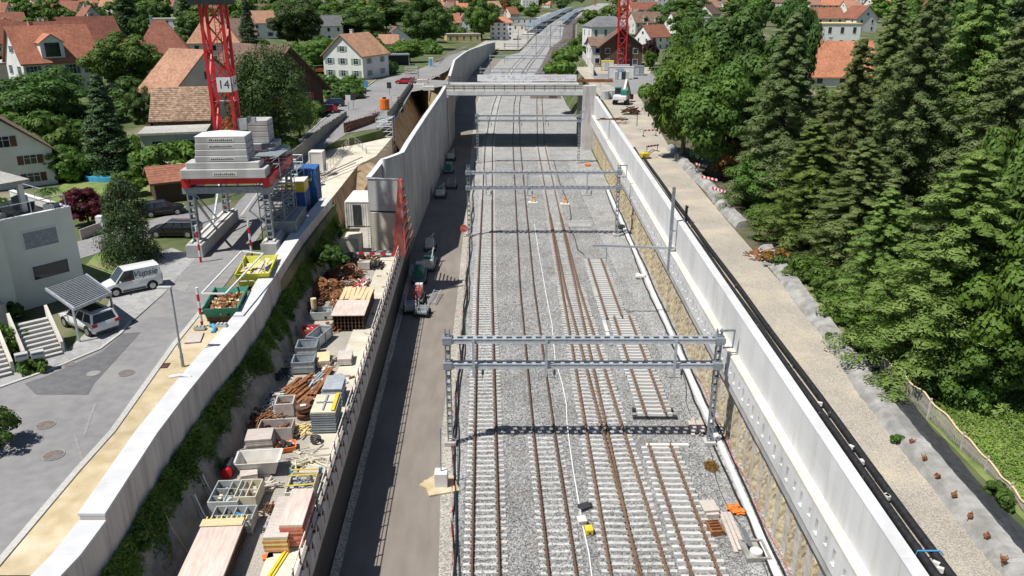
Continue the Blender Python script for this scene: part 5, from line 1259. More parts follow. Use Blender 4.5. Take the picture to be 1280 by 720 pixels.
for k in range(3): b.bar(q0+Vector((k*.24-.2,0,0)), q1+Vector((k*.28-.3,.2*k,0)), .22, .05)
b.ob('plank_bundle', M_wood_g, None, 'long brown planks lying right of the rusty red crate', 'planks')
p = U(920,638,.0); b = MB()
for k in range(24): b.box((p.x+rnd.uniform(-.45,.45),p.y+rnd.uniform(-.4,.4),.08+rnd.uniform(0,.12)),(.4,.2,.02),rz=rnd.uniform(0,3),rx=rnd.uniform(-.4,.4))
b.ob('orange_netting', M_orange, None, 'crumpled orange netting against the black hose', 'netting')
p = U(943,690,0); T = thing('cable_pit','open concrete cable pit with a leaning grey lid at the right edge of the ballast','pit',p,.02); b = MB(); b.open_bin(1.4,1.7,.25,.12,0); b.ob('frame', M_conc_o, T); b = MB(); b.box((-.35,.7,.55),(.7,1.7,.08),ry=.75); b.ob('lid', M_galv_d, T); b = MB(); b.tube((-.1,-.5,.1),(-.1,-.5,.5),.35,14); b.ob('ring', M_white_d, T)
for px,py,lab in ((666,254,'small orange topped point motor on a pale base, left of two'),(706,256,'small orange topped point motor on a pale base, right of two')):
    p = U(px,py); T = thing('point_motor',lab,'point motor',p); b = MB(); b.bb(-.7,.7,-.5,.5,0,.22); b.ob('base', M_white_d, T); b = MB(); b.bb(-.3,.3,-.2,.4,.22,.75); b.ob('casing', M_wood, T); b = MB(); b.bb(-.2,.2,-.1,.3,.75,1.0); b.ob('cap', M_orange, T)
b = MB()
for k in range(5): b.box((U(725,284).x, U(725,284).y+k*.62, .1),(3.2,.26,.2))
b.ob('sleeper_bundle', M_sleep, None, 'short bundle of pale sleepers lying alone beyond the cantilever arm', 'sleepers')
cp2 = [U(x,y,.04) for x,y in ((692,200),(700,230),(712,258),(714,272),(710,282),(718,296),(722,312),(730,318))]
b = MB(); b.path(cp2, .06, 5); b.ob('cable', M_dark, None, 'dark cable curving past the point motors', 'cable')
for px,py,m,lab in ((735,207,M_orange,'small orange heap by the covering boards'),(800,347,M_white_d,'pale stone lump at the foot of the piles below the cantilever mast'),(775,285,M_dark,'dark junction case at the foot of the second gantry')):
    p = U(px,py); g = random.Random(px); b = MB()
    for k in range(7): b.box((p.x+g.uniform(-.4,.4),p.y+g.uniform(-.4,.4),.12+g.uniform(0,.2)),(g.uniform(.3,.6),g.uniform(.3,.6),g.uniform(.2,.35)),rz=g.uniform(0,3),rx=g.uniform(-.3,.3))
    b.ob('rubble_lump' if m is not M_dark else 'junction_case', m, None, lab, 'rubble' if m is not M_dark else 'case')

g = random.Random(91)
small = [(M_wood_g,'offcut of grey timber'),(M_rust,'rusty bracket'),(M_galv,'grey steel clamp'),(M_cream,'pale plastic spacer'),(M_dark,'dark rubber piece'),(M_wood,'offcut of fresh timber')]
for i in range(70):
    y = g.uniform(27, 76); x = g.uniform(yard_edge(y)-5.6, yard_edge(y)-.5); m, nm = small[i % 6]
    zz = 4.85 if x > yard_edge(y)-1.85 else 4.72
    b = MB(); k = g.randint(1, 2)
    b.box((x,y,zz+.06),(g.uniform(.15,.6),g.uniform(.06,.3),g.uniform(.06,.16)),rz=g.uniform(0,3))
    b.ob('loose_offcut', m, None, nm+' lying loose on the yard', 'offcut', 'loose pieces on the yard: '+nm)

for px,py,w,d,h,m,lab,n_,L_,r_,rz_,sp_,m2_ in [
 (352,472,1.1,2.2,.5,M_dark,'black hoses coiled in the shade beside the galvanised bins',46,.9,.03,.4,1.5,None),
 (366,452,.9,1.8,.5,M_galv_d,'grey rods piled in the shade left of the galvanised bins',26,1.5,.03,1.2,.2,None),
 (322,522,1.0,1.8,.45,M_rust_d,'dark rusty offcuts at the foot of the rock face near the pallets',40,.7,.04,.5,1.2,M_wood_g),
 (308,566,.8,1.6,.4,M_wood_g,'grey lath offcuts at the foot of the rock face beside the hopper',26,1.1,.03,1.3,.3,None),
 (375,540,1.0,1.2,.35,M_wood,'fresh timber offcuts between the orange tray and the pale slab',18,1.0,.045,.6,.7,M_wood_y),
 (398,478,.8,1.4,.3,M_galv,'loose grey tubes right of the long rusty girders',14,1.6,.04,1.25,.1,None),
 (412,455,.7,1.6,.3,M_wood_g,'short grey boards on the gravel before the big timber stack',14,1.2,.06,1.3,.2,M_wood),
 (378,435,.9,1.6,.5,M_rust,'rusty hooks in the shade behind the narrow galvanised bin',44,.6,.025,.7,1.4,M_galv_d),
 (330,610,1.2,1.0,.3,M_wood_g,'scattered grey offcuts in front of the white hopper',16,.8,.04,.2,.9,M_cream),
 (338,640,.8,1.2,.25,M_rust_d,'small rusty pieces left of the tubs',24,.5,.03,.9,1.0,None),
 (418,412,.9,1.4,.5,M_rust,'rusty rods between the red bin and the timber stack',40,.9,.022,1.0,.4,None),
 (388,360,1.2,2.4,.7,M_dark,'dark tangle of mesh along the rock face beside the coiled bars',60,.9,.03,1.2,.8,M_rust_d)]:
    heap(px,py,w,d,h,m,lab,n=n_,L=L_,r=r_,seed=px,rz=rz_,spread=sp_,m2=m2_)
stack(405,455,.9,1.6,5,.09,M_wood,'short stack of fresh boards left of the pale slab behind the panel stacks',rz=.2,m2=M_wood_g)
stack(432,452,1.0,1.5,4,.1,M_wood_g,'low grey board stack on the pale slab before the big timber stack',z=4.85,rz=.1)
stack(390,600,.8,1.2,4,.09,M_wood_y,'small stack of yellow boards on the pale slab behind the cream crate of couplers',z=4.85,rz=-.1,m2=M_wood_g)
stack(312,600,.9,1.0,5,.09,M_wood_g,'small weathered board stack behind the cream crate',rz=.3)
# ------------------------------------------------------------------ vehicles
def wheel(T, x, y, r=.33, w=.22):
    s = 1 if x > 0 else -1; b = MB(); b.tube((x-s*w/2,y,r),(x+s*w/2,y,r),r,18); o = b.ob('wheel', M_tyre, T)
    b = MB(); b.tube((x+s*w/2,y,r),(x+s*(w/2+.012),y,r),r*.66,16); b.ob('rim', M_rim, o)
def car(label, loc, rz, paint, L=4.4, W=1.8, H=1.48, kind='hatch', cat='car', name='parked_car', plate=True):
    """front points along local +Y"""
    T = thing(name, label, cat, loc, rz); h = L/2; w = W/2
    van = kind == 'van'
    hood = .95 if kind != 'van' else 1.0
    st = [(-h,.42,.80,.86),(-h+.06,.30,.98,.95),(-h+.5,.22,1.02,1.0),(0,.2,.98,1.0),(h-1.3,.2,.98,1.0),(h-.9,.22,.95,.985),(h-.35,.26,.84,.93),(h-.05,.34,.72,.82),(h,.42,.62,.76)]
    if van: st = [(y,z0,z1*1.06,k) for y,z0,z1,k in st]
    rows = []
    for y,z0,z1,k in st:
        x = w*k; zm = z0+(z1-z0)*.55
        rows.append([(-x*.88,y,z0),(-x,y,zm*.85),(-x,y,zm+.06),(-x*.95,y,z1-.03),(-x*.86,y,z1),(x*.86,y,z1),(x*.95,y,z1-.03),(x,y,zm+.06),(x,y,zm*.85),(x*.88,y,z0)])
    b = MB(); b.sweep(rows, closed=True, caps=True); b.ob('body', paint, T, smooth=False)
    # greenhouse
    zb = .97*(1.06 if van else 1); yb = -h+.08 if kind in ('suv','estate','van') else -h+.15; yf = h-1.15 if not van else h-.95
    tb = -h+.28 if kind in ('suv','van') else (-h+.55 if kind == 'estate' else -h+.75); tf = yf-.75 if not van else yf-.7
    if van: tb = -h+.16
    wb, wt = w*.93, w*(.76 if not van else .84)
    b = MB(); b.add([(-wb,yb,zb),(wb,yb,zb),(wb,yf,zb),(-wb,yf,zb),(-wt,tb,H-.03),(wt,tb,H-.03),(wt,tf,H-.03),(-wt,tf,H-.03)],[(0,1,5,4),(1,2,6,5),(2,3,7,6),(3,0,4,7),(4,5,6,7)])
    b.ob('windows', M_glass, T)
    b = MB(); rr = wt+.015
    b.sweep([[(-rr,y,H-.05),(-rr*.94,y,H),(0,y,H+.035),(rr*.94,y,H),(rr,y,H-.05)] for y in (tb-.04, tb+.4, tf-.3, tf+.02)], caps=False)
    b.bb(-rr,rr,tb-.02,tf,H-.06,H-.02); b.ob('roof', paint, T)
    b = MB()
    for s in (-1,1):
        b.bar((s*(wb+.004),yf,zb),(s*(wt+.01),tf,H-.02),.07); b.bar((s*(wb+.004),yb+.02,zb),(s*(wt+.01),tb,H-.02),.14 if not van else .1)
        if van:
            ym = yf-1.35
            b.add([(s*(wb+.006),yb,zb-.02),(s*(wb+.006),ym,zb-.02),(s*(wt+.014),ym,H-.02),(s*(wt+.014),tb,H-.02)],[(0,1,2,3)])
        else:
            for f_ in (.36,.66): yy = yb+(yf-yb)*f_; b.bar((s*(wb+.006),yy,zb),(s*(wt+.012),tb+(tf-tb)*f_,H-.02),.06)
    if van: b.add([(-wb,yb-.006,zb-.02),(wb,yb-.006,zb-.02),(wt,tb-.006,H-.02),(-wt,tb-.006,H-.02)],[(0,1,2,3)])
    b.ob('pillars', paint, T)
    for s in (-1,1):
        b = MB(); b.box((s*(w-.18),-h+.03,.86),(.3,.12,.2) if not van else (.14,.1,.5)); b.ob('tail_light', M_lamp_r, T)
        b = MB(); b.box((s*(w-.3),h-.1,.66),(.36,.2,.13)); b.ob('headlight', M_lamp_w, T)
        b = MB(); b.box((s*(w+.1),yf-.3,zb+.03),(.2,.1,.14)); b.ob('mirror', paint, T)
        for y in (-h+.82, h-.85):
            b = MB(); b.tube((s*(w-.12),y,.36),(s*(w+.006),y,.36),.41,18); b.ob('wheel_arch', M_black, T); wheel(T, s*(w-.09), y)
        b = MB(); b.bb(s*w-.008 if s > 0 else s*w-.012, s*w+.012 if s > 0 else s*w+.008, -h+1.3, h-1.35, .27,.36); b.ob('sill_trim', M_black, T)
    b = MB(); b.bb(-w*.8,w*.8,-h-.015,-h+.1,.3,.43); b.bb(-w*.75,w*.75,h-.1,h+.012,.32,.46); b.ob('bumper', M_dark, T)
    if plate: b = MB(); b.bb(-.26,.26,-h-.02,-h+.05,.62,.73); b.ob('number_plate', M_white, T)
    if kind == 'suv':
        b = MB(); b.bb(-wt*.62,wt*.62,tb+.55,tf-.25,H+.03,H+.055); b.ob('sunroof', M_glass, T)
        b = MB()
        for s in (-1,1): b.bar((s*wt*.86,tb+.1,H+.06),(s*wt*.86,tf-.15,H+.06),.04)
        b.ob('roof_rail', M_rim, T)
    return T
def place_car(p, q, **kw):   # p rear pixel, q front pixel on the ground
    a, e = G(*p), G(*q); d = e-a; c = (a+e)/2
    return c, math.atan2(d.y, d.x)-math.pi/2
a, rz = place_car((122,414),(95,393))
c = Vector((-28.85,50.35,8.53)); suv = car('white SUV with black sunroof parked under the slatted carport', c, math.atan2(.57,-.82)-math.pi/2, M_car_w, 4.6, 1.88, 1.6, 'suv')
text('· ·  · · ·', .16, M_ink, 'plate_text', suv, (0,-2.33,.68), (math.pi/2,0,0))
vc = Vector((-29.2,57.6,8.53)); vrz = math.atan2(-.62,-.78)-math.pi/2
van = car('white delivery van with dark handwritten lettering on its side', vc, vrz, M_car_w, 4.3, 1.78, 1.85, 'van', cat='van', name='delivery_van')
text('Vupsie', .66, M_dark, 'lettering', van, (-.835,-.92,1.42), (R(85),0,R(-90)), shear=.35, ext=.008)
car('black estate car parked behind the pine beside the crane portal', Vector((-31.6,72.3,8.53)), R(90), M_car_k, 4.6, 1.8, 1.48, 'estate')
car('black hatchback parked beside the brown roofed shed', G(205,268), R(-62), M_car_k, 4.2, 1.78, 1.46, 'hatch')
car('red car parked nearest to the dark barn, in front of the dark blue car', G(408,141), R(98), M_car_r, 4.0, 1.7, 1.45, 'hatch')
car('dark blue car parked just behind the parked red car', G(416,133), R(100), M_car_b, 4.4, 1.75, 1.45, 'estate')
car('dark car parked by the hedge at the bend of the street', G(440,120), R(80), M_car_k, 4.2, 1.7, 1.45, 'hatch')
car('bright red car driving across the street junction', G(506,105), R(80), M_car_r, 4.3, 1.75, 1.5, 'hatch', name='moving_car')
car('silver car parked near the top of the street', G(540,62), R(70), M_car_s, 4.3, 1.75, 1.5, 'hatch')
car('dark blue car in a front garden under the big street tree', G(143,113), R(50), M_car_b, 4.3, 1.75, 1.5, 'hatch')
# ------------------------------------------------------------------ tower crane on its portal
PF = Vector((-24.2,66.9,8.53)); prz = R(4)
CR = thing('tower_crane', 'red lattice tower crane with number 14 plates on a steel portal over the street', 'crane', PF, prz)
PW_, PD, PH = 6.3, 9.6, 5.4
for sx in (-1,1):
    b = MB(); b.bb(sx*PW_/2-.7,sx*PW_/2+.7,-1.2,PD+1.4,0,1.15); o = b.ob('concrete_base', M_conc, CR); bevel(o,.04,1)
    b = MB(); b.bb(sx*PW_/2-.45,sx*PW_/2-.25,-.8,PD+1.2,1.152,1.3); b.bb(sx*PW_/2+.25,sx*PW_/2+.45,-.8,PD+1.2,1.152,1.3); b.ob('base_rail', M_white_d, CR)
    for y in (0,PD):
        b = MB(); x = sx*PW_/2
        for dx in (-.24,.24): b.bb(x+dx-.05,x+dx+.05,y-.28,y+.28,1.15,PH)
        for k in range(9): b.bb(x-.24,x+.24,y-.3,y-.22,1.4+k*.55,1.55+k*.55); b.bb(x-.24,x+.24,y+.22,y+.3,1.4+k*.55,1.55+k*.55)
        b.ob('leg', M_galv_d, CR)
    b = MB(); b.bar((sx*PW_/2,.3,PH-.3),(sx*PW_/2,PD*.5,1.3),.16); b.bar((sx*PW_/2,PD-.3,PH-.3),(sx*PW_/2,PD*.5,1.3),.16); b.ob('brace', M_galv_d, CR)
for y in (0,PD):
    b = MB(); b.bb(-PW_/2-.6,PW_/2+.6,y-.3,y+.3,PH,PH+.55); b.bar((-PW_/2+.3,y,PH),(-PW_/2+1.9,y,PH-2.2),.1); b.bar((-PW_/2+1.9,y,PH-2.2),(-PW_/2+.2,y,2.6),.1); b.bar((PW_/2-.3,y,PH),(PW_/2-1.6,y,PH-1.6),.1); b.bar((PW_/2-1.6,y,PH-1.6),(PW_/2-.1,y,PH-3),.1); b.ob('portal_beam', M_galv_d, CR)
for sx in (-1,1):
    b = MB(); b.bb(sx*PW_/2-.3,sx*PW_/2+.3,.302,PD-.302,PH+.01,PH+.53); b.ob('side_beam', M_galv_d, CR)
zr = PH+.56
b = MB(); b.bb(-PW_/2-.5,-PW_/2+.1,-.5,PD+.5,zr,zr+.8); b.bb(PW_/2-.1,PW_/2+.5,-.5,PD+.5,zr,zr+.8)
b.bar((-PW_/2,0,zr+.55),(PW_/2,PD,zr+.46),.6,.62); b.bar((PW_/2,0,zr+.52),(-PW_/2,PD,zr+.47),.6,.62); b.bb(-PW_/2+.1,PW_/2-.1,-.25,.1,zr+.25,zr+.79); b.ob('undercarriage', M_red, CR)
tx, ty, tw = -.75, 4.9, .86
z = zr+.8
def slab(x0,x1,y0,y1,z0,z1,m=M_conc):
    b = MB(); b.bb(x0,x1,y0,y1,z0,z1); o = b.ob('ballast_block', m, CR); bevel(o,.05,1); return o
slab(-3.55,3.45,-.75,1.0,z+.01,z+.8); slab(-3.1,2.95,-.5,1.2,z+.81,z+1.35)
g = random.Random(9)
def plate(x, y, z, w=1.9):
    b = MB(); b.bb(x-w/2,x+w/2,y-.014,y,z-.15,z+.15); o = b.ob('name_plate', M_white_d, CR); b = MB(); xx = x-w/2+.12
    while xx < x+w/2-.2: b.bb(xx,xx+.1,y-.022,y-.015,z-.08,z+.02+g.uniform(0,.07)); xx += .16
    b.ob('lettering', M_dark, o)
plate(.1,-.751,z+.4,2.0)
for k in range(4):
    slab(-2.3+.06*k,2.05-.02*k,-.45+.05*k,2.2,z+1.36+k*.52,z+1.87+k*.52)
    if k != 1: plate(-.05,-.452+.05*k,z+1.61+k*.52,2.1)
b = MB(); b.add([(-2.2,-.3,z+3.45),(1.95,-.3,z+3.45),(1.95,2.2,z+3.45),(-2.2,2.2,z+3.45),(-.4,1.2,z+3.75),(.4,1.2,z+3.75)],[(0,1,5,4),(1,2,5),(2,3,4,5),(3,0,4)]); b.ob('tarpaulin', M_white, CR)
slab(-3.4,3.4,PD-1.0,PD+.8,z+.01,z+.8); slab(-1.4,2.7,PD-2.2,PD+.5,z+.81,z+1.5,M_galv_d)
for k in range(4): slab(.3,2.1,PD-1.8,PD+.4,z+1.51+k*.52,z+2.02+k*.52)
# mast
b = MB(); zt = z+.5; top = 33.0
for sx in (-1,1):
    for sy in (-1,1): b.bar((tx+sx*tw,ty+sy*tw,z-.4),(tx+sx*tw,ty+sy*tw,top),.24)
b.ob('mast_chord', M_red, CR)
b = MB(); zz = zt; k = 0
while zz < top-2.3:
    for (ax,ay,bx,by) in ((-1,-1,1,-1),(1,-1,1,1),(1,1,-1,1),(-1,1,-1,-1)):
        q = ((ax,ay),(bx,by)) if k % 2 == 0 else ((bx,by),(ax,ay))
        b.bar((tx+q[0][0]*tw,ty+q[0][1]*tw,zz),(tx+q[1][0]*tw,ty+q[1][1]*tw,zz+2.3),.12)
        if k % 3 == 0: b.bar((tx+ax*tw,ty+ay*tw,zz),(tx+bx*tw,ty+by*tw,zz),.11)
    zz += 2.3; k += 1
b.ob('mast_lattice', M_red, CR)
b = MB()
for k in range(60): zz = zt+k*.28; b.bar((tx-.2,ty+.6,zz),(tx+.2,ty+.6,zz),.03)
b.bar((tx-.2,ty+.6,zt),(tx-.2,ty+.6,top),.05); b.bar((tx+.2,ty+.6,zt),(tx+.2,ty+.6,top),.05); b.ob('ladder', M_red, CR)
for k in (.2,.55,.8):
    b = MB(); zz = zt+(top-zt)*k; b.bb(tx-.85,tx+.85,ty-.1,ty+.8,zz,zz+.05); b.ob('landing', M_galv_d, CR)
pz = 22.5-8.53
b = MB(); b.bb(tx-.2,tx+.98,ty-tw-.2,ty-tw-.14,pz-.62,pz+.62); o = b.ob('number_plate', M_white, CR); text('14', 1.0, M_dark, 'number', o, (tx+.39,ty-tw-.205,pz), (math.pi/2,0,0), ext=.006)
b = MB(); b.bb(tx+tw+.13,tx+tw+.19,ty-.6,ty+.6,pz-.62,pz+.62); o = b.ob('number_plate', M_white, CR); text('14', 1.0, M_dark, 'number', o, (tx+tw+.195,ty,pz), (math.pi/2,0,math.pi/2), ext=.006)
bz = 29.0-8.53
b = MB()
for (x0,x1,y0,y1) in ((-1.7,1.5,-1.35,-1.29),(1.44,1.5,-1.29,1.35),(-1.7,-1.64,-1.29,1.35)): b.bb(tx+x0,tx+x1,ty+y0,ty+y1,bz,bz+2.6)
o = b.ob('banner', M_black, CR); b = MB()
for k,(dx,hh) in enumerate(((-.55,.35),(-.3,.5),(0,.55),(.3,.5),(.55,.35))): b.add([(tx+dx-.14,ty-1.36,bz+1.2),(tx+dx+.14,ty-1.36,bz+1.2),(tx+dx*1.1,ty-1.36,bz+.75-hh*.6)],[(0,1,2)])
b.ob('emblem', M_white, o)
b = MB(); b.box((tx+1.5,ty-.6,zt+3.3),(.8,.5,1.0)); b.box((tx+2.2,ty-.2,zt+3.6),(.7,.5,.5)); b.box((tx+1.6,ty-.4,zt+2.0),(.6,.4,.7)); b.ob('switch_box', M_plast_g, CR)
# ------------------------------------------------------------------ striped posts and height frame
def striped(p, h, label, tilt=0.0, base=True):
    T = thing('striped_post', label, 'post', p); a_, b_ = MB(), MB(); n = 6
    for k in range(n): (a_ if k % 2 == 0 else b_).tube((tilt*k/n,0,h*k/n),(tilt*(k+1)/n,0,h*(k+1)/n),.1,8)
    a_.ob('red_band', M_red, T); b_.ob('white_band', M_white, T); return T
striped(G(253,409),2.9,'red and white striped post at the green skip'); striped(G(251,326)+Vector((.2,-.5,0)),3.3,'red and white striped post at the near left foot of the crane portal')
striped(G(329,317)+Vector((-.6,-1.2,0)),3.3,'red and white striped post at the near right foot of the crane portal'); striped(G(284,275),3.4,'red and white striped post at the far left foot of the crane portal')
fr = [U(252,367,11.3),U(302,314,11.3),U(329,317,11.3),U(282,367,11.3)]
FRM = thing('height_frame','thin white rectangular height frame over the skips','frame',fr[0]); b = MB()
for i in range(4): b.bar(fr[i],fr[(i+1)%4],.09)
b.ob('bar', M_white, FRM, world=True); b = MB()
for q in (fr[1],fr[2]): b.bar(q,(q.x,q.y,8.5),.06)
b.ob('leg', M_white, FRM, world=True)
# skips
def skip(p, rz, L, W, H, m, label, fillm, planks):
    T = thing('skip', label, 'skip', p, rz); b = MB(); e = .75
    def prof(w, yb0, yb1, zz): return [(-w,yb0,zz),(w,yb0,zz),(w,yb1,zz),(-w,yb1,zz)]
    o0 = prof(W/2-.1,-L/2+e,L/2-e,.1); o1 = prof(W/2,-L/2,L/2,H); i1 = prof(W/2-.07,-L/2+.09,L/2-.09,H); i0 = prof(W/2-.17,-L/2+e,L/2-e,.16)
    vs = o0+o1+i1+i0; fs = [(3,2,1,0),(12,13,14,15)]
    for a0 in (0,4,8):
        for k in range(4): fs.append((a0+k,a0+(k+1)%4,a0+4+(k+1)%4,a0+4+k))
    b.add(vs, fs); b.ob('tub', m, T); b = MB()
    for s in (-1,1): b.bb(s*W/2-.05,s*W/2+.05,-L/2-.02,L/2+.02,H-.06,H+.06)
    for k in range(5): yy = -L/2+.9+k*(L-1.8)/4; b.bar((W/2+.02,yy,H),(W/2-.08,yy,.15),.09); b.bar((-W/2-.02,yy,H),(-W/2+.08,yy,.15),.09)
    b.ob('rim', m, T); g = random.Random(len(label))
    if planks:
        for mm,n in ((M_wood_y,16),(M_wood,9),(M_wood_g,6)):
            b = MB()
            for k in range(n): b.box((g.uniform(-W/2+.4,W/2-.4),g.uniform(-.5,.5),H*.55+g.uniform(0,.55)),(g.uniform(.2,.5),g.uniform(1.8,3.4),.05),rz=g.gauss(-.1,.25),rx=g.uniform(-.12,.12),ry=g.uniform(-.3,.3))
            b.ob('planks', mm, T)
        b = MB(); b.box((.6,-.8,H*.8),(1.1,.9,.06),rz=.5,rx=.3); b.ob('dark_board', M_dark, T)
    else:
        b = MB(); b.bb(-W/2+.1,W/2-.1,-L/2+.5,L/2-.5,.2,H*.55); b.ob('scrap_bed', M_rust_d, T)
        for mm,n in ((M_rust,170),(M_wood,60),(M_rust_d,120)):
            b = MB()
            for k in range(n): b.box((g.uniform(-W/2+.2,W/2-.2),g.uniform(-L/2+.35,L/2-.35),H*.55+g.uniform(0,.28)),(g.uniform(.1,.3),g.uniform(.1,.4),.08),rz=g.uniform(0,3),rx=g.uniform(-.6,.6),ry=g.uniform(-.6,.6))
            b.ob('scrap', mm, T)
    return T
def skip_at(corner_px, ztop, **k): return None
skip(Vector((-20.05,59.6,8.53)),R(8),4.6,2.5,1.4,M_lime,'lime yellow skip filled with loose planks beside the white coping',None,True)
skip(Vector((-20.15,52.6,8.53)),R(8),4.3,2.3,1.3,M_green,'green skip filled with rusty brown scrap in front of the yellow skip',None,False)
p = G(266,412); b = MB(); b.path([p+Vector((-.3,.4,.1)),p+Vector((0,.2,.25)),p+Vector((.2,-.2,.2)),p+Vector((.25,-.7,.08))], .13, 7); b.ob('hose', M_blue_l, None, 'short thick blue hose on the sand strip below the green skip', 'hose')
# lamp, manholes, boards
p = G(229,459); T = thing('street_lamp','slim grey street lamp with a flat head on the sand strip','street lamp',p); b = MB(); b.path([(0,0,0),(0,0,5.2)],.075,8,.05); b.ob('pole', M_galv_d, T); b = MB(); b.tube((0,0,0),(0,0,.9),.1,8); b.box((0,-.1,1.5),(.12,.1,.35)); b.ob('base', M_galv_d, T); b = MB(); b.box((-.35,-.05,5.22),(.8,.28,.09)); b.ob('lamp_head', M_plast_g, T)
for (px,py,r,lab) in ((158,467,.42,'manhole cover in the middle of the street, nearest the lamp'),(57,532,.42,'manhole cover farther left, beyond the nearest one'),(67,570,.45,'manhole cover nearest the camera, ringed by pale asphalt'),(117,468,.33,'pale round cover inside the dark asphalt patch'),(87,456,.3,'small rusty cover at the edge of the dark asphalt patch')):
    p = G(px,py); T = thing('manhole_cover',lab,'manhole cover',(p.x,p.y,p.z+.045)); b = MB(); b.tube((0,0,0),(0,0,.03),r,24); b.ob('lid', M_mh if 'pale' not in lab[:5] else M_worn, T)
    b = MB(); n = 24; b.sweep([[((r+a)*math.cos(2*math.pi*k/n),(r+a)*math.sin(2*math.pi*k/n),zz) for k in range(n)] for a,zz in ((.01,.02),(.07,.02))], closed=True); b.ob('ring', M_worn, T)
p = G(205,458); T = thing('drain_grate','dark rectangular drain grate by the kerb next to the lamp','drain grate',(p.x,p.y,p.z+.05),.1); b = MB(); b.bb(-.3,.3,-.35,.35,0,.02); b.ob('frame', M_dark, T); b = MB()
for k in range(6): b.bb(-.26,.26,-.3+k*.11,-.25+k*.11,.02,.035)
b.ob('bars', M_rust_d, T)
p = G(243,424); b = MB(); b.box((p.x,p.y,8.62),(1.0,1.6,.06),rz=.2); b.ob('cover_board', M_wood_g, None, 'grey board lying across the sand strip beside the lamp', 'board')
p = G(376,297); container(G(363,294), 2.2, 5.2, 2.0, M_galv_d, 'low dark skip container beside the dark stair tower', rz=R(4), ribs=True, doors=False)
T = container(U(372,268,8.55), 2.2, 2.4, 2.5, M_blue, 'blue site container topped by a yellow one next to the white coping', rz=R(4), doors=False)
c2 = MB(); c2.bb(-1.15,1.15,-1.25,1.25,2.62,3.6); c2.ob('yellow_box', M_yellow, T); c2 = MB(); c2.bb(-1.18,1.18,-1.28,1.28,3.602,3.7); c2.ob('pale_lid', M_white_d, T)
T = container(U(385,258,8.55)+Vector((-.4,1.5,0)), 2.6, 2.4, 3.9, M_blue, 'taller blue container with a yellow stripe behind the yellow topped one', rz=R(4), doors=False)
c2 = MB(); c2.bb(-.9,.9,-1.3,-1.26,2.7,2.95); c2.ob('yellow_stripe', M_yellow, T)
container(U(398,215,8.5), 1.6, 1.6, 2.6, M_white_d, 'pale upright box by the hoarding', rz=0, doors=False, ribs=False); 
p = U(390,228,8.5); bag_ = MB(); bag_.path([(p.x,p.y,8.5),(p.x,p.y,8.8),(p.x,p.y,9.6),(p.x,p.y,9.9)], .7, 10); bag_.ob('wrapped_bundle', M_white_d, None, 'pale wrapped bundle in front of the upright box by the hoarding', 'bundle')
for i,(px,py,lab) in enumerate([(422,214,'long pole leaning along the street edge of the ramp slab'),(412,222,'pole laid on the ramp slab under the scaffold rails')]):
    p = U(px,py,8.3); b = MB(); b.bar(p+Vector((-2,-6,.2)),p+Vector((2,7,.5)),.12); b.ob('scaffold_pole', M_wood_g, None, lab, 'pole')
# red and white barriers near junction
def barrier(px, py, rz, label, z=None):
    T = thing('barrier', label, 'barrier', G(px,py) if z is None else U(px,py,z), rz); a_, b_ = MB(), MB()
    for k in range(8): (a_ if k % 2 else b_).bb(-1.2+k*.3,-1.2+(k+1)*.3,-.02,.02,.75,1.0)
    a_.ob('red_stripe', M_red, T); b_.ob('board', M_white, T); b = MB()
    for s in (-1,1): b = MB(); b.bar((s*1.0,0,0),(s*1.0,0,.78),.06); b.bb(s*1.0-.1,s*1.0+.1,-.4,.4,0,.1); b.ob('foot', M_dark, T)
    return T
for px,py,r_,lab in ((530,104,0,'striped barrier nearest the bridge corner on the street side'),(520,110,.2,'striped barrier above the end of the brown cut'),(545,100,.1,'striped barrier beside the white bridge corner blocks'),(500,127,1.2,'striped barrier along the street edge by the orange container'),(452,155,1.1,'striped barrier behind the brown hoarding'),(470,148,1.1,'striped barrier beside the orange container')): barrier(px,py,r_,lab)
for px,py,r_,lab in ((815,190,.6,'striped barrier lying by the crumbling wall end'),(898,247,2.0,'striped board on the crumbling pale wall in the tree shade'),(886,232,2.2,'second striped board behind it on the crumbling pale wall'),(875,215,2.0,'farthest striped board on the crumbling pale wall'),(812,170,.2,'striped barrier at the left edge of the trees by the digger')): barrier(px,py,r_,lab)
for i,(px,py,lab) in enumerate([(524,110,'white concrete block at the bridge corner, left one'),(536,113,'white concrete block at the bridge corner, right one'),(528,104,'white concrete block at the bridge corner, back one')]):
    p = G(px,py); b = MB(); b.box((p.x,p.y,p.z+.45),(2.4,.9,.9),rz=.1*i); bevel(b.ob('concrete_block', M_white_d, None, lab, 'block'),.05)
p = G(539,83); T = thing('portable_toilet','pale blue portable toilet cabin beside the railing up the street','toilet cabin',p); b = MB(); b.bb(-.6,.6,-.6,.6,.05,2.2); b.ob('cabin', M_white_d, T); b = MB(); b.bb(-.4,.4,-.63,-.6,.2,2.0); b.ob('door', M_blue_l, T); b = MB(); b.bb(-.65,.65,-.65,.65,2.2,2.35); b.ob('roof', M_white, T)
for i,(px,py,lab) in enumerate([(436,138,'white upright panel left of the street by the hedge'),(442,136,'dark upright panel left of the street by the hedge'),(487,120,'dark round headed signal by the hoarding'),(458,118,'blue and white sign on the corner of the junction')]):
    p = G(px,py); T = thing('street_sign',lab,'sign',p); b = MB(); b.tube((0,0,0),(0,0,1.6),.05,6); b.ob('post', M_galv_d, T); b = MB(); b.box((0,0,2.1),(.9,.06,1.2)); b.ob('plate', [M_white,M_dark,M_dark,M_blue_l][i], T)
scaffold('road_gantry', G(515,100), 3, 2, 3.0, M_wood_g, 'grey scaffold frame by the junction beside the white blocks', 1.5)
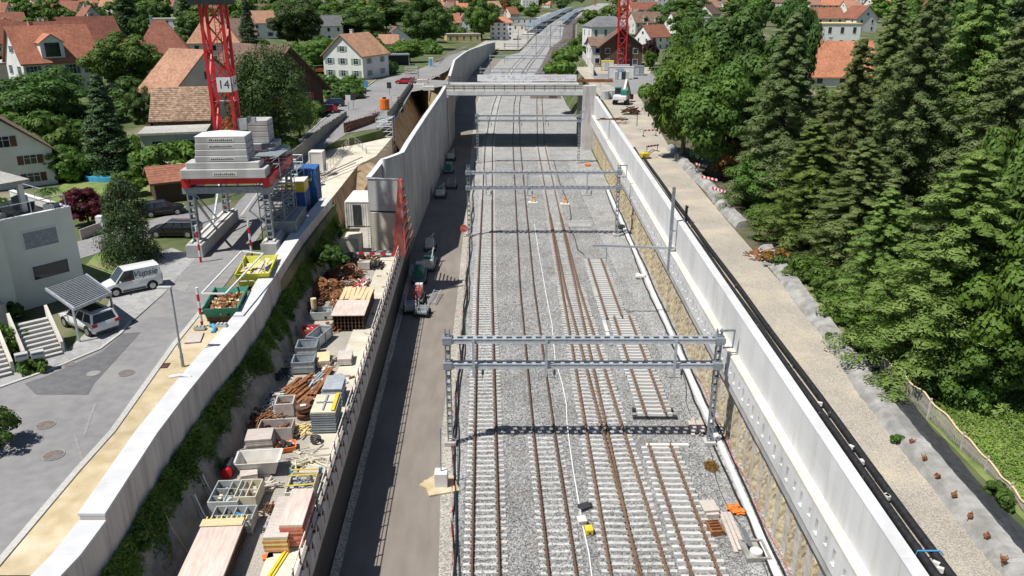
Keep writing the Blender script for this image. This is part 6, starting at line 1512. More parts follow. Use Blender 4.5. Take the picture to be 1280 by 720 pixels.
rails('street_railing', [tuple(G(x,y)) for x,y in ((548,80),(566,68),(585,58),(603,50))], 9.5, 1.3, M_wood_g, 'long grey railing between the upper street and the curved wall', n=3)
rails('street_railing', [tuple(G(x,y)) for x,y in ((432,168),(450,158),(470,146),(490,128))], 9.0, 1.1, M_red_w, 'thin red and white railing along the street beside the orange container', n=2, r=.025)
# ------------------------------------------------------------------ right hand building site
p = G(776,130)
EX = thing('excavator','white and green wheeled excavator digging at the end of the gravel path','excavator',p,R(-15))
for s in (-1,1):
    b = MB(); b.path([(s*1.05,-1.5,.4),(s*1.05,1.5,.4)],.4,12); b.bb(s*1.05-.26,s*1.05+.26,-1.5,1.5,.02,.8); b.ob('track', M_black, EX)
b = MB(); b.prism([(-1.25,-2.0),(1.25,-2.0),(1.25,.9),(-1.25,.9)],.9,1.75); bevel(b.ob('counterweight', M_white, EX),.15)
b = MB(); b.bb(-1.2,-.1,-.2,1.3,1.76,2.9); bevel(b.ob('cab', M_glass, EX),.08); b = MB(); b.bb(-1.25,-.05,-.25,1.35,2.9,3.0); b.ob('cab_roof', M_green, EX); b = MB(); b.bb(.1,1.25,-1.6,.9,1.76,2.6); b.ob('engine_cover', M_green, EX)
b = MB(); b.bar((.3,.9,1.6),(.6,2.6,4.2),.4,.45); b.ob('boom', M_white_d, EX); b = MB(); b.bar((.6,2.6,4.2),(1.2,3.8,1.4),.3,.35); b.ob('stick', M_galv_d, EX); b = MB(); b.prism([(.8,3.4),(1.8,3.4),(1.8,4.4),(.8,4.4)],.5,1.4); b.ob('bucket', M_rust_d, EX)
heap(788,141,2.6,1.8,1.0,M_rust_d,'dark rusty heap in front of the excavator',n=60,L=1.6,r=.06,seed=51,rz=.4,spread=.7,z=10.2)
heap(765,150,4,1.2,.3,M_rust,'thin brown sticks left of the dark rusty heap',n=26,L=2.2,r=.04,seed=52,rz=.3,spread=.3,z=10.2)
for px,py,lab in ((756,124,'leftmost grey wrapped bale beside the excavator'),(765,123,'grey wrapped bale closest to the excavator')):
    p = G(px,py); b = MB(); b.path([(p.x,p.y,p.z),(p.x,p.y,p.z+.3),(p.x,p.y,p.z+1.3),(p.x,p.y,p.z+1.6)],.9,9); b.ob('wrapped_bale', M_plast_g, None, lab, 'bale')
rails('site_railing', [tuple(G(x,y)) for x,y in ((736,112),(750,112),(757,120))], 10.2, 1.4, M_galv, 'grey site railing behind the bridge pier', n=3)
girders_p = G(742,103); b = MB()
for k in range(4): b.bar(girders_p+Vector((-4,k*.5,.2+.25*(k%2))),girders_p+Vector((4.5,k*.5,.2+.25*(k%2))),.3)
b.ob('beam_pile', M_rust, None, 'pile of long rusty beams behind the bridge pier', 'beams')
for px,py,w,d,h,m,lab,rm in ((776,98,6,3,2.7,M_white_d,'white site cabin under the far red crane',M_galv),(788,76,5,3,5.5,M_white_d,'tall white cabin stack right of the far red crane',M_white_d),(759,88,3.2,2.4,2.4,M_cream,'pale cabin with a yellow box left of the far red crane',M_yellow),(797,94,3.0,2.4,2.2,M_galv_d,'grey plant box right of the white site cabin',M_galv_d)):
    container(G(px,py),w,d,h,m,lab,rz=R(-8),doors=True,ribs=False,roofm=rm)
for i in range(4):
    p = G(770+i*4.5,99.5); T = thing('portable_toilet',['pale toilet cabin at the left front of the white site cabin','blue toilet cabin second at the front of the white site cabin','dark gas cage at the front of the white site cabin','pale board at the right front of the white site cabin'][i],'cabin',p); b = MB(); b.bb(-.5,.5,-.5,.5,0,2.0); b.ob('body',[M_white_d,M_blue_l,M_galv_d,M_white][i],T); b = MB(); b.bb(-.35,.35,-.53,-.5,.1,1.8); b.ob('door',[M_galv,M_white,M_dark,M_wood_g][i],T)
# far red crane
p = G(776,84); FC = thing('tower_crane','red lattice tower crane rising over the dark timber house beyond the bridge','crane',p)
def mastpart(T, w, H, m, th=.22, pitch=2.6):
    b = MB()
    for sx in (-1,1):
        for sy in (-1,1): b.bar((sx*w,sy*w,0),(sx*w,sy*w,H),th)
    b.ob('mast_chord', m, T); b = MB(); zz = 0; k = 0
    while zz < H-pitch:
        for (ax,ay,bx,by) in ((-1,-1,1,-1),(1,-1,1,1),(1,1,-1,1),(-1,1,-1,-1)):
            q = ((ax,ay),(bx,by)) if k % 2 == 0 else ((bx,by),(ax,ay)); b.bar((q[0][0]*w,q[0][1]*w,zz),(q[1][0]*w,q[1][1]*w,zz+pitch),th*.6); b.bar((ax*w,ay*w,zz),(bx*w,by*w,zz),th*.5)
        zz += pitch; k += 1
    b.ob('mast_lattice', m, T)
mastpart(FC, 1.15, 34, M_red, .3); b = MB(); b.bb(-2.2,2.2,-2.2,2.2,0,.8); b.ob('base', M_conc, FC)
p = G(631,27); T = thing('tower_crane','thin distant red crane mast left of the station','crane',p); mastpart(T,1.3,42,M_red,.6,5)
p = G(744,7.5); T = thing('tower_crane','thin distant red crane mast at the far station end','crane',p); mastpart(T,1.3,40,M_red,.6,5)
# yellow plate at wall
p = U(806,199,8.6); T = thing('plate_compactor','small yellow plate compactor at the end of the black pipelines','compactor',p,.3); b = MB(); b.bb(-.8,.8,-.5,.5,0,.25); b.ob('plate', M_dark, T); b = MB(); b.bb(-.6,.5,-.4,.4,.25,.9); bevel(b.ob('body', M_yellow, T),.08); b = MB(); b.bar((.5,-.3,.8),(1.3,-.3,1.2),.07); b.bar((.5,.3,.8),(1.3,.3,1.2),.07); b.bar((1.3,-.3,1.2),(1.3,.3,1.2),.07); b.ob('handle', M_dark, T)
p = U(796,158,10.0); b = MB(); b.bar(p,p+Vector((0,0,1.8)),.14); b.ob('marker_stake', M_galv_d, None, 'dark marker stake on the gravel below the excavator', 'stake')
rails('site_railing', [tuple(G(x,y)) for x,y in ((767,150),(782,156),(796,156))], 10.1, 1.0, M_galv_d, 'thin wire railing across the gravel below the excavator', n=2, r=.02)
# ------------------------------------------------------------------ houses
def window(T, x, y, z, w, h, ny=-1, rot=0.0, shut=None, detail=True, blinds=False):
    """window on a wall facing local -Y (rot turns it about the house's z)"""
    M = Matrix.Rotation(rot, 3, 'Z'); b = MB(); t = .07
    def P(a, d, c): return M@Vector((a, -d, c))+Vector((x, y, z))
    def bx(bb, a0, a1, d0, d1, c0, c1):
        vs = [P(a, d, c) for c in (c0, c1) for a, d in ((a0,d1),(a1,d1),(a1,d0),(a0,d0))]
        bb.add(vs, [(0,3,2,1),(4,5,6,7),(0,1,5,4),(1,2,6,5),(2,3,7,6),(3,0,4,7)])
    bx(b,-w/2-t,w/2+t,-.02,.05,h/2,h/2+t); bx(b,-w/2-t,w/2+t,-.02,.09,-h/2-t,-h/2); bx(b,-w/2-t,-w/2,-.02,.05,-h/2,h/2); bx(b,w/2,w/2+t,-.02,.05,-h/2,h/2)
    if detail: bx(b,-.025,.025,-.01,.035,-h/2,h/2); bx(b,-w/2,w/2,-.01,.03,h*.15,h*.15+.04)
    fo = b.ob('window', M_white, T); b = MB(); bx(b,-w/2+.002,w/2-.002,-.01,.018,-h/2+.002,h/2-.002); b.ob('pane', M_glass if not blinds else M_galv_d, fo)
    if blinds:
        b = MB(); k = -h/2+.06
        while k < h/2-.05: bx(b,-w/2,w/2,.018,.034,k,k+.06); k += .11
        b.ob('blind', M_galv_d, fo)
    if shut:
        for q in (-w/2-t-w*.5, w/2+t): b = MB(); bx(b,q,q+w*.5,.0,.06,-h/2,h/2); b.ob('shutter', shut, fo)
def house(label, px, py, a, w, d, e, r, wall, roof, typ='gable', ridge='x', cols=3, floors=2, shut=None, chim=1, dormer=None, z=None, side=True, ov=.5, cat='house', name='house', loc=None, wins=True, detail=False, gablewin=True, group=None):
    """front-facade foot at pixel (px,py); facade normal turned by a degrees from the camera towards +X"""
    p = loc if loc is not None else (G(px, py) if z is None else U(px, py, z)); T = thing(name, label, cat, (p.x, p.y, p.z-.05), R(a), group)
    x0, x1, y0, y1 = -w/2, w/2, 0, d; b = MB()
    if typ == 'flat':
        b.bb(x0,x1,y0,y1,0,e); b.ob('wall', wall, T); b = MB(); b.bb(x0-.25,x1+.25,y0-.25,y1+.25,e+.002,e+.3); ro = b.ob('roof', roof, T)
    elif typ == 'hip':
        b.bb(x0,x1,y0,y1,0,e); b.ob('wall', wall, T); o = ov; k = min(w,d)/2*.8; b = MB(); m = (y0+y1)/2
        b.add([(x0-o,y0-o,e-.1),(x1+o,y0-o,e-.1),(x1+o,y1+o,e-.1),(x0-o,y1+o,e-.1),(x0+k,m,r),(x1-k,m,r)],[(0,1,5,4),(1,2,5),(2,3,4,5),(3,0,4),(3,2,1,0)]); ro = b.ob('roof', roof, T)
    else:
        if ridge == 'x':
            m = (y0+y1)/2; b.add([(x0,y0,0),(x1,y0,0),(x1,y1,0),(x0,y1,0),(x0,y0,e),(x1,y0,e),(x1,y1,e),(x0,y1,e),(x0,m,r-.15),(x1,m,r-.15)],[(0,1,5,4),(2,3,7,6),(1,2,6,9,5),(3,0,4,8,7),(4,5,9,8),(6,7,8,9)])
            b.ob('wall', wall, T); b = MB(); sl = (r-e)/(m-y0); o = ov; t = .22
            for s, yy in ((-1,y0),(1,y1)):
                ye = yy+s*o; ze = e-sl*o
                b.add([(x0-o,ye,ze),(x1+o,ye,ze),(x1+o,m,r),(x0-o,m,r),(x0-o,ye,ze+t),(x1+o,ye,ze+t),(x1+o,m,r+t),(x0-o,m,r+t)],[(0,3,2,1),(4,5,6,7),(0,1,5,4),(1,2,6,5),(2,3,7,6),(3,0,4,7)])
        else:
            b.add([(x0,y0,0),(x1,y0,0),(x1,y1,0),(x0,y1,0),(x0,y0,e),(x1,y0,e),(x1,y1,e),(x0,y1,e),(0,y0,r-.15),(0,y1,r-.15)],[(0,1,5,8,4),(2,3,7,9,6),(1,2,6,5),(3,0,4,7),(5,6,9,8),(7,4,8,9)])
            b.ob('wall', wall, T); b = MB(); sl = (r-e)/(w/2); o = ov; t = .22
            for s in (-1,1):
                xe = s*(w/2+o); ze = e-sl*o
                b.add([(xe,y0-o,ze),(xe,y1+o,ze),(0,y1+o,r),(0,y0-o,r),(xe,y0-o,ze+t),(xe,y1+o,ze+t),(0,y1+o,r+t),(0,y0-o,r+t)],[(0,3,2,1),(4,5,6,7),(0,1,5,4),(1,2,6,5),(2,3,7,6),(3,0,4,7)])
        ro = b.ob('roof', roof, T)
    if chim:
        g = random.Random(label)
        for k in range(chim):
            cx, cy = g.uniform(x0*.5,x1*.5), (y0+y1)/2+g.uniform(.4,1.2); b = MB(); zt = r+.9 if typ != 'flat' else e+1.2
            b.bb(cx-.35,cx+.35,cy-.35,cy+.35,e,zt); b.bb(cx-.42,cx+.42,cy-.42,cy+.42,zt,zt+.12); b.ob('chimney', M_ren_g if k == 0 else M_ren_b, ro)
    if wins:
        fh = e/floors
        for f in range(floors):
            for k in range(cols):
                xx = x0+w*(k+.5)/cols; window(T, xx, y0, fh*(f+.52), min(1.25,w/cols*.4), fh*.48, shut=shut, detail=detail)
            if side:
                for sx, rt in ((1, math.pi/2), (-1, -math.pi/2)):
                    for k in range(2): window(T, sx*w/2, y0+d*(k*2+1)/4, fh*(f+.52), 1.0, fh*.45, rot=rt, shut=shut, detail=detail)
        if gablewin and typ == 'gable':
            if ridge == 'y': window(T, 0, y0, e+(r-e)*.32, 1.3, 1.2, shut=shut, detail=detail)
            else:
                for sx, rt in ((1, math.pi/2), (-1, -math.pi/2)): window(T, sx*w/2, (y0+y1)/2, e+(r-e)*.35, 1.2, 1.2, rot=rt, shut=shut, detail=detail)
    if dormer:
        for (dx, dw, dh) in dormer:
            sl = (r-e)/((y1-y0)/2); yb = 1.2; zb = e+sl*yb*.6; b = MB(); yy = .25; top = zb+dh
            b.add([(dx-dw/2,yy,e-.2),(dx+dw/2,yy,e-.2),(dx+dw/2,yy,top),(dx,yy,top+dw*.35),(dx-dw/2,yy,top),(dx-dw/2,yy+d*.4,e),(dx+dw/2,yy+d*.4,e),(dx+dw/2,yy+d*.4,top),(dx,yy+d*.4,top+dw*.35),(dx-dw/2,yy+d*.4,top)],[(0,1,2,3,4),(1,6,7,2),(5,0,4,9)])
            do = b.ob('dormer', wall, T); b = MB()
            for s in (-1,1): b.add([(dx,yy-.3,top+dw*.35+.1),(dx+s*(dw/2+.3),yy-.3,top-.12),(dx+s*(dw/2+.3),yy+d*.45,top-.12),(dx,yy+d*.45,top+dw*.35+.1),(dx,yy-.3,top+dw*.35-.02),(dx+s*(dw/2+.3),yy-.3,top-.24)],[(0,1,2,3),(4,5,1,0)])
            b.ob('dormer_roof', roof, do); b = MB(); b.bb(dx-dw*.32,dx+dw*.32,yy-.05,yy+.02,zb-.1,top-.1); b.ob('dormer_pane', M_glass, do)
    return T
H = house
# left bank, from near to far
H('tall white house with orange roof, blue grey shutters and a gabled dormer', 86,122, 46, 14,10.5,7.2,13.4, M_ren_w,M_tile_o,cols=4,floors=2,shut=M_shut_b,chim=2,dormer=[(-1.2,4.2,2.6)],detail=True)
H('white house with dark red roof directly behind the orange roofed house with shutters', 75,92, 40, 16,11,6,12.5, M_ren_w,M_tile_r,cols=3,shut=M_shut_r,chim=2,dormer=[(2,3,1.6)])
H('red brown roofed house with bright white gable end right of the orange roofed house', 128,88, 48, 14,11,6.5,13.5, M_ren_w,M_tile_r,cols=3,shut=M_shut_g,chim=2)
H('tall gabled house with reddish roof behind the red brown roofed house', 122,55, 40, 12,12,7.5,14.5, M_ren_g,M_tile_r,ridge='y',cols=2,dormer=None)
H('house with hipped red brown roof and small dormers behind the big street tree', 207,92, 20, 13,13,5,13, M_ren_w,M_tile_r,typ='hip',cols=4,shut=M_shut_b,chim=1)
H('long orange tiled house with pale walls beside the big red crane', 203,168, -28, 7.2,14,6.6,12.2, M_ren_c,M_tile_l,cols=2,floors=2,chim=0)
H('house extension with mottled brown roof in front of the long orange tiled house', 230,182, 10, 7.5,8,4.0,7.8, M_ren_b,M_tile_m,cols=3,floors=1,chim=0,gablewin=False)
H('flat roofed grey annex in front of the mottled brown roof', 220,199, 14, 8.2,6,3.4,3.6, M_ren_g,M_flat,typ='flat',cols=2,floors=1,chim=0)
H('dark timber barn with red shutters and a red painted dot on its gable', 366,146, 50, 13.5,16,5.0,11.5, M_wood_d,M_tile_b,ridge='y',cols=2,floors=1,shut=M_red,chim=0,ov=1.2)
H('white villa with grey green shutters and patchy orange roof at the street bend', 430,99, -22, 11,12,5.6,10.2, M_ren_w,M_tile_l,ridge='y',cols=3,shut=M_shut_g,chim=1,detail=True)
H('small white house with brown and orange roof behind the white villa', 498,62, 20, 13,12,5.5,11, M_ren_w,M_tile_b,ridge='y',cols=2,chim=1)
H('low house with tan roof between the white villa and its bushes', 487,66, 8, 8,9,4,7.5, M_ren_c,M_tile_l,cols=2,floors=1)
H('pale blue house with orange roof left of the large rounded tree', 330,48, 30, 13,11,7,12, M_ren_w,M_tile_l,cols=2,shut=M_shut_b)
H('white house with slate roof half hidden by trees behind the large rounded tree', 412,52, 20, 14,11,7.5,12, M_ren_w,M_tile_g,cols=3)
H('small house with orange gable roof above the slate roofed house', 408,26, 10, 10,10,5,10, M_ren_c,M_tile_o,ridge='y',cols=2)
H('white house with twin orange roofs beside the dark tree near the station', 565,38, 20, 15,11,6,12, M_ren_w,M_tile_o,cols=3,chim=1,dormer=[(0,3.5,1.8)])
H('small white house with steep orange roof just right of the twin roofed house', 580,38, 10, 9,9,6,12, M_ren_w,M_tile_o,ridge='y',cols=2)
H('low ochre flat building behind the garden walls by the upper street', 580,52, 15, 22,10,4.5,5, M_ren_y,M_flat,typ='flat',cols=5,floors=1,chim=0)
H('white four storey block with orange tiled top beside the curved wall end', 627,50, 0, 15,12,11,14.5, M_ren_w,M_tile_o,typ='hip',cols=4,floors=4,chim=0)
H('low grey warehouse roof by the station forecourt', 645,30, 5, 45,25,5,6.5, M_ren_g,M_tile_g,typ='flat',cols=8,floors=1,chim=0)
H('small forecourt building with pale roof next to the grey warehouse', 640,38, -5, 22,10,4.5,5, M_ren_c,M_flat,typ='flat',cols=4,floors=1,chim=0)
H('white multi storey house among trees above the station', 663,11, 8, 26,16,17,22, M_ren_w,M_tile_g,typ='hip',cols=5,floors=4)
H('white house with brown shutters at the left frame edge behind the modern building', 16,236, 38, 9.5,10,4.2,8.2, M_ren_w,M_tile_b,ridge='y',cols=2,shut=M_shut_r,chim=0,detail=True)
H('pale flat house with awning at the left edge beyond the dark trees', 8,118, 50, 12,9,6,6.3, M_ren_c,M_flat,typ='flat',cols=2,chim=0)
H('dark gabled roof house at the upper left corner', 12,52, 40, 16,12,5.5,11.5, M_ren_c,M_tile_r,cols=3,dormer=[(0,4,2)])
H('mauve walled house with red roof at the left edge', 2,80, 50, 13,11,6,12, M_ren_c,M_tile_r,cols=3)
H('long white flat roofed building behind the hipped roof house', 215,40, 12, 30,14,6.5,7, M_ren_w,M_flat,typ='flat',cols=8,chim=0)
H('grey flat roofed building behind the long white flat roofed one', 212,18, 5, 38,18,7,7.4, M_ren_g,M_flat,typ='flat',cols=9,chim=0)
H('house with orange roof and small tower roof right behind the red crane', 270,80, 15, 14,12,6,13, M_ren_c,M_tile_l,typ='hip',cols=3)
H('grey roofed house between the crane mast and the tall slim cypresses', 300,62, 25, 13,11,5.5,11, M_ren_c,M_tile_b,cols=3)
# right bank
H('white three storey house with grey slate roof and slim windows beyond the bridge', 762,66, 14, 19,13,12,16.5, M_ren_w,M_tile_g,typ='hip',cols=4,floors=2,chim=1,detail=True)
H('dark timber gabled house behind the far red crane', 776,84, -4, 11.5,13,5.8,10.2, M_wood_d,M_tile_b,ridge='y',cols=3,chim=0,ov=1.0)
H('low white and blue annex left of the dark timber gabled house', 754,82, 6, 7,8,5.5,7.5, M_ren_w,M_tile_b,cols=2,chim=0)
H('white house with red brown roof right of the dark timber gabled house', 825,62, 35, 14,11,6.2,11.5, M_ren_w,M_tile_r,cols=3,chim=1)
H('long brown roofed block behind the white house with red brown roof', 815,42, 20, 26,14,7.5,14, M_ren_c,M_tile_b,cols=6,dormer=[(-5,4,2),(4,4,2)],chim=2)
H('brown gabled roof house behind the long brown roofed block, on its left', 798,34, 30, 16,14,7,14, M_ren_c,M_tile_b,ridge='y',cols=3)
H('wide red brown roof at the back between crane and office block', 806,22, 10, 30,16,8,15, M_ren_c,M_tile_r,cols=6,chim=1)
H('house with brown roof and white dormer beside the large dark bush', 860,42, 25, 18,13,6.5,12.5, M_ren_w,M_tile_b,cols=4,dormer=[(0,4,2.4)])
H('white modern cube house half behind the right hand trees', 888,40, 10, 14,11,8,8.4, M_ren_w,M_flat,typ='flat',cols=3,chim=0)
H('dark glazed office block above the brown roofs', 802,14, 5, 50,22,20,20.5, M_ren_g,M_tile_g,typ='flat',cols=12,floors=5,chim=0,side=False)
H('pale concrete office block right of the dark glazed one', 838,13, 0, 30,20,22,22.5, M_ren_g,M_flat,typ='flat',cols=6,floors=5,chim=0,side=False)
H('pale house high on the right between trees', 888,17, 10, 22,14,14,18, M_ren_w,M_tile_g,typ='hip',cols=5,floors=4,chim=0)
H('house with bright orange tiled roof and tall chimney glimpsed between the conifers', 1038,108, -2, 20,13,2.4,9.2, M_ren_w,M_tile_o,cols=4,floors=1,chim=1)
H('white modern house with flat ochre edged roof above the orange tiled roof', 1042,62, 0, 18,11,9,9.4, M_ren_w,M_ren_y,typ='flat',cols=4,floors=2,chim=0)
H('brown roofed house behind the white modern house between the conifers', 1030,40, 10, 22,12,7,12, M_ren_w,M_tile_r,cols=4,chim=0)
H('white gabled house with red roof behind the ochre edged roof', 1082,40, 20, 14,12,7,13, M_ren_w,M_tile_r,ridge='y',cols=2,chim=0)
for i,(px,py) in enumerate(((1035,11),(1062,11),(1087,11))):
    H(['left one of the three pale tower blocks on the right skyline','middle one of the three pale tower blocks on the right skyline','right one of the three pale tower blocks on the right skyline'][i], px,py, 0, 30,20,34,34.5, M_ren_w,M_flat,typ='flat',cols=7,floors=9,chim=0,side=False,group='pale tower blocks on the skyline')
# far roofs: simple houses filling the town
g = random.Random(77); FARH = []
for i in range(150):
    px = g.uniform(-60, 1340); py = g.uniform(3, 34)
    q_ = G(px, py)
    if xc(q_.y)-40 < q_.x < XR(q_.y)+14: continue
    if px < 620 and py > 30: continue
    if 740 < px < 880 and py > 14: continue
    if px > 900 and py > 24: continue
    p = G(px, py)
    if len(FARH) < 4:
        T = house('distant house among the trees near the top of the view', px, py, g.uniform(-20,50), g.uniform(11,16), 11, 6, g.uniform(11,13), g.choice([M_ren_w,M_ren_c]), [M_tile_o,M_tile_r,M_tile_b,M_tile_l][len(FARH) % 4], cols=3, group='distant houses of the town', side=False, chim=0)
        FARH.append(T)
    else: dup(g.choice(FARH), (p.x, p.y, p.z), R(g.uniform(-30,60)), scale=g.uniform(.9,1.3))
# station: long platform canopies and platforms
def canopy(label, off, Ya, Yb, w, z, m):
    T = thing('platform_canopy', label, 'canopy', (xc(Ya)+off, Ya, 0)); b = MB(); q = MB(); y = Ya; A, B2 = [], []
    while y < Yb:
        A.append([(xc(y)+off-w/2,y,z),(xc(y)+off,y,z-.3),(xc(y)+off+w/2,y,z),(xc(y)+off+w/2,y,z+.35),(xc(y)+off-w/2,y,z+.35)]); q.bar((xc(y)+off,y,0),(xc(y)+off,y,z),.35); y += 25
    b.sweep(A, closed=True, caps=True); b.ob('roof', m, T, world=True); q.ob('column', M_galv_d, T, world=True)
    b = MB(); b.sweep([[(xc(y)+off-w/2,y,0),(xc(y)+off-w/2,y,.8),(xc(y)+off+w/2,y,.8),(xc(y)+off+w/2,y,0)] for y in np.arange(Ya-20,Yb,25)]); b.ob('platform', M_kerb, T, world=True)
M_can = mat('blue grey canopy', (.16,.20,.24), (.22,.26,.30), scale=.3, rough=.5)
canopy('long blue grey platform canopy left of the station tracks', -11, 640, 1500, 9, 5.2, M_can)
canopy('second blue grey platform canopy between the station tracks', 9.5, 800, 1500, 6, 5.2, M_can)
# ------------------------------------------------------------------ modern building with terrace (left edge)
C0 = Vector((-32.4,57.1,8.5)); MBD = thing('modern_building','modern pale rendered building with roof terrace and grey blinds at the left edge','building',C0,R(-126))
b = MB(); b.bb(0,7.0,-9,0,0,6.0); b.bb(5.2,20,-9,.85,0,6.0); b.ob('wall', M_ren_m, MBD)
b = MB(); b.bb(0,5.2,-.3,0,6.002,6.7); b.bb(0,.3,-9,-.302,6.002,6.7); b.bb(5.2,20,.55,.85,6.002,6.7); b.bb(5.2,5.5,-.0,.548,6.002,6.7); b.ob('parapet', M_ren_m, MBD)
b = MB(); b.bb(-.03,5.22,-.33,.03,6.702,6.76); b.bb(-.03,.33,-9,-.334,6.702,6.76); b.bb(5.17,20,.52,.88,6.702,6.76); b.ob('coping', M_white, MBD)
b = MB(); b.bb(.32,20,-8.9,-.32,6.0,6.06); b.bb(5.52,20,-.318,.53,6.0,6.06); b.ob('terrace_floor', M_flat, MBD)
b = MB(); b.bb(4.5,20,-9,-5,6.07,8.6); b.ob('penthouse', M_ren_m, MBD); b = MB(); b.bb(1.6,20,-9.3,-1.8,8.6,8.85); b.ob('penthouse_roof', M_flat, MBD)
b = MB(); b.bb(2.0,2.35,-2.5,-2.15,6.07,8.59); b.bb(5.8,6.15,-2.5,-2.15,6.07,8.59); b.ob('roof_column', M_ren_w, MBD); b = MB(); b.bb(4.9,9.5,-4.99,-4.95,6.3,8.4); b.bb(10.5,14,-4.99,-4.95,6.3,8.4); b.ob('terrace_window', M_glass, MBD)
b = MB(); b.path([(.2,-8,7.6),(.2,-.2,7.6),(5.0,-.2,7.6),(5.3,.7,7.6),(16,.7,7.6)],.035,5)
for x in (0.2,2.6,5.0): b.bar((x,-.2,6.7),(x,-.2,7.6),.05)
for x in (7,9.5,12): b.bar((x,.7,6.7),(x,.7,7.6),.05)
for y in (-2.5,-5): b.bar((.2,y,6.7),(.2,y,7.6),.05)
b.ob('terrace_railing', M_galv, MBD)
window(MBD, 2.45, 0, 4.95, 2.3, 1.2, rot=math.pi, blinds=True, detail=False); window(MBD, 2.2, 0, 2.5, 2.5, 1.0, rot=math.pi, detail=False)
window(MBD, 11.5, .85, 4.6, 2.4, 1.3, rot=math.pi)
b = MB(); b.bb(7.4,9.2,.852,.9,.6+1.2,4.0); b.ob('entrance_door', M_dark, MBD); b = MB(); b.bb(6.9,9.9,.86,2.3,4.15,4.25); b.ob('door_canopy', M_glass, MBD); b = MB()
for x in (7.0,9.8): b.bar((x,2.2,1.8),(x,2.2,4.15),.08)
b.bar((6.9,2.3,4.2),(9.9,2.3,4.2),.1); b.ob('canopy_frame', M_galv, MBD)
b = MB(); b.bb(6.6,10.4,.86,2.6,0,1.8); b.ob('entrance_landing', M_conc, MBD)
# terrace things stand on the building and are things of their own
def onb(x, y, z): return C0+Matrix.Rotation(R(-126),3,'Z')@Vector((x,y,z))
for i,(x,y,lab) in enumerate(((4.6,-.9,'grey planter at the terrace corner nearest the street, holding a small palm'),(.9,-.9,'grey planter at the far street corner of the terrace'),(1.2,-5.2,'grey planter at the back of the terrace'))):
    q = onb(x,y,6.07); T = thing('planter',lab,'planter',q); b = MB(); b.open_bin(.8,.8,.95,.06); b.ob('pot', M_galv_d, T); b = MB(); b.bb(-.33,.33,-.33,.33,.7,.85); b.ob('soil', M_earth, T)
    if i < 2:
        g2 = np.random.default_rng(i); n = 160; aa = g2.uniform(0,6.28,n); rr = g2.uniform(.1,.9,n); leaf_ob('fronds', np.stack([np.cos(aa)*rr,np.sin(aa)*rr,1.6+.35*np.sin(rr*3)],1), np.stack([np.cos(aa),np.sin(aa),np.ones(n)],1), .2, M_lf_d, T, .25, i)
for i,(x,y,lab) in enumerate(((2.0,-2.4,'dark garden lounger on the roof terrace near the corner'),(3.6,-3.0,'second dark garden lounger on the roof terrace'))):
    q = onb(x,y,6.07); T = thing('garden_lounger',lab,'lounger',q,R(20+40*i)); b = MB(); b.bb(-.4,.4,-1,.4,.3,.42); b.ob('seat', M_dark, T); b = MB(); b.box((0,.75,.6),(.8,.8,.1),rx=R(35)); b.ob('backrest', M_dark, T); b = MB()
    for sx in (-.35,.35):
        for y2 in (-.9,.3): b.bar((sx,y2,0),(sx,y2,.3),.06)
    b.ob('legs', M_galv, T)
q = onb(3.2,-5.2,6.07); b = MB(); b.bb(q.x-1.2,q.x+1.2,q.y-.8,q.y+.8,q.z,q.z+.06); b.ob('rug', M_wood, None, 'tan rug on the roof terrace', 'rug')
# carport
CPP = [Vector((-28.1,47.7,11.0)),Vector((-27.1,50.6,11.0)),Vector((-30.4,53.9,11.15)),Vector((-31.7,51.0,11.15))]
CPT = thing('carport','flat carport with slatted metal roof against the modern building','carport',(-29.4,50.8,8.5)); b = MB(); n = 17
for k in range(n):
    a0, a1 = CPP[0].lerp(CPP[3], k/n), CPP[1].lerp(CPP[2], k/n); b.bar(a0, a1, .062, .05)
b.ob('roof_slats', M_galv, CPT, world=True); b = MB(); b.bar(CPP[0]-Vector((0,0,.1)),CPP[1]-Vector((0,0,.1)),.12,.2); b.bar(CPP[0]-Vector((0,0,.1)),CPP[3]-Vector((0,0,.1)),.12,.2); b.bar(CPP[1]-Vector((0,0,.1)),CPP[2]-Vector((0,0,.1)),.12,.2); b.ob('frame', M_galv, CPT, world=True)
b = MB(); b.sheet([CPP[0]-Vector((0,0,.06)),CPP[1]-Vector((0,0,.06)),CPP[2]-Vector((0,0,.06)),CPP[3]-Vector((0,0,.06))]); b.ob('roof_sheet', M_dark, CPT, world=True)
for q in (CPP[0].lerp(CPP[3],.06),CPP[1].lerp(CPP[2],.06)): b = MB(); b.bar((q.x,q.y,8.5),(q.x,q.y,10.9),.12); b.ob('post', M_galv, CPT, world=True)
# entrance stairs
def stairs(c, rz, w, n, label, rise=.19, run=.31):
    T = thing('entrance_stairs', label, 'stairs', c, rz); 
    for k in range(n): b = MB(); b.bb(-w/2,w/2,k*run,n*run,k*rise,k*rise+rise-.045); b.ob('riser', M_conc, T); b = MB(); b.bb(-w/2-.0,w/2,k*run-.04,(k+1)*run,(k+1)*rise-.044,(k+1)*rise); b.ob('tread', M_kerb, T)
    for s in (-1,1):
        b = MB(); x = s*(w/2+.12); L = n*run; b.add([(x-.09,.3,-.05),(x+.09,.3,-.05),(x+.09,L+.2,-.05),(x-.09,L+.2,-.05),(x-.09,.3,.75),(x+.09,.3,.75),(x+.09,L+.2,n*rise+.75),(x-.09,L+.2,n*rise+.75)],[(0,3,2,1),(4,5,6,7),(0,1,5,4),(1,2,6,5),(2,3,7,6),(3,0,4,7)]); b.ob('side_wall', M_ren_c, T)
    return T
s0 = (U(72,444,8.5)+U(44,453,8.5))/2
stairs(s0, math.atan2(.75,-.67)-math.pi/2, 1.9, 9, 'wide concrete entrance stairs with pale side walls next to the carport')
s1 = (U(8,470,8.5)+U(-22,480,8.5))/2
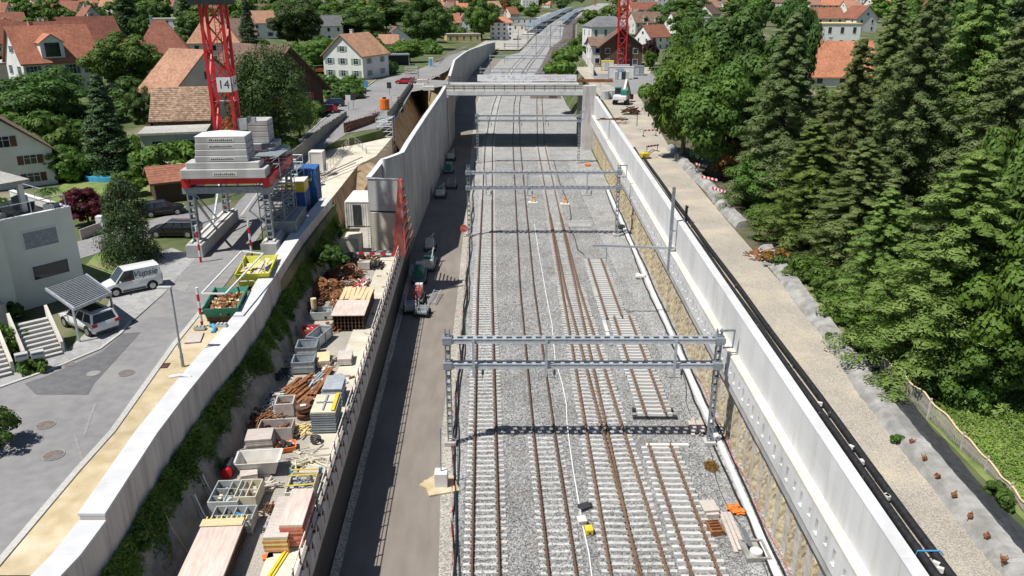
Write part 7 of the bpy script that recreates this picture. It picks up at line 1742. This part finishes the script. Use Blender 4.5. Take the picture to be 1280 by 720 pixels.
stairs(s1, math.atan2(.75,-.67)-math.pi/2, 1.9, 9, 'second concrete stairs cut off by the left frame edge beyond the hedge')
for i,(px,py) in enumerate(((32,468),(52,465))):
    q = U(px,py,8.5); T = thing('mailbox',['left one of the two pale letterboxes on posts by the stairs','right one of the two pale letterboxes on posts by the stairs'][i],'letterbox',q,.6); b = MB(); b.bar((0,0,0),(0,0,1.0),.07); b.ob('post', M_galv_d, T); b = MB(); b.bb(-.35,.35,-.2,.2,1.0,1.4); bevel(b.ob('box', M_plast_g, T),.02); b = MB(); b.bb(-.28,.28,-.21,-.2,1.25,1.31); b.ob('slot', M_dark, T)
q = U(84,440,8.5); b = MB(); b.bar(q,q+Vector((-.3,.3,1.0)),.05); b.bar(q+Vector((-.1,0,.0)),q+Vector((.3,-.1,.0)),.05); b.ob('bike_stand', M_galv_d, None, 'thin metal stand on the paving between the stairs and the carport', 'stand')
# shed, fence, pool, chairs in the garden
H('small brown roofed garden shed with slatted timber wall', 222,251, 30, 4.2,5.0,2.3,3.4, M_wood_d,M_tile_r,ridge='x',cols=1,floors=1,chim=0,wins=False,cat='shed',name='garden_shed')
fp = [G(*p) for p in ((102,300),(118,294),(135,288))]; T = thing('picket_fence','low brown picket fence beside the purple maple','fence',fp[0]); b = MB()
for i in range(2):
    for k in range(16): q = fp[i].lerp(fp[i+1],k/16); b.bar(q,q+Vector((0,0,1.0)),.09)
b.ob('pickets', M_wood_g, T, world=True); b = MB(); b.path([q+Vector((0,.05,.75)) for q in fp],.05,4); b.path([q+Vector((0,.05,.3)) for q in fp],.05,4); b.ob('rails', M_wood_d, T, world=True)
q = G(128,290); b = MB(); b.bb(q.x-.3,q.x+.3,q.y-.3,q.y+.3,q.z,q.z+1.6); b.ob('gate_pillar', M_ren_w, None, 'white gate pillar at the end of the picket fence', 'pillar')
M_water = mat('pool water', (.02,.35,.52), (.04,.45,.6), scale=1, rough=.08, spec=.6)
q = G(142,223); T = thing('garden_pool','small turquoise round garden pool on the lawn','pool',q); b = MB(); n = 24
b.sweep([[(rr*1.5*math.cos(2*math.pi*k/n),rr*math.sin(2*math.pi*k/n),zz) for k in range(n)] for rr,zz in ((2.3,0),(2.3,.6),(2.15,.6),(2.15,.3))],closed=True); b.ob('rim', M_blue_l, T); b = MB(); b.sheet([(2.16*1.5*math.cos(2*math.pi*k/n),2.16*math.sin(2*math.pi*k/n),.5) for k in range(n)]); b.ob('water', M_water, T)
for i,(px,py) in enumerate(((157,217),(178,217))):
    q = G(px,py); T = thing('deck_chair',['white deck chair nearest the turquoise pool','white deck chair beside the garden steps'][i],'deck chair',q,R(30)); b = MB(); b.bb(-.4,.4,-.5,.4,.35,.45); b.ob('seat', M_white, T); b = MB(); b.box((0,.55,.8),(.8,.1,1.0),rx=R(-20)); b.ob('backrest', M_white, T); b = MB()
    for sx in (-.38,.38):
        for y2 in (-.45,.35): b.bar((sx,y2,0),(sx,y2,.36),.07)
    b.ob('legs', M_white, T)
q = G(190,224); T = thing('garden_steps','wide pale garden steps beside the hedge by the flat annex','steps',q,R(-30))
for k in range(7): b = MB(); b.bb(-2.2,2.2,k*.45,k*.45+.4,k*.25,k*.25+.12); b.ob('step', M_conc_y, T)
b = MB(); b.bb(-2.1,2.1,.1,3.2,-.05,.02); b.ob('base', M_earth, T)
q = G(398,113); b = MB()
for k in range(2): b.bar(G(395,96)+Vector((0,0,.6)),G(470,96)+Vector((0,0,.6)),.25,1.2)
b.ob('garden_wall', M_terra, None, 'pinkish garden wall in front of the white villa', 'wall')
sheet_fence([tuple(G(392,95)),tuple(G(404,93))], 9, 1.6, M_orange, 'orange_fence', 'orange mesh fence left of the white villa', th=.06); sheet_fence([tuple(G(448,98)),tuple(G(464,97))], 9, 1.6, M_orange, 'orange_fence', 'orange mesh fence right of the white villa', th=.06)
q = G(495,82); T = thing('bus_shelter','dark flat roofed shelter right of the white villa','shelter',q,R(10)); b = MB(); b.bb(-4,4,0,4,2.8,3.1); b.ob('roof', M_galv_d, T); b = MB(); b.bb(-3.8,3.8,3.7,3.9,0,2.8); b.ob('back_wall', M_dark, T); b = MB()
for x in (-3.8,3.8): b.bar((x,.2,0),(x,.2,2.8),.15)
b.ob('post', M_galv, T)
# ------------------------------------------------------------------ trees
def bough_lobes(Rr, H, nb, seed, p):
    """clumps along drooping boughs, gaps between the boughs"""
    g = np.random.default_rng(seed); C_, S = [], []
    for i in range(nb):
        t = ((i+.5)/nb)**1.12; a = i*2.39996+g.normal(0,.3); L = Rr*((1-t)**p*.95+.05)*g.uniform(.72,1.18)
        z0 = H*(.05+.94*t); k = 5 if L > Rr*.4 else 3
        for j in range(k):
            s = .3+.75*j/(k-1) if k > 1 else 1; r = (.22-.07*j/k)*(.4*L+.38*Rr*(1-t*.7))+.12
            C_.append((math.cos(a+g.normal(0,.1))*L*s, math.sin(a+g.normal(0,.1))*L*s, z0+.22*L*s-.42*L*s*s+g.normal(0,.06))); S.append(r*g.uniform(.85,1.2))
    return np.array(C_), np.array(S)
PROTO = {}
SPEC = {  # kind: R0, H0, maker
 'broad': (3.6, 9.0), 'broad2': (3.6, 9.0), 'broad3': (3.6, 9.0), 'far': (3.6, 9.0), 'far2': (3.6, 9.0),
 'law': (3.3, 18.0), 'law2': (3.3, 18.0), 'law3': (3.3, 18.0), 'fir': (3.0, 16.0), 'slim': (1.3, 14.0), 'pine': (2.2, 5.0), 'willow': (4.0, 9.0)}
def make_proto(kind, label, m, name, cat):
    R0, H0 = SPEC[kind]; sd = sum(ord(ch) for ch in kind); T = thing(name, label, cat)
    if kind in ('law', 'law2', 'law3'):
        cs, rs = bough_lobes(R0, H0, 140, sd, .66); c, n = lobes_to_leaves(cs, rs, 120, sd, .6, .55); leaf, asp = .115, .36
    elif kind == 'fir': cs, rs = conifer_lobes(R0, H0, 320, sd, .95, .04, .03); c, n = lobes_to_leaves(cs, rs, 70, sd, .6, .5); leaf, asp = .2, .4
    elif kind == 'slim': cs, rs = conifer_lobes(R0, H0, 160, sd, .5, .0, .15); c, n = lobes_to_leaves(cs, rs*1.6, 60, sd, 1.3, .2); leaf, asp = .2, .4
    elif kind == 'pine': cs, rs = conifer_lobes(R0, H0, 150, sd, .45, .0, .2); c, n = lobes_to_leaves(cs, rs*1.35, 110, sd, .9, .4); leaf, asp = .11, .35
    elif kind == 'willow': cs, rs = broad_lobes(R0, H0, 90, sd, .05); c, n = lobes_to_leaves(cs, rs, 190, sd, 1.4, .2); leaf, asp = .17, .35
    elif kind.startswith('far'): cs, rs = broad_lobes(R0, H0, 34, sd, .1); c, n = lobes_to_leaves(cs, rs, 75, sd, .85, .3); leaf, asp = .42, .6
    else: cs, rs = broad_lobes(R0, H0, 70, sd, .12); c, n = lobes_to_leaves(cs, rs*.86, 270, sd, .8, .3); leaf, asp = .17, .6
    leaf_ob('crown', c, n, leaf, m, T, asp, sd)
    b = MB(); g = random.Random(sd); hh = H0*(.9 if kind in ('law','law2','law3','fir','slim','pine') else .55); r = .26 if R0 > 2 else .14
    b.path([(0,0,-.3),(.05,.03,hh*.3),(-.05,.04,hh*.7),(0,0,hh)], r, 8, r*.25)
    if kind not in ('law','law2','law3','fir','slim','pine'):
        for k in range(7):
            a = k*2.4; z0 = hh*(.4+.08*k); b.path([(0,0,z0),(math.cos(a)*R0*.3,math.sin(a)*R0*.3,z0+1.0),(math.cos(a)*R0*.62,math.sin(a)*R0*.62,z0+1.9)],r*.45,6,r*.1)
    else:
        for k in range(26):
            a = k*2.4; t0 = (k+1)/28; rr = R0*(1-t0)**.7*.8; b.path([(0,0,H0*t0*.92),(math.cos(a)*rr,math.sin(a)*rr,H0*t0*.92-.1*rr)],.06,5,.02)
    b.ob('trunk', M_bark, T, smooth=True)
    return T
def tree(kind, px, py, top, wpx, label, m=M_lf, name='broadleaf_tree', cat='tree', group=None, z=None, H=None, rz=None):
    p = G(px, py) if z is None else U(px, py, z); zc = depth(p); R0, H0 = SPEC[kind]
    if H is None: H = max(2.0, UY(px, top, p.y+ (0 if top > 20 else 0)).z-p.z)
    Rr = wpx*zc/1000/2
    sc = (Rr/R0, Rr/R0, H/H0); rzz = rnd.uniform(0, 6.28) if rz is None else rz
    if kind not in PROTO: T = make_proto(kind, label, m, name, cat); PROTO[kind] = T; T.location = p; T.rotation_euler = (0,0,rzz); T.scale = sc
    else: T = dup(PROTO[kind], p, rzz, label, sc); T.name = name; T['category'] = cat
    if 'group' in T: del T['group']
    if group: T['group'] = group
    for c in T.children:
        if c.name.startswith('crown'): c.material_slots[0].link = 'OBJECT'; c.material_slots[0].material = m
    return T
K, Dk, Y_, S_ = M_lf_k, M_lf_d, M_lf_y, M_lf_s
K2 = leafmat('blue green scale leaves', (.095,.145,.045), (.205,.255,.10), tr=.36); K3 = leafmat('fresh green scale leaves', (.12,.195,.04), (.24,.33,.09), tr=.36)
# right bank, near: conifers and bushes
cn = dict(name='conifer_tree', cat='conifer'); bl = dict(name='broadleaf_tree', cat='tree')
tree('law', 966, 262, 14, 112, 'grey green conifer standing closest to the gravel path, left of the other conifers', K2, **cn)
tree('law2', 1044, 292, 46, 102, 'grey green conifer below the orange tiled roof, second from the path', K, **cn)
tree('law3', 1112, 318, -2, 131, 'tall greyish conifer with a bare top in the middle of the conifer row', K2, **cn)
tree('law', 1012, 232, 105, 65, 'smaller conifer between the path conifer and the orange tiled roof', K, **cn)
tree('law2', 1168, 466, 185, 208, 'big spreading conifer above the trellis fence, nearest the camera', K3, **cn)
tree('law3', 1212, 380, 20, 170, 'very tall conifer behind the big spreading one by the trellis fence', K2, **cn)
tree('law2', 1176, 300, -45, 149, 'tallest conifer at the back, its top out of the picture', K3, **cn)
tree('law', 1268, 330, -70, 145, 'tall conifer at the right frame edge with light green sprays', K3, **cn)
tree('broad', 1042, 176, 112, 64, 'leafy bush tree at the foot of the orange tiled roof', M_lf, **bl)
tree('broad2', 1085, 215, 120, 60, 'leafy bush tree between the conifers right of the orange tiled roof', M_lf_y, **bl)
tree('law', 1003, 305, 150, 114, 'full conifer leaning over the old wall between the two nearest path conifers', K3, **cn)
tree('law2', 1062, 335, 175, 131, 'broad low conifer in front of the one below the orange tiled roof', K, **cn)
tree('broad3', 948, 262, 190, 70, 'dark leafy bush tree at the foot of the path conifer', M_lf, **bl)
tree('law3', 1088, 395, 235, 107, 'short conifer in front of the tall greyish one', K3, **cn)
tree('fir', 1235, 240, -60, 120, 'dark fir tree far back at the right frame edge', S_, **cn)
tree('law3', 1096, 188, -8, 77, 'slim greyish conifer right of the orange tiled roof', K, **cn)
tree('broad', 1120, 130, 5, 70, 'leafy tree behind the slim greyish conifer', M_lf, **bl)
tree('law', 1135, 230, -30, 98, 'conifer behind the tall greyish one at the back', K, **cn)
bl = dict(name='broadleaf_tree', cat='tree')
tree('broad', 852, 200, 42, 100, 'light green broadleaf tree nearest the excavator', M_lf_y, **bl)
tree('broad2', 903, 222, 66, 118, 'rounded mid green broadleaf tree next to the path conifer', M_lf, **bl)
tree('broad3', 925, 168, -2, 128, 'high dark green broadleaf tree behind the rounded one', Dk, **bl)
tree('broad', 978, 165, -14, 62, 'high dark broadleaf tree behind the path conifer', Dk, **bl)
tree('broad2', 880, 150, 18, 78, 'mid green tree at the back behind the light green one', M_lf, **bl)
tree('broad3', 1285, 505, 265, 165, 'bright leafy broadleaf tree at the right frame edge above the lawn', Y_, **bl)
tree('broad', 1225, 500, 375, 110, 'dark leafy broadleaf bush tree at the lawn edge', M_lf, **bl)
tree('broad3', 1248, 420, 120, 130, 'large mid green tree behind the bright leafy one', M_lf, **bl)
tree('broad', 1170, 190, -40, 120, 'dense dark tree filling the back right corner', Dk, **bl)
tree('broad2', 1275, 180, -60, 160, 'dense dark tree at the upper right corner', Dk, **bl)
shrub(1008,352,1.5,1.9,M_lf_y,'bright green shrub hanging over the old wall below the second conifer',seed=21,n=26,per=110,leaf=.13)
shrub(1035,372,1.7,2.2,M_lf,'mid green shrub just along the old wall from the bright one',seed=22,n=28,per=110,leaf=.13)
shrub(1062,408,1.6,2.2,M_lf_y,'yellow green shrub on the old wall nearest the trellis fence end',seed=23,n=26,per=110,leaf=.13)
shrub(1085,440,1.4,2.0,M_lf,'dense green shrub at the upper end of the trellis fence',seed=24,n=24,per=110,leaf=.13)
shrub(968,330,1.1,1.3,M_lf_o,'rusty brown dry shrub by the rubble on the path edge',seed=25,n=16,leaf=.13)
shrub(912,225,2.4,5.0,M_lf_o,'rusty orange foliage between the rounded tree and the path conifer',seed=26,n=40,per=120,leaf=.16)
shrub(930,255,1.6,2.4,M_lf_d,'dark shrub behind the crumbling pale wall',seed=34,n=24,per=110,leaf=.13)
shrub(955,285,1.8,2.4,M_lf,'bushy green shrub at the wall gap below the path conifer',seed=35,n=26,per=110,leaf=.13)
shrub(985,335,1.2,1.3,M_lf_d,'dark shrub in front of the bright green one on the old wall',seed=27,n=18,leaf=.13)
shrub(1200,505,1.8,1.8,M_lf,'rounded green shrub in the shade right of the trellis fence',seed=28,n=28,per=110,leaf=.13)
shrub(1165,492,1.2,1.4,M_lf_d,'dark shrub under the big spreading conifer behind the trellis',seed=29,n=18,leaf=.13)
shrub(1120,555,.35,.5,M_lf,'small weed tuft on the gravel path by the old wall',seed=30,n=8,per=60,leaf=.1)
shrub(1040,427,.4,.6,M_lf,'weed tuft along the old wall below the bright green shrub',seed=31,n=8,per=60,leaf=.1)
shrub(945,300,.5,.6,M_lf,'green weed tuft at the broken gap of the wall remnants',seed=32,n=8,per=60,leaf=.1)
shrub(1240,625,.9,.8,M_lf,'low green tuft along the dark sheet strip near the lawn',seed=33,n=14,per=80,leaf=.13)
for i,(px,py) in enumerate(((962,318),(948,308),(935,300))):
    pass
heap(958,322,3.2,2.4,.6,M_rust,'rusty brown debris at the gap between the two old walls',n=60,L=1.0,r=.05,seed=61,rz=.5,spread=1.2,z=8.5,m2=M_wood_g)
heap(975,330,2.6,2.0,.5,M_wood_g,'pale broken boards beside the rusty debris at the wall gap',n=30,L=1.4,r=.05,seed=62,rz=.3,spread=.8,z=8.5,m2=M_conc)
# grass blades on the lower right lawn
g = np.random.default_rng(8); n = 60000
yy = g.uniform(24, 52, n); xx = np.interp(yy, [18,30,40,50], [22.6,22.9,23.4,25.5])+g.uniform(0, 20, n)
cl = np.sin(xx*.9+yy*.4)*np.sin(yy*.7-xx*.3)
C3 = np.stack([xx, yy, 8.53+g.uniform(.02,.10,n)+.08*np.clip(cl,0,1)], 1); N3 = np.tile([0.,0.,1.], (n,1))+g.normal(0,.5,(n,3))
h = cl+g.normal(0,.5,n) > .1
leaf_ob('grass', C3[h], N3[h], .10, M_grass, seed=6, kind='stuff', aspect=.35); leaf_ob('grass', C3[~h], N3[~h], .11, M_lf_y, seed=7, kind='stuff', aspect=.4)
# left bank gardens
tree('pine', 165, 328, 228, 62, 'dark bushy pine between the street and the black estate car', S_, name='pine_tree', cat='pine')
tree('broad', 112, 282, 232, 52, 'purple red maple behind the picket fence', M_lf_r, **bl)
tree('broad2', 62, 170, 82, 104, 'dark green garden tree at the left, below the orange roofed house', Dk, **bl)
tree('fir', 140, 218, 94, 66, 'dark spruce in the garden right of the dark garden tree', S_, **cn)
tree('broad3', 160, 122, 36, 78, 'large bright green street tree in front of the orange roofed house', M_lf, **bl)
tree('willow', 340, 190, 62, 100, 'large rounded tree with fine grey green leaves behind the crane', mat_w := leafmat('olive leaves', (.045,.085,.022), (.085,.135,.04)), **bl)
tree('willow', 375, 172, 118, 44, 'clipped dark green bush tree right of the large rounded tree', M_lf, **bl)
tree('fir', 313, 68, -6, 26, 'dark slim spruce right of the crane mast', S_, **cn)
tree('slim', 236, 42, -8, 17, 'slim dark cypress left of the crane mast', S_, **cn)
tree('slim', 163, 48, -10, 30, 'dark cypress above the red brown roofs', S_, **cn)
tree('broad', 372, 62, -4, 62, 'pale green birch like tree behind the dark barn', mat_w, **bl)
tree('broad2', 452, 55, 8, 72, 'dark leafy tree right behind the white villa', Dk, **bl)
tree('broad3', 478, 38, -8, 80, 'wide dark tree above the white villa', Dk, **bl)
tree('broad', 535, 62, -12, 58, 'tall dark tree beside the upper street', Dk, **bl)
tree('broad2', 512, 78, 48, 42, 'yellowish green bush tree right of the white villa garden', M_lf_y, **bl)
tree('broad3', 602, 50, -4, 38, 'large round tree next to the white four storey block', M_lf, **bl)
tree('broad', 405, 84, 46, 52, 'leafy garden tree left of the white villa', M_lf, **bl)
tree('broad2', 415, 118, 92, 28, 'small round street side tree in front of the dark barn', M_lf, **bl)
tree('broad3', 443, 114, 92, 28, 'small light green tree beside the parked cars', M_lf_y, **bl)
tree('fir', 453, 92, 78, 14, 'small dark conifer at the corner of the white villa', S_, **cn)
tree('broad', 28, 190, 142, 70, 'light garden bushes tree below the dark garden tree at the left', M_lf, **bl)
tree('broad2', 75, 225, 180, 60, 'green tree between the left white house and the maple', M_lf, **bl)
tree('broad3', 5, 50, 15, 50, 'dark tree at the left edge above the flat house', Dk, **bl)
tree('broad', 165, 245, 212, 40, 'bright green bush tree behind the pine', M_lf_y, **bl)
tree('broad2', 185, 165, 105, 40, 'dark tree at the side of the orange tiled house', Dk, **bl)
tree('broad3', 556, 48, 20, 32, 'mid green tree beside the twin orange roofs', M_lf, **bl)
tree('broad', 425, 40, 0, 46, 'bright tree behind the slate roofed house', M_lf, **bl)
tree('broad2', 345, 45, 0, 40, 'leafy tree above the pale blue house', M_lf, **bl)
tree('broad3', 255, 42, 4, 40, 'leafy tree behind the orange roof with small tower', M_lf, **bl)
tree('broad', 190, 32, 0, 44, 'bright tree over the long white flat roof', M_lf_y, **bl)
for i,(px,py,r,h,m,lab) in enumerate([(228,212,3.6,3.2,M_lf_y,'bright yellow green hedge bush in front of the flat annex'),(390,145,2.6,2.2,M_lf_d,'dark clipped hedge beside the red parked car'),(320,178,5,3.4,M_lf,'large hedge at the street beside the crane'),(350,196,3.2,1.8,M_lf_y,'low light hedge along the street by the hoarding'),(430,122,4,2.2,M_lf_d,'dark rounded hedge by the bend of the street'),(480,92,4,2.6,M_lf_d,'dark hedge right of the white villa along the street'),(12,442,1.3,2.0,M_lf_y,'clipped green hedge between the two concrete stairs'),(42,465,.9,.9,M_lf,'small round shrub beside the letterboxes'),(-2,560,1.3,1.9,M_lf_d,'dark shrub at the left frame edge by the street'),(20,398,.7,1.2,M_lf_d,'potted palm like shrub by the entrance door'),(60,205,4,3,M_lf,'loose green garden shrubs beside the white house with brown shutters'),(95,222,3.5,2.2,M_lf_y,'light green garden hedge behind the maple'),(170,190,1.6,2,M_lf_y,'yellow flowering round shrub in the garden'),(130,175,3.5,2.6,M_lf,'shrub group under the dark spruce'),(75,155,3,2.6,M_lf_y,'yellow green shrub under the dark garden tree'),(255,205,2.4,2.2,M_lf,'small shrub beside the crane ballast'),(280,198,2.6,3,M_lf_d,'dark shrub behind the crane ballast'),(325,140,3,3.5,M_lf_d,'dark shrub at the foot of the dark barn'),(260,150,2.4,5,mat_w,'tall loose shrub at the foot of the crane mast'),(200,212,1.8,2,M_lf_d,'dark shrub beside the garden steps'),(540,68,4,3,M_lf,'shrub along the upper street railing'),(575,44,5,4,M_lf_y,'bright shrub before the ochre flat building')]):
    shrub(px,py,r,h,m,lab,seed=70+i,n=26,per=130,leaf=.13+.0022*depth(G(px,py)) if py < 300 else .11)
# right of the tracks beyond the bridge
tree('broad', 741, 68, 56, 18, 'rounded bush tree beside the slate roofed white house', M_lf_y, **bl)
tree('broad2', 728, 56, 40, 14, 'green bush tree on the embankment near the slate roof', M_lf, **bl)
tree('broad3', 735, 72, 56, 26, 'low bush tree left of the slate roofed house', M_lf, **bl)
tree('broad', 813, 86, 46, 22, 'dark copper tree right of the dark timber house', M_lf_c, **bl)
tree('broad2', 812, 88, 62, 16, 'small green tree beneath the copper tree', M_lf_y, **bl)
tree('broad3', 868, 40, 8, 40, 'large dark bush beside the brown roofed house with white dormer', Dk, **bl)
tree('broad', 868, 20, -6, 50, 'bright green trees clump right of the office blocks', M_lf, **bl)
tree('broad2', 748, 30, 16, 18, 'green tree right of the far station tracks', M_lf, **bl)
tree('broad3', 792, 32, 18, 20, 'green tree behind the brown gabled roofs', M_lf, **bl)
for i,(px,py,r,h,m,lab) in enumerate([(697,92,3.6,2.6,M_lf_y,'bright green embankment bush beside the far tracks, nearest the bridge'),(706,78,3.8,3,M_lf,'green embankment bush second from the bridge'),(713,70,3.6,3,M_lf_y,'green embankment bush below the slate roofed house'),(721,58,4.5,4,M_lf,'dark green embankment bush farther along'),(729,64,4,3,M_lf,'bush at the corner of the slate roofed house')]):
    shrub(px,py,r,h,m,lab,seed=110+i,n=34,per=130,leaf=.5)
# walls and railing on the right embankment
sheet_fence([tuple(G(x,y)) for x,y in ((742,95),(735,82),(728,72))], 9, 2.2, M_white_d, 'site_fence', 'white site fence along the embankment right of the bridge', th=.2, seg=3)
# distant trees of the town
g = random.Random(5); mats = [M_lf, M_lf_d, M_lf_d, M_lf_y]
def fartree(px, py, wpx, hpx):
    p = G(px, py); z = depth(p); R0, H0 = SPEC['far']; kind = g.choice(['far','far2'])
    Rr = max(3.2, min(9, wpx*z/2000)); H = max(7, min(17, hpx*z/1000)); sc = (Rr/R0, Rr/R0, H/H0); lab = 'distant broadleaf tree among the roofs near the top of the view'
    if kind not in PROTO: T = make_proto(kind, lab, M_lf, 'broadleaf_tree', 'tree'); PROTO[kind] = T; T.location = p; T.scale = sc
    else: T = dup(PROTO[kind], p, g.uniform(0,6), lab, sc)
    T['group'] = 'distant trees of the town'; m = g.choice(mats)
    for c in T.children:
        if c.name.startswith('crown'): c.material_slots[0].link = 'OBJECT'; c.material_slots[0].material = m
HF = [(o.location.x, o.location.y+5) for o in bpy.data.objects if o.get('category') == 'house']
n = 0
while n < 290:
    px, py = g.uniform(-80, 1360), 2+52*g.random()**1.6
    if 600 < px < 800 and py > 40: continue
    if px > 760 and 10 < py < 38 and px < 900 and g.random() < .8: continue
    if 1000 < px < 1090 and py > 8: continue
    p = G(px, py)
    if xc(p.y)-24 < p.x < XR(p.y)+6: continue
    if any((p.x-a)**2+(p.y-b_)**2 < 120 for a, b_ in HF): continue
    fartree(px, py, g.uniform(22,44), g.uniform(20,40)); n += 1
# a far wood closing the valley reads as one mass
gg = np.random.default_rng(12); k = 2600
cx = gg.uniform(-1500, 1700, k); cy = gg.uniform(1500, 2600, k); keep = np.abs(cx-np.interp(cy,[1500,2400],[115,250])) > 60; cx, cy = cx[keep], cy[keep]; k = len(cx)
cz = np.array([tz(float(a), float(b_)) for a, b_ in zip(cx, cy)])+gg.uniform(4, 9, k)
c, nn = lobes_to_leaves(np.stack([cx,cy,cz],1), gg.uniform(5,10,k), 26, 3, .9, .3)
leaf_ob('far_wood', c, nn, 2.4, M_lf_d, seed=2, kind='stuff')

# garden shrubs between the houses on the left bank
g = random.Random(21); HS = [(o.location.x, o.location.y) for o in bpy.data.objects if o.get('category') in ('house','shed','car','van','crane','building') and o.parent is None]
cs, rs = broad_lobes(1.8, 2.4, 30, 5, .02); c, nn = lobes_to_leaves(cs, rs, 120, 5); c[:,2] = np.maximum(c[:,2], .02); PS = None; n = 0
def street_x(Y): return lin(Y, [40,75,95,125,160,200,260,330], [-31,-32.5,-33.5,-36,-38,-38,-34,-30])
while n < 210:
    Y = g.uniform(74, 360); X = street_x(Y)-3-abs(g.gauss(0, 45))
    if X < -190 or any((X-a)**2+(Y+0-b_)**2 < (110 if b_ > 90 else 60) for a, b_ in HS) or (Y < 88 and X > -50): continue
    p = Vector((X, Y, tz(X, Y)-.1)); m = g.choice([M_lf, M_lf_d, M_lf_y, M_lf, M_lf_d]); lab = 'leafy garden shrub among the houses left of the street'
    if PS is None: o = PS = leaf_ob('shrub', c, nn, .2, m, seed=5, label=lab, cat='shrub', group='garden shrubs left of the street')
    else: o = PS.copy(); COL.objects.link(o)
    o.location = p; k = g.uniform(.8, 2.1); o.scale = (k*g.uniform(.8,1.4), k*g.uniform(.8,1.4), k*g.uniform(.7,1.3)); o.rotation_euler = (0,0,g.uniform(0,6))
    o.material_slots[0].link = 'OBJECT'; o.material_slots[0].material = m; n += 1
# ------------------------------------------------------------------ camera and light
cam = bpy.data.cameras.new('camera'); co = bpy.data.objects.new('camera', cam); COL.objects.link(co)
cam.sensor_fit = 'HORIZONTAL'; cam.sensor_width = 36.0; cam.lens = 36.0*F/1280.0
cam.clip_start = .5; cam.clip_end = 20000
co.location = (0, 0, HC); co.rotation_euler = (math.pi/2-TH, 0, 0)
SC.camera = co
EL, AZ = R(62), R(30)
d = Vector((math.cos(EL)*math.cos(AZ), math.cos(EL)*math.sin(AZ), -math.sin(EL)))   # way the light travels
su = bpy.data.lights.new('sun', 'SUN'); su.energy = 5.0; su.angle = R(.53); su.color = (1, .965, .90)
so = bpy.data.objects.new('sun', su); COL.objects.link(so); so.rotation_euler = d.to_track_quat('-Z', 'Y').to_euler()
so.location = (0, 0, 120)
w = bpy.data.worlds.new('World'); SC.world = w; w.use_nodes = True
nt = w.node_tree; sky = nt.nodes.new('ShaderNodeTexSky'); sky.sky_type = 'NISHITA'; sky.sun_disc = False
sky.sun_elevation = EL; sky.sun_rotation = math.atan2(-d.x, -d.y); sky.altitude = 400; sky.air_density = 1.0; sky.dust_density = .6
nt.links.new(sky.outputs[0], nt.nodes['Background'].inputs['Color']); nt.nodes['Background'].inputs['Strength'].default_value = .06
v = SC.view_settings; v.view_transform = 'Standard'; v.look = 'None'; v.exposure = 0.26; v.gamma = 1.0; v.use_curve_mapping = False
SC.cycles.max_bounces = 5; SC.cycles.diffuse_bounces = 3; SC.cycles.transparent_max_bounces = 4; SC.cycles.use_denoising = True
SC.render.use_persistent_data = False
